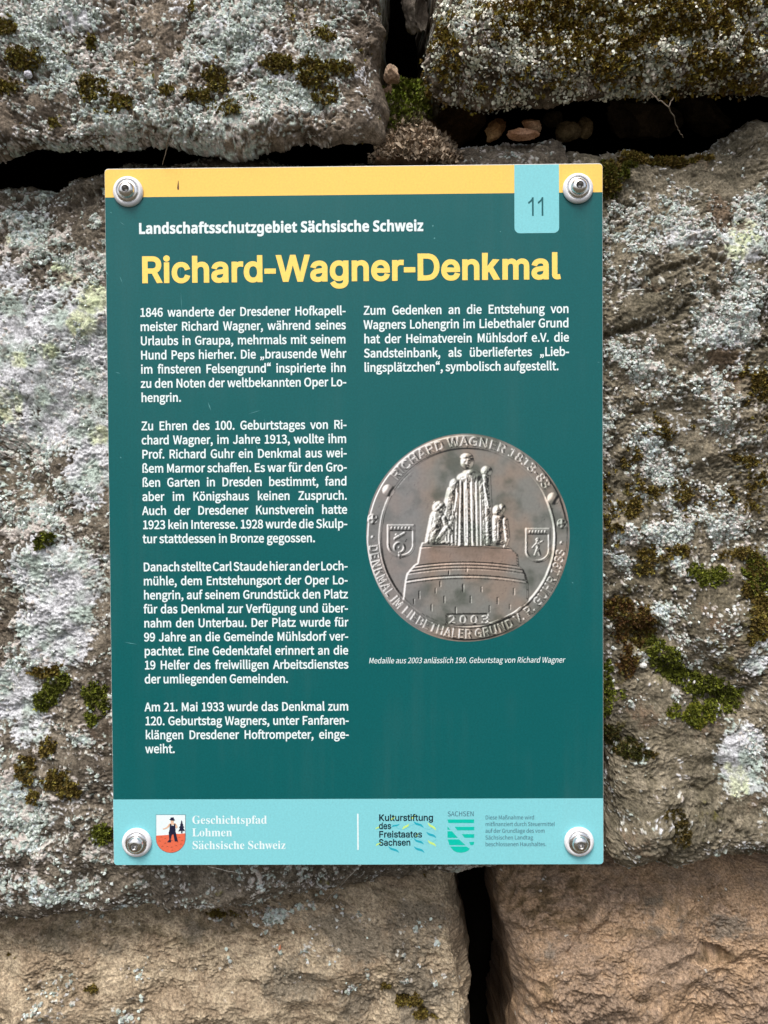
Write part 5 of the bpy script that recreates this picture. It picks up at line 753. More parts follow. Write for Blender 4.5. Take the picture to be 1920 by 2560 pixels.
GLYPHS['B'] = {
76: [791, 6, 126, 0, 0, 1000, 212, 0, 0, -825, 406, 0, 0, -175],
83: [772, 72, 296, -12, -99, 13, -90, 27, -43, 18, 0, 198, 98, -39, 101, -32, 51, -9, 50, -3, 47, 3, 37, 10, 27, 17, 19, 22, 11, 25, 3, 30, -6, 35, -18, 30, -32, 26, -86, 48, -128, 63, -53, 36, -48, 47, -38, 59, -13, 35, -8, 39, -2, 44, 2, 43, 8, 40, 12, 36, 18, 34, 23, 29, 28, 27, 32, 23, 36, 19, 39, 14, 90, 17, 76, 1, 100, -12, 96, -27, 75, -30, -68, -165, -85, 31, -75, 21, -75, 7, -37, -4, -31, -9, -25, -15, -18, -21, -11, -24, -3, -28, 5, -33, 16, -28, 27, -23, 83, -48, 107, -52, 82, -51, 33, -28, 28, -31, 22, -34, 17, -38, 9, -44, 4, -50, -3, -43, -8, -39, -13, -37, -19, -34, -24, -31, -29, -28, -34, -24, -39, -20, -43, -15, -48, -11],
97: [846, 47, 262, -12, -60, 13, -53, 26, -43, 40, -30, 54, -15, 68, 0, 78, 7, 35, 12, 32, 17, 28, 21, 25, 26, 21, 67, 33, 85, 21, 105, 10, 133, 4, -1, 53, -7, 33, -14, 26, -21, 19, -27, 12, -31, 6, -74, -3, -71, -18, -89, -34, -69, 141, 88, 37, 99, 24, 106, 8, 95, -7, 78, -22, 34, -17, 29, -20, 25, -25, 20, -28, 16, -32, 12, -36, 9, -83, 0, -510, -146, 0, -40, 104, -6, 0, -33, -38, -35, -30, -36, -22, -41, -16, -50, -9, 19, 396, 140, 40, 9, 35, 17, 31, 27, 20, 34, 10, 41, 2, 86, -114, -4, -53, -9, -40, -16, -27, -22, -17, -27, -9, -31, 0, -33, 6, -26, 13, -20, 18, -13, 22, -9, 26, -5],
98: [887, 40, 502, -13, -48, 7, -40, 13, -61, 41, -35, 36, -14, 0, -35, -84, -160, 0, 0, 1064, 209, 0, -4, -346, -4, -53, 8, 0, 23, 30, 27, 27, 33, 24, 38, 18, 44, 11, 52, 4, 42, -3, 38, -8, 37, -14, 33, -20, 31, -25, 28, -30, 24, -36, 20, -42, 16, -46, 11, -52, 9, -119, -9, -120, -12, -53, -16, -46, -20, -42, -25, -36, -28, -31, -31, -25, -35, -20, -36, -14, -40, -8, 24, 491, 157, 37, 13, 31, 27, 25, 39, 17, 52, 9, 63, 0, 71, -9, 63, -17, 50, -25, 38, -32, 25, -38, 12, -47, 1, -43, -12, -33, -22, -22, -34, -16, -45, -8, -57, -2, -56, 4, -68, 11, -57, 18, -45, 28, -33, 40, -20],
99: [720, 45, 365, -11, -50, 7, -46, 14, -42, 18, -38, 24, -33, 29, -28, 34, -24, 41, -18, 46, -13, 53, -7, 58, -2, 110, 11, 82, 21, 71, 32, 59, 40, 48, 48, 38, 56, 29, 62, 18, 68, 10, 110, -3, 82, -17, 82, -31, -61, -161, -120, 39, -57, 6, -49, -7, -41, -19, -31, -32, -23, -45, -14, -58, -3, -107, 10, -63, 19, -50, 28, -37, 36, -24, 44, -12, 46, -1, 77, 12, 67, 26, 49, 27, 0, -178, -66, -33, -73, -18, -44, -5],
100: [887, 40, 310, -11, -38, 8, -36, 14, -34, 20, -30, 25, -28, 30, -25, 36, -20, 41, -16, 47, -11, 52, -9, 119, 9, 120, 11, 52, 16, 47, 20, 42, 25, 36, 29, 31, 31, 25, 34, 20, 37, 14, 40, 8, 69, 2, 48, -7, 42, -15, 36, -21, 31, -25, 36, -43, 7, 0, -13, 94, -2, 303, 208, 0, 0, -1064, -159, 0, -41, 99, -8, 0, -23, -30, -28, -27, -32, -23, -38, -18, -45, -11, 23, 452, 154, 46, 11, 35, 23, 24, 34, 16, 46, 8, 56, -2, 124, -12, 57, -19, 45, -29, 33, -42, 20, -55, 6, -43, -6, -36, -20, -29, -33, -22, -46, -13, -57, -4, -69, 4, -68, 13, -57, 22, -44, 29, -31, 37, -19],
101: [828, 44, 418, -13, -71, 10, -65, 19, -58, 28, -51, 38, -42, 49, -33, 57, -22, 68, -12, 78, 0, 86, 10, 80, 21, 69, 30, 60, 38, 49, 46, 40, 54, 30, 60, 20, 66, 9, 86, -1, 48, -7, 43, -13, 40, -17, 36, -23, 33, -28, 28, -32, 23, -36, 18, -41, 13, -45, 8, -49, 3, -154, -493, 0, 7, -55, 17, -46, 28, -38, 37, -28, 46, -17, 55, -6, 93, 7, 82, 20, 84, 34, 0, -161, -77, -31, -86, -18, -50, -5, 13, 279, 469, 292, 0, -4, 44, -12, 39, -20, 33, -28, 25, -36, 15, -45, 5, -38, -4, -34, -13, -28, -22, -23, -31, -16, -41],
102: [542, 30, 143, 0, 0, 608, -115, 0, 0, 101, 115, 56, 1, 87, 7, 56, 15, 45, 22, 37, 28, 29, 34, 22, 41, 15, 45, 10, 97, 5, 75, -6, 62, -14, 35, -12, -53, -152, -72, 16, -44, 3, -27, -3, -21, -9, -16, -14, -11, -20, -7, -22, -2, -73, 180, 0, 0, -157, -180, 0, 0, -608],
103: [887, 63, 317, -334, -96, 11, -112, 32, 0, 166, 96, -32, 100, -20, 103, -6, 49, 4, 40, 15, 31, 24, 23, 34, 13, 43, 10, 162, -5, 0, -28, -36, -32, -29, -34, -21, -38, -15, -41, -9, -44, -3, -44, 3, -40, 9, -37, 14, -34, 20, -31, 26, -27, 32, -23, 37, -19, 42, -15, 46, -17, 106, 0, 120, 7, 56, 11, 51, 15, 46, 19, 42, 24, 38, 28, 32, 31, 26, 35, 20, 37, 15, 41, 9, 44, 3, 46, -3, 42, -10, 38, -15, 35, -22, 32, -28, 28, -34, 6, 0, 17, 98, 176, 0, 0, -766, -2, -53, -8, -48, -14, -44, -19, -39, -24, -35, -29, -31, -35, -26, -40, -21, -45, -17, -50, -12, -56, -7, 25, 426, 150, 48, 5, 40, 15, 30, 25, 22, 38, 12, 53, 5, 68, -1, 65, -9, 66, -17, 51, -25, 36, -36, 24, -45, 12, -27, 1, -45, -6, -37, -19, -28, -33, -21, -44, -12, -58, -4, -71, 4, -70, 13, -57, 20, -44, 30, -32, 37, -19],
104: [920, 35, 109, 0, 0, 1064, 209, 0, -1, -272, -9, -125, 11, 0, 27, 35, 31, 29, 36, 21, 40, 15, 42, 9, 46, 3, 77, -8, 67, -22, 55, -37, 23, -24, 19, -29, 14, -33, 17, -81, 2, -545, -209, 0, 0, 447, -3, 50, -10, 42, -17, 32, -24, 23, -31, 13, -38, 5, -56, -7, -43, -22, -30, -36, -20, -50, -12, -62, -4, -75, 0, -360],
105: [427, 23, 199, 861, -29, 5, -25, 10, -21, 15, -15, 23, -7, 30, 0, 37, 7, 31, 15, 22, 21, 15, 25, 10, 59, 5, 28, -5, 26, -10, 21, -15, 15, -22, 8, -31, 0, -37, -8, -30, -15, -23, -21, -15, -26, -10, -28, -5, 4, 109, 0, 0, 765, 209, 0, 0, -765],
110: [920, 33, 109, 0, 0, 765, 160, 0, 28, -98, 11, 0, 27, 35, 34, 29, 39, 21, 44, 15, 45, 9, 46, 3, 77, -8, 66, -22, 55, -37, 23, -24, 18, -29, 15, -33, 16, -81, 2, -545, -209, 0, 0, 473, -7, 46, -13, 37, -20, 27, -27, 19, -35, 9, -51, -1, -50, -14, -37, -29, -24, -43, -15, -56, -8, -69, -1, -399],
115: [696, 58, 242, -11, -82, 11, -96, 31, 0, 172, 87, -33, 92, -23, 81, -8, 66, 8, 21, 10, 14, 13, 9, 16, 2, 31, -10, 22, -24, 23, -49, 27, -165, 77, -62, 41, -23, 25, -18, 27, -12, 31, -7, 35, -3, 41, 9, 65, 12, 28, 16, 25, 20, 22, 55, 36, 67, 23, 79, 12, 114, -2, 88, -15, 111, -42, -63, -149, -72, 28, -68, 20, -68, 8, -52, -6, -30, -17, -8, -12, -2, -22, 8, -22, 21, -20, 191, -88, 68, -38, 27, -23, 22, -25, 17, -29, 11, -34, 6, -40, -1, -59, -7, -35, -12, -31, -16, -28, -20, -25, -25, -23, -30, -19, -72, -27, -91, -14],
116: [608, 30, 349, -13, -43, 5, -39, 10, -36, 15, -31, 22, -26, 30, -20, 37, -14, 46, -7, 56, -1, 400, -100, 0, 0, 88, 115, 70, 60, 161, 133, 0, 0, -162, 215, 0, 0, -157, -215, 0, 1, -382, 6, -24, 11, -20, 16, -14, 21, -10, 48, -5, 45, 5, 75, 18, 0, -155, -52, -17, -65, -13],
117: [920, 33, 337, -12, -71, 15, -61, 29, -26, 21, -22, 24, -19, 29, -14, 33, -17, 80, -2, 546, 209, 0, 1, -473, 6, -46, 13, -36, 20, -28, 27, -19, 35, -9, 51, 0, 50, 15, 37, 29, 24, 43, 15, 56, 8, 69, 1, 399, 209, 0, 0, -765, -160, 0, -28, 98, -11, 0, -27, -36, -34, -28, -39, -21, -43, -15, -45, -9],
119: [1199, 21, 231, 0, -217, 765, 207, 0, 98, -378, 33, -212, 5, 0, 35, 223, 94, 367, 230, 0, 95, -393, 19, -111, 9, -86, 6, 0, 38, 226, 97, 364, 205, 0, -220, -765, -227, 0, -137, 605, -6, 0, -140, -605],
122: [683, 10, 38, 0, 0, 123, 354, 482, -333, 0, 0, 160, 570, 0, 0, -136, -345, -469, 357, 0, 0, -160],
}
GLYPHS['M'] = {
71: [1115, 78, 537, -20, -98, 14, -88, 29, -79, 43, -67, 55, -56, 67, -43, 78, -29, 88, -15, 97, 0, 102, 15, 94, 29, 86, 43, 77, 55, 67, 65, 55, 76, 44, 83, 30, 90, 14, 86, 1, 80, -13, 84, -24, 64, -24, 27, -2, 27, 10, 20, 25, 14, 29, 40, 0, 0, -346, -38, 0, -23, 57, -28, 52, -32, 47, -36, 41, -38, 35, -42, 28, -44, 21, -45, 12, -47, 4, -82, -13, -66, -39, -52, -66, -37, -92, -23, -118, -7, -145, 8, -142, 11, -62, 14, -55, 19, -50, 23, -43, 27, -36, 30, -31, 33, -23, 37, -17, 40, -10, 69, -2, 45, 7, 32, 14, 22, 21, 14, 29, 7, 36, 1, 144, -3, 41, -10, 32, -16, 21, -27, 14, -39, 8, -52, 4, 0, 35, 494, 0, 0, -35, -43, -4, -32, -8, -21, -13, -13, -21, -8, -31, -3, -260, -129, -47, -130, -29],
76: [937, 37, 34, 0, 0, 38, 45, 5, 35, 10, 23, 16, 15, 25, 9, 36, 3, 47, -1, 678, -6, 39, -12, 29, -19, 18, -28, 13, -63, 9, 0, 37, 514, 0, 0, -37, -67, -4, -44, -15, -15, -13, -11, -17, -11, -49, -1, -700, 5, -52, 14, -32, 29, -15, 49, -5, 114, 6, 55, 12, 48, 18, 43, 25, 38, 33, 33, 41, 30, 50, 40, 93, 40, 0, -56, -339],
83: [857, 86, 94, -24, 0, 371, 43, 0, 28, -98, 36, -79, 44, -61, 53, -42, 62, -26, 72, -9, 52, 6, 44, 15, 36, 26, 27, 34, 16, 39, 5, 44, -3, 32, -10, 29, -16, 27, -23, 24, -30, 23, -251, 131, -63, 45, -47, 48, -33, 51, -20, 58, -7, 65, 4, 57, 13, 52, 21, 46, 29, 41, 35, 34, 42, 28, 47, 20, 51, 13, 85, 2, 68, -9, 148, -36, 28, 5, 15, 15, 9, 27, 41, 0, 0, -323, -37, 0, -16, 52, -21, 49, -26, 43, -31, 38, -33, 33, -36, 26, -38, 19, -40, 12, -41, 3, -46, -4, -40, -13, -33, -22, -25, -29, -15, -34, -4, -39, 4, -36, 13, -32, 21, -28, 30, -25, 83, -49, 171, -80, 51, -29, 43, -29, 34, -31, 27, -32, 21, -34, 14, -35, 14, -81, -1, -53, -10, -57, -20, -53, -30, -47, -38, -40, -47, -33, -55, -26, -61, -17, -69, -9, -73, 0, -49, 6, -147, 41, -23, -2, -17, -13, -15, -35],
97: [755, 71, 525, -19, -28, 8, -23, 14, -17, 19, -12, 25, -5, 30, -71, -54, -37, -18, -39, -14, -41, -8, -67, -1, -44, 10, -37, 20, -29, 29, -20, 35, -10, 40, 2, 54, 8, 30, 13, 27, 42, 50, 64, 42, 87, 41, 176, 57, -1, 132, -6, 34, -12, 27, -18, 19, -25, 13, -32, 6, -48, 0, -42, -11, -14, -9, -8, -12, -2, -18, 36, -63, 4, -40, -6, -24, -13, -19, -19, -16, -22, -11, -26, -5, -28, 0, -26, 6, -22, 12, -17, 18, -11, 22, -6, 26, 0, 32, 8, 32, 16, 30, 24, 26, 30, 24, 37, 19, 42, 16, 47, 10, 51, 5, 77, 0, 85, -13, 64, -26, 24, -17, 36, -46, 22, -60, 7, -74, 1, -357, 5, -22, 14, -7, 21, 3, 20, 12, 19, -31, -51, -45, -54, -28, 15, 339, 74, 33, 11, 38, 25, 27, 29, 0, 233, -55, -17, -44, -22, -34, -29, -25, -34, -14, -40, -5, -46, 8, -61, 10, -22, 14, -15, 18, -9],
99: [645, 60, 315, -21, -53, 10, -49, 21, -45, 30, -39, 38, -32, 45, -27, 53, -17, 58, -9, 62, 0, 68, 10, 66, 20, 61, 30, 56, 37, 48, 44, 40, 52, 32, 55, 21, 60, 11, 66, 0, 60, -10, 50, -20, 40, -30, 26, -36, 13, -42, 1, -36, -5, -24, -11, -20, -16, -16, -20, -11, -24, -5, -40, 2, -22, 9, -17, 14, -12, 20, -8, 25, -1, 94, -14, 25, -27, 12, -19, 2, -39, -7, -31, -20, -24, -33, -18, -47, -10, -60, -2, -125, 12, -90, 24, -73, 36, -55, 45, -37, 53, -19, 56, 0, 50, 17, 49, 32, 23, 23, 29, -25, -38, -48, -42, -38, -46, -30, -49, -22, -52, -13],
100: [813, 45, 282, -21, -48, 10, -43, 20, -40, 30, -34, 37, -28, 45, -23, 52, -15, 56, -7, 62, 0, 69, 8, 69, 16, 63, 24, 57, 30, 48, 36, 39, 42, 31, 46, 21, 48, 10, 59, -1, 61, -19, 53, -37, 23, -26, -1, 280, -5, 24, -11, 19, -16, 12, -23, 9, -48, 6, 0, 35, 315, 0, 0, -852, 8, -51, 9, -15, 17, -11, 41, -11, 0, -36, -84, -5, -96, -16, -106, -25, 0, 108, -23, -33, -25, -27, -29, -21, -32, -15, -36, -9, 24, 387, 63, 23, 6, 22, 13, 22, 19, 17, 23, 19, 43, -3, 376, -9, 22, -16, 19, -20, 16, -22, 10, -25, 6, -35, -1, -36, -16, -28, -30, -18, -45, -13, -63, -6, -79, 0, -90, 5, -77, 12, -62, 19, -45, 26, -29, 35, -15],
101: [661, 44, 310, -21, -53, 10, -49, 20, -44, 30, -38, 38, -31, 47, -26, 55, -17, 61, -8, 69, 0, 70, 9, 63, 17, 59, 27, 53, 33, 45, 39, 38, 45, 30, 50, 21, 53, 10, 69, -1, 73, -19, 32, -16, 29, -21, 26, -26, 23, -30, 19, -33, 25, -79, 8, -109, -364, 0, 5, -83, 16, -67, 25, -53, 36, -38, 44, -23, 55, -7, 29, 3, 27, 8, 52, 32, 47, 53, 32, -30, -38, -55, -41, -45, -46, -36, -50, -25, -54, -15, 13, 255, 422, 187, 0, -4, 131, -8, 40, -13, 29, -20, 19, -27, 10, -16, 1, -30, -6, -25, -17, -19, -28, -14, -40, -8, -51],
102: [469, 52, 32, 0, 0, 35, 42, 7, 23, 13, 12, 22, 5, 44, 1, 487, -80, 0, 0, 73, 80, 0, 2, 132, 16, 66, 31, 55, 47, 42, 59, 29, 72, 14, 70, 0, 53, -9, 43, -19, 34, -27, 23, -32, 12, -35, 0, -35, -5, -26, -11, -22, -17, -16, -19, -11, -21, -6, -47, 5, -19, 9, -16, 14, -10, 18, -6, 41, 28, 80, -1, 9, -9, 11, -17, 5, -26, 0, -23, -7, -16, -13, -14, -46, -4, -226, 123, 0, 0, -73, -123, 0, 1, -486, 5, -34, 10, -24, 15, -14, 26, -9, 57, -6, 0, -35],
104: [836, 52, 40, 0, 0, 35, 45, 10, 14, 11, 9, 16, 7, 50, 0, 769, -10, 44, -10, 14, -17, 10, -37, 7, 0, 34, 283, 0, 0, -414, 29, 34, 31, 29, 34, 22, 36, 15, 39, 10, 41, 3, 59, -6, 47, -20, 38, -33, 26, -45, 16, -59, 6, -71, 0, -357, 10, -44, 10, -13, 16, -10, 36, -6, 0, -35, -354, 0, 0, 35, 29, 3, 16, 7, 12, 12, 14, 39, 0, 417, -12, 53, -12, 17, -20, 10, -26, 3, -44, -9, -40, -27, -37, -44, 1, -408, 9, -44, 10, -13, 16, -10, 35, -6, 0, -35],
105: [435, 24, 206, 796, -28, 7, -25, 14, -20, 21, -14, 24, -7, 28, 0, 31, 7, 28, 14, 25, 20, 21, 25, 15, 28, 7, 31, 0, 28, -7, 24, -15, 21, -21, 14, -25, 7, -28, 0, -31, -7, -28, -15, -24, -21, -21, -24, -14, -28, -7, 19, 40, 0, 0, 35, 46, 11, 14, 10, 8, 15, 7, 51, -3, 476, -6, 20, -9, 13, -15, 8, -38, 6, 2, 36, 280, 0, 0, -573, 9, -43, 9, -13, 16, -10, 35, -7, 0, -35],
109: [1217, 86, 40, 0, 0, 35, 45, 10, 14, 11, 9, 16, 7, 50, 0, 449, -10, 44, -10, 15, -17, 10, -37, 6, 0, 35, 281, 0, 0, -100, 28, 36, 31, 30, 32, 23, 34, 16, 36, 10, 38, 3, 47, -3, 40, -11, 34, -17, 27, -25, 20, -31, 15, -38, 29, 38, 32, 31, 35, 25, 37, 17, 39, 11, 41, 3, 58, -6, 47, -20, 37, -33, 26, -45, 16, -59, 5, -71, 1, -357, 9, -44, 10, -13, 15, -10, 36, -6, 0, -35, -348, 0, 0, 35, 24, 4, 19, 7, 13, 12, 13, 38, 1, 400, -9, 60, -9, 19, -16, 13, -22, 7, -35, -1, -41, -17, -37, -33, -18, -23, 1, -413, 9, -43, 10, -14, 15, -9, 35, -7, 0, -35, -344, 0, 0, 35, 25, 4, 18, 7, 13, 12, 13, 38, 1, 399, -8, 60, -10, 20, -15, 13, -23, 7, -36, -1, -42, -18, -36, -35, -16, -25, 0, -408, 9, -42, 9, -14, 15, -9, 34, -8, 0, -35],
110: [836, 52, 40, 0, 0, 35, 45, 10, 14, 11, 9, 16, 7, 50, 0, 449, -10, 44, -10, 15, -17, 10, -37, 6, 0, 35, 283, 0, 0, -94, 29, 34, 31, 28, 33, 22, 37, 16, 38, 9, 42, 3, 59, -6, 47, -20, 38, -33, 26, -45, 16, -59, 6, -71, 0, -357, 10, -44, 10, -13, 16, -10, 36, -6, 0, -35, -354, 0, 0, 35, 29, 3, 16, 7, 12, 12, 14, 39, 0, 417, -12, 53, -12, 17, -20, 10, -26, 3, -44, -9, -40, -27, -37, -44, 1, -408, 9, -44, 10, -13, 16, -10, 35, -6, 0, -35],
111: [739, 36, 338, -21, -59, 11, -55, 21, -50, 31, -42, 39, -35, 47, -27, 54, -18, 59, -10, 63, 0, 68, 10, 65, 18, 59, 27, 55, 35, 46, 42, 39, 50, 31, 54, 21, 59, 10, 63, 0, 59, -10, 54, -21, 49, -30, 42, -38, 35, -46, 28, -54, 19, -60, 9, -66, 0, -70, -9, -65, -19, -60, -28, -54, -35, -46, -41, -38, -49, -30, -54, -21, -58, -10, 24, 390, 27, 33, 13, 26, 27, 14, 29, 12, 62, 6, 92, 1, 149, -6, 100, -12, 71, -18, 43, -25, 28, -32, 14, -39, 0, -34, -14, -25, -28, -17, -43, -11, -71, -6, -191, 4, -107, 9, -77, 8, -28, 14, -29, 25, -27, 34, -13],
112: [816, 49, 38, -305, 0, 34, 38, 6, 22, 17, 13, 27, 4, 46, 0, 730, -9, 59, -10, 14, -16, 10, -37, 9, 0, 34, 271, 0, 0, -104, 24, 38, 27, 31, 30, 24, 34, 17, 37, 10, 65, 2, 48, -10, 44, -20, 39, -30, 34, -38, 27, -45, 22, -53, 15, -57, 8, -62, -1, -68, -7, -67, -15, -62, -23, -56, -28, -48, -35, -40, -41, -32, -44, -21, -49, -11, -61, 1, -33, 8, -30, 13, -28, 18, -49, 52, 3, -250, 10, -48, 9, -16, 13, -11, 36, -12, 39, -4, 0, -35, 19, 451, 64, 36, 15, 28, 30, 19, 46, 13, 63, 7, 77, 0, 87, -6, 76, -11, 61, -17, 46, -26, 29, -36, 15, -43, -1, -40, -21, -35, -42, -16, -29, 0, -366, 27, -49, 35, -29],
115: [633, 71, 312, -21, -45, 7, -101, 33, -16, -1, -19, -8, -19, -29, -34, 0, 0, 251, 39, 0, 17, -58, 24, -49, 32, -39, 37, -30, 39, -18, 42, -6, 34, 3, 28, 9, 22, 14, 17, 20, 10, 23, 3, 27, -9, 39, -27, 34, -44, 29, -132, 68, -43, 28, -34, 30, -25, 32, -17, 36, -9, 39, 1, 51, 13, 55, 28, 48, 40, 41, 51, 27, 61, 14, 59, 0, 131, -29, 24, 7, 16, 24, 29, 0, 0, -214, -34, 0, -18, 49, -23, 40, -29, 32, -32, 24, -34, 14, -38, 4, -29, -2, -24, -8, -19, -12, -14, -17, -8, -19, -3, -23, 3, -22, 7, -20, 31, -32, 51, -30, 122, -62, 41, -26, 33, -29, 23, -32, 15, -38, 8, -45, -1, -59, -14, -61, -29, -51, -42, -41, -52, -28, -60, -13],
116: [501, 31, 243, -19, -48, 9, -36, 20, -26, 29, -17, 39, -9, 50, -1, 484, -62, 0, 0, 46, 106, 105, 80, 91, 53, 77, 34, 0, 0, -250, 139, 0, 0, -69, -139, 0, 3, -472, 12, -36, 12, -10, 15, -5, 26, 2, 31, 16, 25, 34, 12, 23, 35, -19, -25, -51, -29, -41, -34, -32, -38, -23, -43, -14],
119: [954, 39, 268, -22, -242, 628, -17, 23, -33, 16, 0, 36, 328, 0, 0, -36, -32, -5, -16, -12, -5, -22, 5, -31, 110, -296, 97, 237, -34, 99, -17, 22, -43, 10, 0, 34, 340, 0, 0, -36, -33, -6, -20, -13, -7, -24, 3, -22, 85, -270, 110, 275, 2, 26, -10, 20, -26, 11, -31, 5, 0, 34, 196, 0, 0, -34, -19, -3, -15, -7, -21, -28, -255, -631, -34, 0, -144, 454, -183, -454],
122: [643, 22, 28, 0, 0, 31, 341, 600, -113, -1, -46, -7, -36, -16, -29, -23, -23, -35, -26, -74, -38, 0, 11, 206, 534, 0, 0, -42, -327, -584, 92, 1, 57, 9, 46, 18, 34, 28, 30, 41, 36, 84, 35, 0, -18, -236],
}

# ------------------------------------------------------------------ the sign
def unpack():
    out = {}
    for f in GLYPHS:
        out[f] = {}
        for code, v in GLYPHS[f].items():
            g = []; i = 1
            while i < len(v):
                n = v[i]; g.append(np.cumsum(np.array(v[i + 1:i + 1 + 2 * n], float).reshape(-1, 2), 0) / 1000.0); i += 1 + 2 * n
            out[f][chr(code)] = (v[0] / 1000.0, g)
    return out
GL = unpack()
ARC = np.array([[math.cos(t), math.sin(t)] for t in np.linspace(0, 2 * np.pi, 13)[:-1]])
GL['I']['k'] = (0.78, [np.array([(.08, 0), (.08, 1.0), (.22, 1.0), (.22, .44), (.49, .745), (.67, .745), (.42, .47), (.70, 0), (.53, 0), (.32, .365), (.22, .26), (.22, 0)], float)])
GL['I']['1'] = (0.62, [np.array([(.36, 0), (.36, .80), (.30, .745), (.20, .675), (.12, .64), (.12, .755), (.23, .815), (.32, .90), (.37, 1.0), (.47, 1.0), (.47, 0)], float)])
GL['I']['K'] = (0.92, [np.array([(.10, 0), (.10, 1), (.25, 1), (.25, .52), (.66, 1), (.85, 1), (.45, .55), (.88, 0), (.69, 0), (.34, .45), (.25, .345), (.25, 0)], float)])
adv, g = GL['I']['-']; p = g[0]; GL['I']['-'] = (0.47, [np.stack([.05 + (p[:, 0] - p[:, 0].min()) / np.ptp(p[:, 0]) * .37, p[:, 1] - .03], 1)])
adv, g = GL['S'][chr(8220)]; lo = min(p[:, 0].min() for p in g); GL['S'][chr(8220)] = (0.60, [p - np.array([lo - .06, 0]) for p in g])
for f in ('B', 'M'):
    adv, g = GL[f]['a']; w_ = adv * .5
    r_ = 0.115 if f == 'B' else 0.09
    GL[f]['ä'] = (adv, g + [np.array([w_ - .19, .94]) + ARC[::-1] * r_, np.array([w_ + .19, .94]) + ARC[::-1] * r_])
def area(p): return 0.5 * np.sum(p[:, 0] * np.roll(p[:, 1], -1) - np.roll(p[:, 0], -1) * p[:, 1])
def embolden(g, e):
    if not g or abs(e) < 1e-6: return g
    s = np.sign(area(max(g, key=lambda p: abs(area(p)))))
    out = []
    for p in g:
        a = p - np.roll(p, 1, 0); b = np.roll(p, -1, 0) - p
        a /= np.maximum(np.linalg.norm(a, axis=1), 1e-9)[:, None]; b /= np.maximum(np.linalg.norm(b, axis=1), 1e-9)[:, None]
        na = np.stack([a[:, 1], -a[:, 0]], 1); nb = np.stack([b[:, 1], -b[:, 0]], 1)
        n = na + nb; n /= np.maximum((n * na).sum(1), 0.45)[:, None] * np.maximum(np.linalg.norm(n, axis=1), 1e-9)[:, None] ** 0 * 1.0 + 1e-9
        l = np.linalg.norm(n, axis=1); n = n * (np.minimum(l, 1.5) / np.maximum(l, 1e-9))[:, None] if True else n
        out.append(p + n * e * s)
    return out
def advance(s, f, track): return sum(GL[f][c][0] + track for c in s)
def layout(line, x0, y0, cap, f, hs, bold=0.0, right=None, fit=False, slant=0.0, track=0.0):
    """outlines of one line of lettering, in metres on the face of the sign"""
    words = line.split(' ')
    spc = GL['S'][' '][0] * 1.0 if f in ('S',) else 0.36
    if fit and right is not None:
        nat = (sum(advance(w, f, track) for w in words) + spc * (len(words) - 1)) * cap; hs = (right - x0) / nat
    elif right is not None and len(words) > 1:
        nat = sum(advance(w, f, track) for w in words) * cap * hs; spc = (right - x0 - nat) / (len(words) - 1) / (cap * hs)
        if spc < 0.16:
            spc = 0.16; nat = (sum(advance(w, f, track) for w in words) + spc * (len(words) - 1)) * cap; hs = (right - x0) / nat
    out = []; x = 0.0
    for w in words:
        for c in w:
            for n, (p, t) in enumerate(glyph_mesh(f, c, bold)):
                q = p.copy(); q[:, 0] = (q[:, 0] + x + bold * .5 + slant * q[:, 1]) * cap * hs + x0; q[:, 1] = q[:, 1] * cap + y0
                out.append((q, t, n * 0.00002))
            x += GL[f][c][0] + track
        x += spc
    return out
SIGN = empty('information_sign', (0, 0.0045, -0.21))
tag(SIGN, 'green information sign with yellow top band and round medal picture, screwed to the stones', 'sign')
SORG = Vector((0, 0.0045, -0.21))
LAYER = 0.00007
from mathutils.geometry import tessellate_polygon, delaunay_2d_cdt
def tess(loops):
    pts = np.concatenate(loops); tri = tessellate_polygon([[Vector((p[0], p[1], 0)) for p in l] for l in loops])
    return pts, np.array(tri, int).reshape(-1, 3)
def tess_glyph(g):
    """triangles inside a glyph by the non-zero winding rule, so strokes may overlap"""
    pts = [Vector((p[0], p[1])) for l in g for p in l]; ed = []; k = 0
    for l in g:
        n = len(l); ed += [(k + i, k + (i + 1) % n) for i in range(n)]; k += n
    v, _, f = delaunay_2d_cdt(pts, ed, [], 0, 1e-5)[:3]
    v = np.array([q[:] for q in v], float); f = np.array(f, int).reshape(-1, 3); c = v[f].mean(1)
    wn = np.zeros(len(f), int)
    for l in g:
        a = l; b = np.roll(l, -1, 0)
        for (x1, y1), (x2, y2) in zip(a, b):
            left = (x2 - x1) * (c[:, 1] - y1) - (c[:, 0] - x1) * (y2 - y1)
            wn += ((y1 <= c[:, 1]) & (y2 > c[:, 1]) & (left > 0)).astype(int) - ((y1 > c[:, 1]) & (y2 <= c[:, 1]) & (left < 0)).astype(int)
    s = np.sign(area(max(g, key=lambda p: abs(area(p)))))
    return v, f[wn * s > 0]
CACHE = {}
def glyph_mesh(f, c, bold):
    key = (f, c, bold)
    if key not in CACHE: CACHE[key] = [tess_glyph(embolden(GL[f][c][1], bold))] if GL[f][c][1] else []
    return CACHE[key]
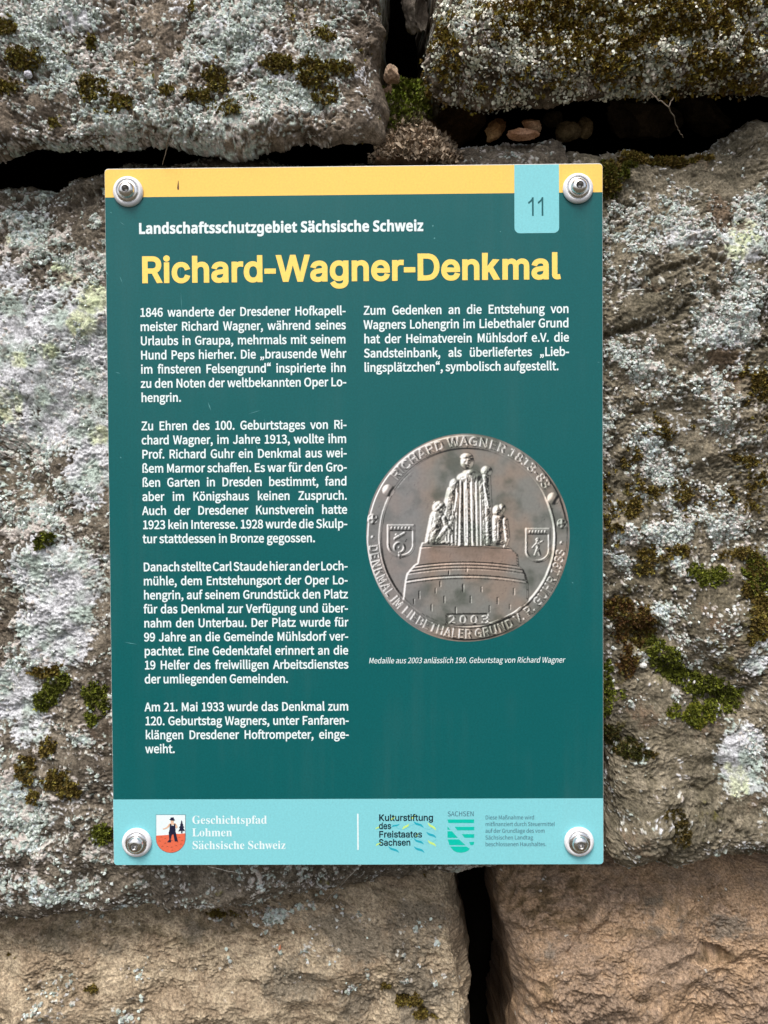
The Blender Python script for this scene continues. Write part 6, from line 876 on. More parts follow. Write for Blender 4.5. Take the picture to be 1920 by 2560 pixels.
def sheet(name, pieces, mat, layer, parent=None):
    """a sheet of ink on the sign: pieces are (points, triangles) and lie at their own level"""
    par = parent or SIGN
    base = SORG if par is SIGN else SORG + par.location
    VV, FF, k = [], [], 0
    for p, t, lift in pieces:
        a, b, c = p[t[:, 0]], p[t[:, 1]], p[t[:, 2]]
        cr = (b[:, 0] - a[:, 0]) * (c[:, 1] - a[:, 1]) - (b[:, 1] - a[:, 1]) * (c[:, 0] - a[:, 0])
        t = np.where((cr < 0)[:, None], t[:, ::-1], t)[np.abs(cr) > 1e-14]
        VV.append(np.stack([p[:, 0] - base.x, np.full(len(p), -LAYER * layer - lift - base.y), p[:, 1] - base.z], -1)); FF.append(t + k); k += len(p)
    return link(name, raw_mesh(name, np.concatenate(VV), np.concatenate(FF), False), mat, par)
def face(name, polys, mat, layer, parent=None):
    return sheet(name, [(*tess([np.asarray(p, float)]), 0.0) for p in polys], mat, layer, parent)
def rect(x0, z0, x1, z1, r=(0, 0, 0, 0)):
    """rounded rectangle, radii for lower left, lower right, upper right, upper left"""
    out = []
    for (cx, cz, a, rr) in ((x0, z0, 180, r[0]), (x1, z0, 270, r[1]), (x1, z1, 0, r[2]), (x0, z1, 90, r[3])):
        if rr == 0: out.append((cx, cz)); continue
        mx = cx + (rr if cx == x0 else -rr); mz = cz + (rr if cz == z0 else -rr)
        for t in np.linspace(a, a + 90, 9): out.append((mx + rr * math.cos(math.radians(t)), mz + rr * math.sin(math.radians(t))))
    return np.array(out)
def P2(pts):
    q = at([p[0] for p in pts], [p[1] for p in pts], 0.0); return q[:, [0, 2]]
C_GREEN = print_mat('green_ink', lin(9, 92, 94), 0.34, 0.06)
C_YELLOW = print_mat('yellow_ink', lin(252, 204, 102), 0.4)
C_BLUE = print_mat('pale_blue_ink', lin(130, 206, 215), 0.38)
C_WHITE = print_mat('white_ink', lin(228, 242, 244), 0.4)
C_TITLE = print_mat('title_yellow_ink', lin(254, 218, 112), 0.4)
C_DARKG = print_mat('dark_green_ink', lin(18, 92, 98), 0.4)
C_DARK = print_mat('dark_ink', lin(18, 40, 52), 0.4)
C_SLATE = print_mat('slate_ink', lin(62, 96, 116), 0.4)
C_TEAL = print_mat('teal_ink', lin(0, 190, 170), 0.4)
C_CYAN = print_mat('cyan_ink', lin(30, 168, 190), 0.4)
C_LIME = print_mat('lime_ink', lin(196, 232, 130), 0.4)
C_RED = print_mat('red_ink', lin(226, 108, 78), 0.4)
C_SKIN = print_mat('skin_ink', lin(226, 188, 160), 0.4)
C_NAVY = print_mat('navy_ink', lin(30, 34, 60), 0.4)
C_BROWN = print_mat('brown_ink', lin(92, 62, 40), 0.5)
C_EDGE, n_, l_, b_ = mat_new('white_board_edge'); b_.inputs['Base Color'].default_value = (0.72, 0.72, 0.70, 1); b_.inputs['Roughness'].default_value = 0.5
HW, HH = 0.1485, 0.2100
def panel():
    me = bpy.data.meshes.new('panel'); bm = bmesh.new()
    o = rect(-HW, -HH, HW, HH, (.0022,) * 4)
    rings = []
    for ins, y in ((0.0004, 0.0), (0.0001, 0.0003), (0.0, 0.0008), (0.0, 0.0040), (0.0004, 0.0045)):
        k = np.array([1 - ins / HW, 1 - ins / HH])
        rings.append([bm.verts.new((p[0] * k[0], y - SORG.y, p[1] * k[1] - SORG.z)) for p in o])
    n = len(o)
    for a, b in zip(rings[:-1], rings[1:]):
        for i in range(n): bm.faces.new((a[i], a[(i + 1) % n], b[(i + 1) % n], b[i]))
    bm.faces.new(rings[0]); bm.faces.new(rings[-1])
    bmesh.ops.recalc_face_normals(bm, faces=bm.faces); bm.to_mesh(me); bm.free()
    return link('panel', me, C_EDGE, SIGN)
panel()
E_ = 0.00035
ZB, ZF = 0.1928, -0.1696
face('yellow_band', [rect(-HW + E_, ZB, HW - E_, HH - .0006, (0, 0, .002, .002))], C_YELLOW, 1)
face('green_field', [rect(-HW + E_, ZF, HW - E_, ZB)], C_GREEN, 1)
face('footer_band', [rect(-HW + E_, -HH + E_, HW - E_, ZF, (.002, .002, 0, 0))], C_BLUE, 1)
tb = P2([(1286.2, 583.5), (1397.3, 412)])
tab = face('number_tab', [rect(tb[0, 0], tb[0, 1], tb[1, 0], HH - .0006, (.0032, .0032, 0, 0))], C_BLUE, 2)
def lines(name, rows, mat, layer, f, cap, hs=1.0, bold=0.0, slant=0.0, parent=None, track=0.0):
    polys = []
    for (s, x, z, right, fit) in rows: polys += layout(s, x, z, cap, f, hs, bold, right, fit, slant, track)
    return sheet(name, polys, mat, layer, parent)
xz = lambda x, y: tuple(at(x, y, 0.0)[[0, 2]])
a = xz(1316, 540.2); b = xz(1364, 540.2)
lines('number', [('11', a[0], a[1], b[0], True)], C_DARKG, 3, 'I', 0.0110, parent=tab, bold=.0)
lines('heading', [('Landschaftsschutzgebiet Sächsische Schweiz', -.1286, .1710, .0418, True)], C_WHITE, 3, 'B', .0063, bold=.028)
lines('title', [('Richard-Wagner-Denkmal', -.1278, .1423, .1228, True)], C_TITLE, 3, 'I', .0146, bold=.050, track=.022)
BODY = [
 ['1846 wanderte der Dresdener Hofkapell-', 'meister Richard Wagner, während seines', 'Urlaubs in Graupa, mehrmals mit seinem', 'Hund Peps hierher. Die „brausende Wehr', 'im finsteren Felsengrund“ inspirierte ihn', 'zu den Noten der weltbekannten Oper Lo-', '*hengrin.'],
 ['Zu Ehren des 100. Geburtstages von Ri-', 'chard Wagner, im Jahre 1913, wollte ihm', 'Prof. Richard Guhr ein Denkmal aus wei-', 'ßem Marmor schaffen. Es war für den Gro-', 'ßen Garten in Dresden bestimmt, fand', 'aber im Königshaus keinen Zuspruch.', 'Auch der Dresdener Kunstverein hatte', '1923 kein Interesse. 1928 wurde die Skulp-', '*tur stattdessen in Bronze gegossen.'],
 ['Danach stellte Carl Staude hier an der Loch-', 'mühle, dem Entstehungsort der Oper Lo-', 'hengrin, auf seinem Grundstück den Platz', 'für das Denkmal zur Verfügung und über-', 'nahm den Unterbau. Der Platz wurde für', '99 Jahre an die Gemeinde Mühlsdorf ver-', 'pachtet. Eine Gedenktafel erinnert an die', '19 Helfer des freiwilligen Arbeitsdienstes', '*der umliegenden Gemeinden.'],
 ['Am 21. Mai 1933 wurde das Denkmal zum', '120. Geburtstag  Wagners, unter Fanfaren-', 'klängen Dresdener Hoftrompeter, einge-', '*weiht.']]
CAPH, PITCH, BOLD = .00500, .008481, 0.034
tgt = (0.1302 - 0.0262) ; s_ = 'tur stattdessen in Bronze gegossen.'
HSC = 0.1042 / ((advance(s_.replace(' ', ''), 'S', 0) + GL['S'][' '][0] * s_.count(' ')) * CAPH)
k = 0
for par in BODY:
    rows = []
    for s in par:
        last = s.startswith('*')
        rows.append((s.lstrip('*').replace('  ', ' '), -.1283, .1217 - PITCH * k, None if last else -.0048, False)); k += 1
    lines('paragraph', rows, C_WHITE, 3, 'S', CAPH, HSC, BOLD); k += 1
rows = []
for i, s in enumerate(['Zum Gedenken an die Entstehung von', 'Wagners Lohengrin im Liebethaler Grund', 'hat der Heimatverein Mühlsdorf e.V. die', 'Sandsteinbank, als überliefertes „Lieb-', '*lingsplätzchen“, symbolisch aufgestellt.']):
    rows.append((s.lstrip('*'), .0057, .1217 - PITCH * i, None if s.startswith('*') else .1282, False))
lines('paragraph', rows, C_WHITE, 3, 'S', CAPH, HSC, BOLD)
a = xz(921, 1658.2); b = xz(1411.5, 1657)
lines('caption', [('Medaille aus 2003 anlässlich 190. Geburtstag von Richard Wagner', a[0], a[1], b[0], True)], C_WHITE, 3, 'S', .0033, slant=.2, bold=.008)
# footer lettering
for s, y in (('Geschichtspfad', 2059.1), ('Lohmen', 2090.7), ('Sächsische Schweiz', 2122.7)): pass
a = [xz(479.9, y) for y in (2059.3, 2090.7, 2122.6)]; r0 = xz(714.5, 2122)[0]; r1 = xz(668, 2059)[0]; r2 = xz(581, 2090)[0]
lines('trail_name', [('Geschichtspfad', *a[0], r1, True), ('Lohmen', *a[1], r2, True), ('Sächsische Schweiz', *a[2], r0, True)], C_WHITE, 2, 'M', .0049)
q = P2([(893.3, 2124.5), (896.3, 2034)])
face('divider_line', [rect(q[0, 0], q[0, 1], q[1, 0], q[1, 1])], C_WHITE, 2)
waves = []
def crop8(x, y): return (880 + x / 2.5136, 1980 + y / 2.5136)
def leafstroke(x0, y0, x1, y1, w, bend):
    t = np.linspace(0, 1, 12); dx, dy = x1 - x0, y1 - y0; L = math.hypot(dx, dy); nx, ny = -dy / L, dx / L
    cx = x0 + dx * t + nx * bend * np.sin(2 * np.pi * t); cy = y0 + dy * t + ny * bend * np.sin(2 * np.pi * t)
    ww = w * np.sin(np.pi * t) ** .8
    up = np.stack([cx + nx * ww, cy + ny * ww], 1); dn = np.stack([cx - nx * ww, cy - ny * ww], 1)[::-1]
    return P2([crop8(*p) for p in np.concatenate([up, dn[1:-1]])])
face('wave_mark', [leafstroke(*v) for v in ((386, 182, 450, 224, 7, 4), (466, 248, 530, 290, 7, 4), (388, 290, 452, 330, 7, 4), (228, 340, 296, 382, 7, 4), (388, 340, 456, 382, 7, 4), (246, 222, 300, 198, 5, -3))], C_CYAN, 2)
face('wave_mark', [leafstroke(*v) for v in ((316, 236, 360, 198, 7, -3), (476, 190, 528, 242, 7, 4), (476, 300, 528, 344, 7, 4), (148, 236, 178, 210, 5, -3), (150, 340, 182, 312, 5, -3), (244, 182, 268, 150, 6, -2), (366, 172, 398, 146, 6, 2), (400, 280, 416, 260, 5, 1))], C_LIME, 2)
C_WAVE = print_mat('thin_wave_ink', lin(98, 196, 212), .4)
def thin(y):
    t = np.linspace(0, 1, 40); x = 140 + 390 * t; yy = y + 16 * np.sin(t * 2 * np.pi * 2.4 + 1)
    return P2([crop8(p, r) for p, r in zip(x, yy - 1.6)] + [crop8(p, r) for p, r in zip(x[::-1], yy[::-1] + 1.6)])
face('wave_mark', [thin(218), thin(304)], C_WAVE, 1.5)
rows = []
for s, y, r in (('Kulturstiftung', 2051.5, 1083.5), ('des', 2072, 978), ('Freistaates', 2093, 1055.5), ('Sachsen', 2113.4, 1026.5)):
    p = xz(946.6, y); rows.append((s, p[0], p[1], xz(r, y)[0], True))
lines('foundation_name', rows, C_DARK, 3, 'I', .0038, bold=.03)
p = xz(1118.4, 2040.4)
lines('state_name', [('SACHSEN', p[0], p[1], xz(1185.5, 2040)[0], True)], C_SLATE, 2, 'S', .0029)
bars = [[(600, 172), (768, 172), (767, 194), (606, 194)], [(645, 218), (768, 218), (768, 240), (662, 240)], [(690, 264), (768, 264), (768, 287), (708, 287)], [(600, 216), (618, 236), (600, 236)],
        [(600, 246), (628, 246), (664, 287), (600, 287)], [(601, 297), (672, 297), (712, 333), (612, 333)], [(735, 314), (768, 312), (766, 326), (760, 333), (745, 333)],
        [(616, 342), (718, 342), (741, 356), (732, 366), (712, 376), (686, 381), (660, 378), (638, 368)]]
face('state_emblem', [P2([crop8(*p) for p in b_]) for b_ in bars], C_TEAL, 2)
rows = []
for s, y, r in (('Diese Maßnahme wird', 172, 1146), ('mitfinanziert durch Steuermittel', 214, 1275), ('auf der Grundlage des vom', 256, 1212), ('Sächsischen Landtag', 298, 1138), ('beschlossenen Haushaltes.', 340, 1222)):
    p = xz(*crop8(837, y)); rows.append((s, p[0], p[1], xz(*crop8(r, y))[0], True))
lines('funding_note', rows, C_SLATE, 2, 'S', .0024, bold=.004)
# coat of arms, measured in an enlarged view
def c7(x, y): return (260 + x / 2.592, 1980 + y / 2.592)
def sh(cx, top, bot, hw, k=0):
    o = [(cx - hw, top), (cx + hw, top)]
    yb = bot - hw * 0.98
    for t in np.linspace(0, 180, 25): o.append((cx + hw * math.cos(math.radians(t)), yb + hw * .98 * math.sin(math.radians(t))))
    return o
SHIELD = empty('coat_of_arms', (0, 0, 0)); SHIELD.parent = SIGN
q = xz(*c7(433, 270)); SHIELD.location = Vector((q[0], 0, q[1])) - SORG
f7 = lambda n, polys, m, ly: face(n, [P2([c7(*p) for p in pl]) for pl in polys], m, ly, SHIELD)
f7('shield_border', [sh(433, 145.5, 394, 96.5)], C_SLATE, 2)
f7('shield_ground', [sh(433, 148, 391.5, 94)], C_WHITE, 3)
red = [p for p in sh(433, 148, 391.5, 94) if p[1] > 276]; red = sorted(red, key=lambda p: 0)
bow = [p for p in sh(433, 148, 391.5, 94)[2:] if p[1] > 270]
f7('soil_field', [[(339, 281), (380, 279), (420, 276), (450, 268), (490, 270), (527, 266)] + bow], C_RED, 4)
f7('furrow', [[(x - 9, y + 3), (x, y - 3), (x + 9, y + 3), (x, y)] for x, y in ((372, 290), (398, 300), (362, 316), (398, 330), (440, 312), (490, 292), (508, 312), (478, 322), (412, 352), (440, 356), (470, 346), (500, 336), (380, 350), (444, 376))], C_BROWN, 5)
f7('tree', [[(504, 180), (510, 196), (507, 196), (516, 212), (511, 212), (522, 230), (514, 230), (526, 252), (510, 250), (509, 266), (501, 266), (501, 250), (482, 254), (494, 232), (486, 232), (497, 212), (492, 212), (501, 196), (498, 196)]], C_NAVY, 5)
f7('sower_skin', [[(432, 184), (452, 184), (452, 198), (470, 206), (478, 224), (470, 236), (462, 226), (462, 214), (450, 210), (432, 214), (412, 234), (384, 242), (382, 236), (406, 226), (424, 204), (434, 200)]], C_SKIN, 5)
f7('sower_clothes', [[(428, 206), (436, 204), (438, 216), (454, 216), (458, 200), (464, 204), (464, 250), (472, 284), (480, 318), (460, 318), (450, 270), (440, 276), (434, 304), (436, 324), (410, 324), (424, 306), (420, 262), (426, 240)], ], C_NAVY, 6)
f7('sower_hat', [[(424, 176), (432, 172), (432, 164), (452, 162), (455, 174), (462, 180), (452, 184), (432, 182)]], C_NAVY, 6)
# the dark streak on the yellow band, chips on the edge
face('dirt_mark', [P2([(443, 470), (445.5, 452), (446.5, 452), (447.5, 466), (447.5, 474), (444, 474.5)])], C_BROWN, 2.4)
GREYS = print_mat('scuff', lin(90, 150, 152), .6)
rs = np.random.RandomState(5); sc_ = []
for (x, y, dx, dy, w) in ((1081, 563, 3, 3, 3), (1085, 594, 3, 3, 3), (1250, 578, 2, 2, 2), (620, 1035, 34, -10, .8), (660, 1045, 8, 30, 1.0), (640, 1110, 8, 30, 1.0), (310, 1605, 34, 6, 1.0), (262, 672, 10, 18, 1.2), (288, 930, 14, 4, 1.0), (300, 690, 6, 18, .9), (300, 1142, 4, 3, 2.0), (410, 1195, 22, 3, .7), (520, 1005, 8, 22, 1.4), (275, 530, 6, 3, 1.0), (1492, 905, 8, 1, .8), (440, 2150, 10, 0, .8), (300, 555, 12, 8, .7), (1430, 1455, 3, 3, 2), (450, 640, 2, 60, .5), (452, 470 + 260, 3, 50, .5)):
    L = math.hypot(dx, dy) + 1e-6; nx, ny = -dy / L * w, dx / L * w
    sc_.append(P2([(x, y), (x + dx / 2 + nx, y + dy / 2 + ny), (x + dx, y + dy), (x + dx / 2 - nx * .6, y + dy / 2 - ny * .6)]))
for p_ in sc_: face('scratch', [p_], GREYS, 1.6)

# ---- the printed photograph of a bronze medal: a flat disc whose ink is worked out from a relief
def medal():
    n = 760
    gx, gy = np.meshgrid(np.linspace(60, 1590, n), np.linspace(60, 1625, n))         # measuring frame of an enlarged view
    cx, cy, rx, ry = 825.0, 842.0, 753.0, 770.0
    X = (gx - cx) / rx; Y = (cy - gy) / ry; R_ = np.hypot(X, Y)
    H = np.zeros_like(gx)
    up = lambda h: np.maximum(H, h)
    H += 14 * sstep(.840, .862, R_) - 30 * sstep(.975, 1.0, R_)
    ang = np.degrees(np.arctan2(Y, X))
    arc = (np.abs(R_ - .853) < .012) & (ang > 28) & (ang < 150)
    H -= 10 * np.exp(-((R_ - .852) / .009) ** 2) * sstep(20, 34, ang) * sstep(156, 146, ang)
    H += 6 * np.exp(-((R_ - .862) / .01) ** 2) * (1 - sstep(20, 34, ang) * sstep(156, 146, ang))
    H += 2.2 * fbm2(gx, gy, 240., 3, 3) + 1.1 * fbm2(gx, gy, 60., 3, 9) + .5 * fbm2(gx, gy, 14., 2, 12)
    def ell(x, y, a, b, h, e=.5): return h * np.clip(1 - ((gx - x) / a) ** 2 - ((gy - y) / b) ** 2, 0, 1) ** e
    def cap(x1, y1, x2, y2, r1, r2, h):
        vx, vy = x2 - x1, y2 - y1; t = np.clip(((gx - x1) * vx + (gy - y1) * vy) / (vx * vx + vy * vy), 0, 1)
        d = np.hypot(gx - x1 - t * vx, gy - y1 - t * vy) / (r1 + (r2 - r1) * t)
        return h * np.sqrt(np.clip(1 - d * d, 0, 1))
    def inside(pts):
        o = np.zeros(gx.shape, bool); p = np.asarray(pts, float); q = np.roll(p, -1, 0)
        for (x1, y1), (x2, y2) in zip(p, q):
            if y1 == y2: continue
            c = ((y1 > gy) != (y2 > gy)) & (gx < (x2 - x1) * (gy - y1) / (y2 - y1) + x1); o ^= c
        return o
    def blur(a, k):
        for _ in range(k):
            a = (a + np.roll(a, 1, 0) + np.roll(a, -1, 0) + np.roll(a, 1, 1) + np.roll(a, -1, 1)) / 5
        return a
    # pedestal of masonry
    ped = inside([(478, 912), (640, 900), (1000, 902), (1150, 930), (1192, 968), (1200, 1050), (1232, 1078), (1252, 1118), (1268, 1180), (1272, 1310), (1180, 1400), (1000, 1480), (660, 1480), (470, 1400), (350, 1300), (366, 1170), (378, 1110), (430, 1050), (458, 1030)])
    H = H + 34 * blur(ped.astype(float), 5)
    bowy = lambda y, k=70: gy - (y + k * (1 - ((gx - 815) / 420) ** 2) * -1 * .5)
    for y, d, w in ((930, 5, 5), (1062, 9, 5), (1085, 8, 5), (1108, 6, 5), (1160, 8, 6), (1172, -5, 6)):
        H -= d * np.exp(-(bowy(y) / w) ** 2) * ped
    rs = np.random.RandomState(4)
    for (x, y, l) in [(795, 1180, 70), (590, 1210, 50), (470, 1230, 70), (655, 1270, 60), (850, 1270, 60), (1050, 1280, 60), (560, 1330, 60), (740, 1350, 60), (990, 1340, 60), (1170, 1210, 60), (820, 1060, 40), (690, 1080, 40), (625, 1160, 50), (1140, 1330, 50), (430, 1290, 50), (930, 1200, 50)]:
        H -= 3.2 * np.exp(-((gx - x) / 5) ** 2) * sstep(y, y + 8, gy) * sstep(y + l, y + l - 8, gy)
    # figures in gowns: plain robed people on the pedestal
    fold = lambda f, ph=0.: 7 * np.cos(gx * f + ph + gy * .004 * np.sin(gx * .02))
    g = cap(850, 420, 855, 880, 88, 122, 60); H = np.maximum(H, (g + 1.6 * fold(.17) * (g > 8) * (gy > 400)) * (gy < 905))
    H = np.maximum(H, cap(745, 460, 720, 860, 55, 80, 44) * (gy < 900) + (fold(.24, 1.) * .7) * (cap(745, 460, 720, 860, 55, 80, 1) > .2) * (gy < 900))
    H = np.maximum(H, cap(930, 420, 965, 860, 46, 60, 48) * (gy < 905))
    H = np.maximum(H, ell(850, 400, 105, 50, 66)); H = np.maximum(H, ell(848, 362, 40, 26, 74))
    H = np.maximum(H, ell(822, 280, 50, 58, 84)); H = np.maximum(H, ell(818, 245, 46, 30, 80)); H -= ell(808, 284, 10, 7, 9) + ell(840, 284, 9, 7, 9) + ell(825, 310, 14, 5, 7); H += ell(824, 292, 7, 16, 8)
    H -= 12 * np.exp(-((gx - 818) / 5) ** 2) * sstep(470, 500, gy) * (gy < 880) + 10 * np.exp(-((gx - 872) / 5) ** 2) * sstep(480, 520, gy) * (gy < 880)
    H = np.maximum(H, ell(965, 350, 42, 40, 62)); H = np.maximum(H, cap(960, 390, 985, 880, 34, 36, 56) * (gy < 900)); H = np.maximum(H, cap(950, 440, 985, 620, 16, 18, 66))
    H = np.maximum(H, ell(730, 448, 38, 44, 62)); H = np.maximum(H, cap(712, 500, 680, 700, 42, 55, 48)); H = np.maximum(H, cap(755, 520, 735, 640, 16, 20, 60))
    H = np.maximum(H, ell(620, 622, 56, 52, 66)); H += 5 * np.sin(gx * .16) * np.sin(gy * .15) * (ell(620, 606, 56, 46, 1) > .2)
    H = np.maximum(H, cap(610, 690, 575, 850, 62, 58, 58)); H = np.maximum(H, cap(575, 690, 535, 870, 30, 26, 48)); H = np.maximum(H, cap(650, 700, 700, 800, 34, 28, 62)); H = np.maximum(H, cap(700, 740, 600, 860, 34, 34, 60)); H = np.maximum(H, ell(715, 700, 34, 40, 58)); H = np.maximum(H, cap(590, 880, 720, 880, 22, 20, 46))
    H = np.maximum(H, ell(1050, 645, 42, 46, 62)); H = np.maximum(H, ell(1078, 625, 28, 34, 56)); H = np.maximum(H, cap(1050, 710, 1045, 860, 52, 50, 58)); H = np.maximum(H, cap(1100, 715, 1118, 850, 24, 20, 52)); H = np.maximum(H, cap(1118, 850, 1100, 910, 20, 16, 48)); H = np.maximum(H, cap(1020, 860, 1100, 880, 34, 28, 50)); H -= 6 * np.exp(-((gx - 1045) / 5) ** 2) * sstep(720, 740, gy) * (gy < 850) + 5 * np.exp(-((gy - 790) / 5) ** 2) * (cap(1045, 710, 1045, 860, 52, 50, 1) > .3)
    H += 5 * fbm2(gx, gy, 26., 3, 40) * (H > 44) * (gy < 900)
    H = np.maximum(H, (ped == 0) * 0 + 36 * blur(inside([(490, 880), (560, 868), (700, 884), (1000, 888), (1110, 900), (1150, 925), (480, 912)]).astype(float), 3))
    # shields, knobs and the dated tablet
    for (x0, y0, x1, y1) in ((233, 745, 432, 985), (1256, 772, 1436, 1022)):
        m_ = (x0 + x1) / 2; w_ = (x1 - x0) / 2
        s = [(x0, y0), (x1, y0)] + [(m_ + w_ * math.cos(math.radians(t)), y1 - w_ * .9 + w_ * .9 * math.sin(math.radians(t))) for t in range(0, 181, 10)]
        k_ = blur(inside(s).astype(float), 3); H = np.maximum(H, 0) * 0 + H + 18 * k_
        s2 = [(m_ + (a_ - m_) * .86, (y0 + y1) / 2 + (b_ - (y0 + y1) / 2) * .86) for a_, b_ in s]; H -= 8 * blur((inside(s2) & (gy > y0 + 44)).astype(float), 2)
        for q_ in range(6): H += ell(x0 + 34 + q_ * (x1 - x0 - 68) / 5, y0 + 26, 10, 12, 7)
    H += 9 * (np.exp(-((np.hypot(gx - 320, gy - 915) - 36) / 8) ** 2)) + cap(290, 850, 360, 810, 12, 12, 9) + cap(365, 860, 300, 820, 12, 10, 9) + ell(320, 915, 8, 8, 8) + cap(320, 955, 325, 985, 8, 12, 8)
    H += ell(1345, 858, 16, 16, 9) + cap(1345, 875, 1345, 920, 14, 12, 9) + cap(1345, 920, 1325, 970, 10, 8, 9) + cap(1345, 920, 1362, 972, 10, 8, 9) + cap(1330, 890, 1310, 915, 7, 7, 8) + cap(1355, 885, 1380, 870, 7, 7, 8)
    for (x, y, r, h) in ((240, 492, 46, 26), (1461, 552, 46, 26), (125, 704, 42, 20), (1526, 738, 40, 20), (124, 838, 14, 10), (1522, 880, 14, 10)): H = np.maximum(H, H * .3 + ell(x, y, r, r, h + 14))
    for x, y in ((125, 704), (1526, 738)): H -= 12 * np.abs(np.sin((gx - x) * .1) * np.sin((gy - y) * .1)) * (np.hypot(gx - x, gy - y) < 32)
    tabl = blur(inside([(668, 1408), (975, 1404), (980, 1488), (672, 1494)]).astype(float), 3); H = H * (1 - tabl) + (20 + 0 * H) * tabl
    def stamp(polys, h):
        nonlocal H
        m_ = np.zeros(gx.shape, bool)
        for p in polys:
            x0, y0 = p.min(0) - 4; x1, y1 = p.max(0) + 4
            jx = slice(max(0, int((x0 - 60) / 1530 * (n - 1))), int((x1 - 60) / 1530 * (n - 1)) + 2); jy = slice(max(0, int((y0 - 60) / 1565 * (n - 1))), int((y1 - 60) / 1565 * (n - 1)) + 2)
            ax, ay = gx[jy, jx], gy[jy, jx]; o = np.zeros(ax.shape, bool); q = np.roll(p, -1, 0)
            for (a1, b1), (a2, b2) in zip(p, q):
                if b1 == b2: continue
                o ^= ((b1 > ay) != (b2 > ay)) & (ax < (a2 - a1) * (ay - b1) / (b2 - b1) + a1)
            m_[jy, jx] ^= o
        H = H + h * blur(m_.astype(float), 1)
    def ringtext(s, a0, a1, rad, capr, bottom=False):
        tot = sum((GL['S'][c][0] if c != ' ' else .30) for c in s); polys = []; x = 0.0
        for c in s:
            if c == ' ': x += .30; continue
            adv, g = GL['S'][c]; am = a0 + (a1 - a0) * ((x + adv / 2) / tot); x += adv
            t = math.radians(am)
            ex = np.array([math.sin(t), -math.cos(t)]) if not bottom else np.array([-math.sin(t), math.cos(t)])
            er = np.array([math.cos(t), math.sin(t)]) * (1 if not bottom else -1)
            hsx = math.radians(abs(a1 - a0)) * (rad + (capr / 2 if not bottom else capr / 2)) / tot * .92
            for p in embolden(g, .03):
                b = np.array([math.cos(t), math.sin(t)]) * (rad if not bottom else rad + capr)
                q = b[None] + (p[:, :1] - adv / 2) * hsx * ex[None] + p[:, 1:] * capr * er[None]
                polys.append(np.stack([cx + q[:, 0] * rx, cy - q[:, 1] * ry], 1))
        stamp(polys, 24)
    ringtext('RICHARD WAGNER 1813-83', 142, 31, .885, .082)
    ringtext('DENKMAL IM LIEBETHALER GRUND V. R. GUHR 1933', 184, 353, .885, .082, True)
    pol = []; x = 0
    for c in '2003':
        adv, g = GL['S'][c]
        for p in embolden(g, .03): pol.append(np.stack([686 + (p[:, 0] * .9 + x) * 82, 1476 - p[:, 1] * 56], 1))
        x += adv * 1.02 + .22
    stamp(pol, 22)
    # light of the printed photograph, from its upper left
    Hs = blur(H, 1); px_ = 1530 / (n - 1)
    dx = np.gradient(Hs, axis=1) / px_; dy = np.gradient(Hs, axis=0) / px_
    N = np.stack([-dx * 1.7, dy * 1.7, np.ones_like(dx)], -1); N /= np.linalg.norm(N, axis=-1, keepdims=True)
    Ld = np.array([-.62, .36, .70]); Ld /= np.linalg.norm(Ld); dif = np.clip(N @ Ld, 0, 1)
    hv = Ld + np.array([0, 0, 1]); hv /= np.linalg.norm(hv); sp = np.clip(N @ hv, 0, 1) ** 14
    occ = np.clip((Hs - blur(H, 24)) / 16, -1, 1)
    occ2 = np.clip((Hs - blur(H, 7)) / 7, -1, 1)
    t1 = sstep(-.5, .5, fbm2(gx, gy, 300., 3, 61)); t2 = sstep(-.1, .6, fbm2(gx, gy, 200., 4, 64))
    alb = mix(mix(np.broadcast_to(lin(152, 153, 148), gx.shape + (3,)).astype(float), lin(180, 156, 138), t1 * .65), lin(92, 100, 90), t2 * .75)
    alb = mix(alb, np.broadcast_to(lin(182, 146, 128), alb.shape), ped * .4 * sstep(1160, 950, gy))
    alb = mix(alb, np.broadcast_to(lin(160, 160, 164), alb.shape), .5 * sstep(.5, .8, (gx < 560) * (1 - (gx - 300) / 600)))
    sx = -N[..., 0] * .85 + N[..., 1] * .5                      # how a shiny cast relief mirrors a bright left and a dim right
    m_ = .27 + .86 * sstep(.18, .75, sx) - .27 * sstep(.05, .42, -sx) + .34 * sstep(.62, .92, -sx)
    fig = sstep(30, 50, Hs) * (gy < 900)
    m_ = m_ * np.clip(1 + .30 * occ + .45 * occ2, .15, 1.8) * (1 + .35 * fig)
    c = alb * 2.35 * m_[..., None] + np.array([.60, .64, .70]) * ((.25 + .45 * fig) * sstep(.40, .85, sx) * np.clip(.6 + occ2, 0, 1))[..., None]
    c = c * (1 + .10 * fbm2(gx, gy, 20., 3, 70))[..., None]
    c = np.clip(c, .006, .9)
    # polar disc
    nr, na = 150, 720
    rr = np.linspace(0, 1, nr + 1)[1:]; th = np.linspace(0, 2 * np.pi, na, endpoint=False)
    edge = 1 + .006 * np.sin(3 * th + 1) + .004 * np.sin(5 * th)
    mx = (np.cos(th)[None] * edge[None] * rr[:, None]); my = (np.sin(th)[None] * edge[None] * rr[:, None])
    mx = np.concatenate([[0], mx.ravel()]); my = np.concatenate([[0], my.ravel()])
    fx = np.clip((cx + mx * rx - 60) / 1530 * (n - 1), 0, n - 1.001); fy = np.clip((cy - my * ry - 60) / 1565 * (n - 1), 0, n - 1.001)
    ix, iy = fx.astype(int), fy.astype(int); ax, ay = (fx - ix)[:, None], (fy - iy)[:, None]
    cc = (c[iy, ix] * (1 - ax) + c[iy, ix + 1] * ax) * (1 - ay) + (c[iy + 1, ix] * (1 - ax) + c[iy + 1, ix + 1] * ax) * ay
    W_ = at(890 + (cx + mx * rx) / 2.9625, 1060 + (cy - my * ry) / 2.9625, 0.0)
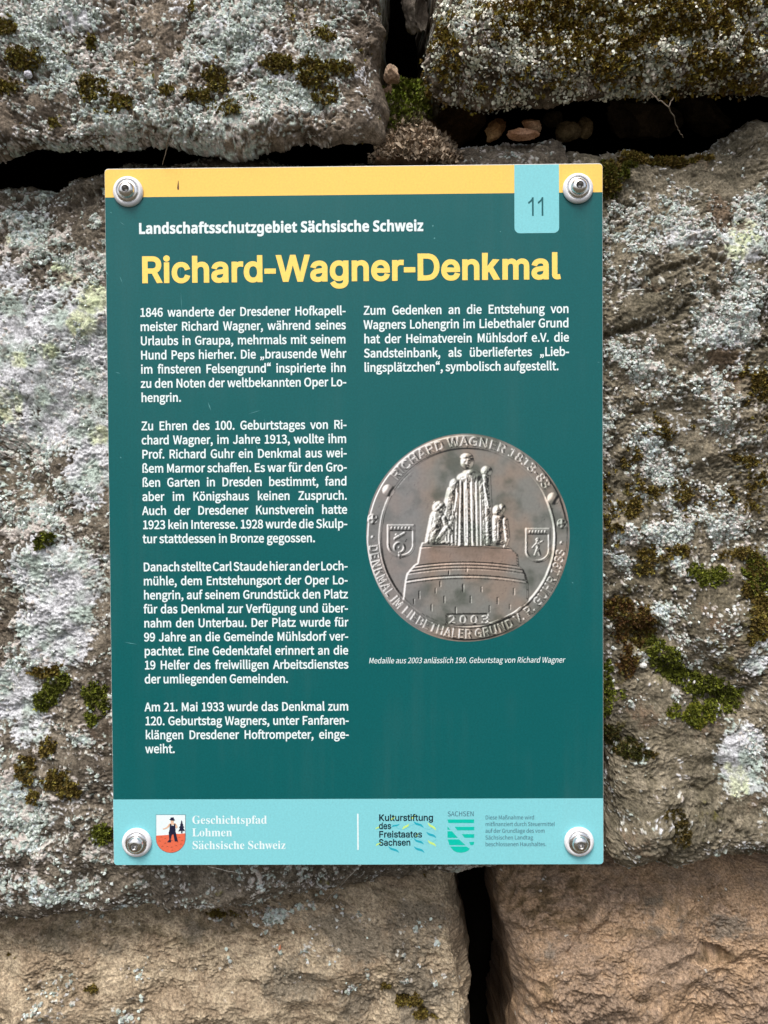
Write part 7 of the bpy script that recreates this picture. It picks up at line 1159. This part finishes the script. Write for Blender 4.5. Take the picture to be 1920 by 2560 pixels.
    V = np.stack([W_[:, 0], np.full(len(W_), -LAYER * 2), W_[:, 2]], -1) - np.array(SORG)
    idx = 1 + np.arange(nr * na).reshape(nr, na); nx_ = np.roll(idx, -1, 1)
    quads = np.stack([idx[:-1], nx_[:-1], nx_[1:], idx[1:]], -1).reshape(-1, 4)
    F = np.concatenate([quads[:, [0, 1, 2]], quads[:, [0, 2, 3]], np.stack([np.zeros(na, int), idx[0], nx_[0]], -1)])
    F = F[:, ::-1]
    me = raw_mesh('medal_picture', V, F, False, {'Col': cc})
    m, nn, l, b = mat_new('printed_medal')
    at_ = nn.new('ShaderNodeAttribute'); at_.attribute_name = 'Col'; l.new(at_.outputs['Color'], b.inputs['Base Color']); b.inputs['Roughness'].default_value = .38
    o = link('medal_picture', me, m, SIGN); o['label'] = 'round printed picture of a bronze medal with robed figures on a pedestal'
    bm = bmesh.new(); bm.from_mesh(me)
    bm.faces.ensure_lookup_table()
    if bm.faces[0].normal.y > 0:
        bmesh.ops.reverse_faces(bm, faces=bm.faces); bm.to_mesh(me)
    bm.free()
medal()

# ---- screws with nylon washers
NYLON, n_, l_, b_ = mat_new('white_nylon'); b_.inputs['Base Color'].default_value = (0.80, 0.81, 0.84, 1); b_.inputs['Roughness'].default_value = 0.45
b_.inputs['Subsurface Weight'].default_value = 0.25; b_.inputs['Subsurface Radius'].default_value = (0.002, 0.002, 0.002); b_.inputs['Subsurface Scale'].default_value = 0.5
STEEL, n_, l_, b_ = mat_new('stainless_steel'); b_.inputs['Base Color'].default_value = (0.80, 0.79, 0.78, 1); b_.inputs['Metallic'].default_value = 1.0; b_.inputs['Roughness'].default_value = 0.24
tc = n_.new('ShaderNodeTexCoord'); nz = n_.new('ShaderNodeTexNoise'); nz.inputs['Scale'].default_value = 700; l_.new(tc.outputs['Object'], nz.inputs['Vector'])
mr = n_.new('ShaderNodeMapRange'); mr.inputs['To Min'].default_value = .16; mr.inputs['To Max'].default_value = .36; l_.new(nz.outputs['Fac'], mr.inputs['Value']); l_.new(mr.outputs['Result'], b_.inputs['Roughness'])
SOCK, n_, l_, b_ = mat_new('socket_shadow_steel'); b_.inputs['Base Color'].default_value = (0.40, 0.39, 0.38, 1); b_.inputs['Metallic'].default_value = 1.0; b_.inputs['Roughness'].default_value = 0.35
def lathe(name, prof, mat, parent, seg=56, cap=True):
    me = bpy.data.meshes.new(name); bm = bmesh.new(); rings = []
    for r, y in prof:
        rings.append([bm.verts.new((r * math.cos(t), y, r * math.sin(t))) for t in np.linspace(0, 2 * np.pi, seg, endpoint=False)])
    for a, b in zip(rings[:-1], rings[1:]):
        for i in range(seg): bm.faces.new((a[i], a[(i + 1) % seg], b[(i + 1) % seg], b[i]))
    if cap: bm.faces.new(rings[-1])
    bmesh.ops.recalc_face_normals(bm, faces=bm.faces)
    for f in bm.faces: f.smooth = True
    bm.to_mesh(me); bm.free(); return link(name, me, mat, parent)
def make_bolt():
    b = empty('bolt', (0, 0, 0))
    lathe('washer', [(.0086, -.0004), (.00895, -.0008), (.0089, -.0013), (.0084, -.0021), (.0074, -.0027), (.0068, -.0028), (.0066, -.0024), (.0055, -.0023)], NYLON, b)
    lathe('flange', [(.0063, -.0022), (.00645, -.0026), (.0063, -.0030), (.0052, -.0034), (.0044, -.0035)], STEEL, b)
    lathe('screw_head', [(.0046, -.0033), (.0048, -.0037), (.0047, -.0044), (.0043, -.0053), (.0036, -.0060), (.0028, -.0064), (.0022, -.0065)], STEEL, b, cap=False)
    lathe('socket', [(.0022, -.0065), (.0019, -.0063), (.0019, -.0044), (.0006, -.0039)], SOCK, b, seg=6)
    return b
b0 = make_bolt()
kids = list(b0.children)
spots = [(321.6, 480.7, (.10, .06, .2)), (1443.8, 472.7, (.02, -.03, .6)), (343.3, 2104.2, (.03, .07, 1.1)), (1446.5, 2102.5, (-.03, -.02, .4))]
for i, (x, y, r) in enumerate(spots):
    if i == 0: b = b0
    else:
        b = b0.copy(); COL.objects.link(b)
        for c_ in kids:
            d = c_.copy(); COL.objects.link(d); d.parent = b
    b.parent = SIGN; b.location = Vector(at(x, y, 0.0)) - SORG; b.rotation_euler = (r[0], r[2], -r[1]) if False else (r[0] * .6, 0, r[1] * .6)
    # the washers are flush with the panel, each screw turned a little differently
    b.rotation_euler = (b.rotation_euler[0], 0, b.rotation_euler[2])
CHIP = print_mat('paint_chip', lin(225, 232, 230), .6)
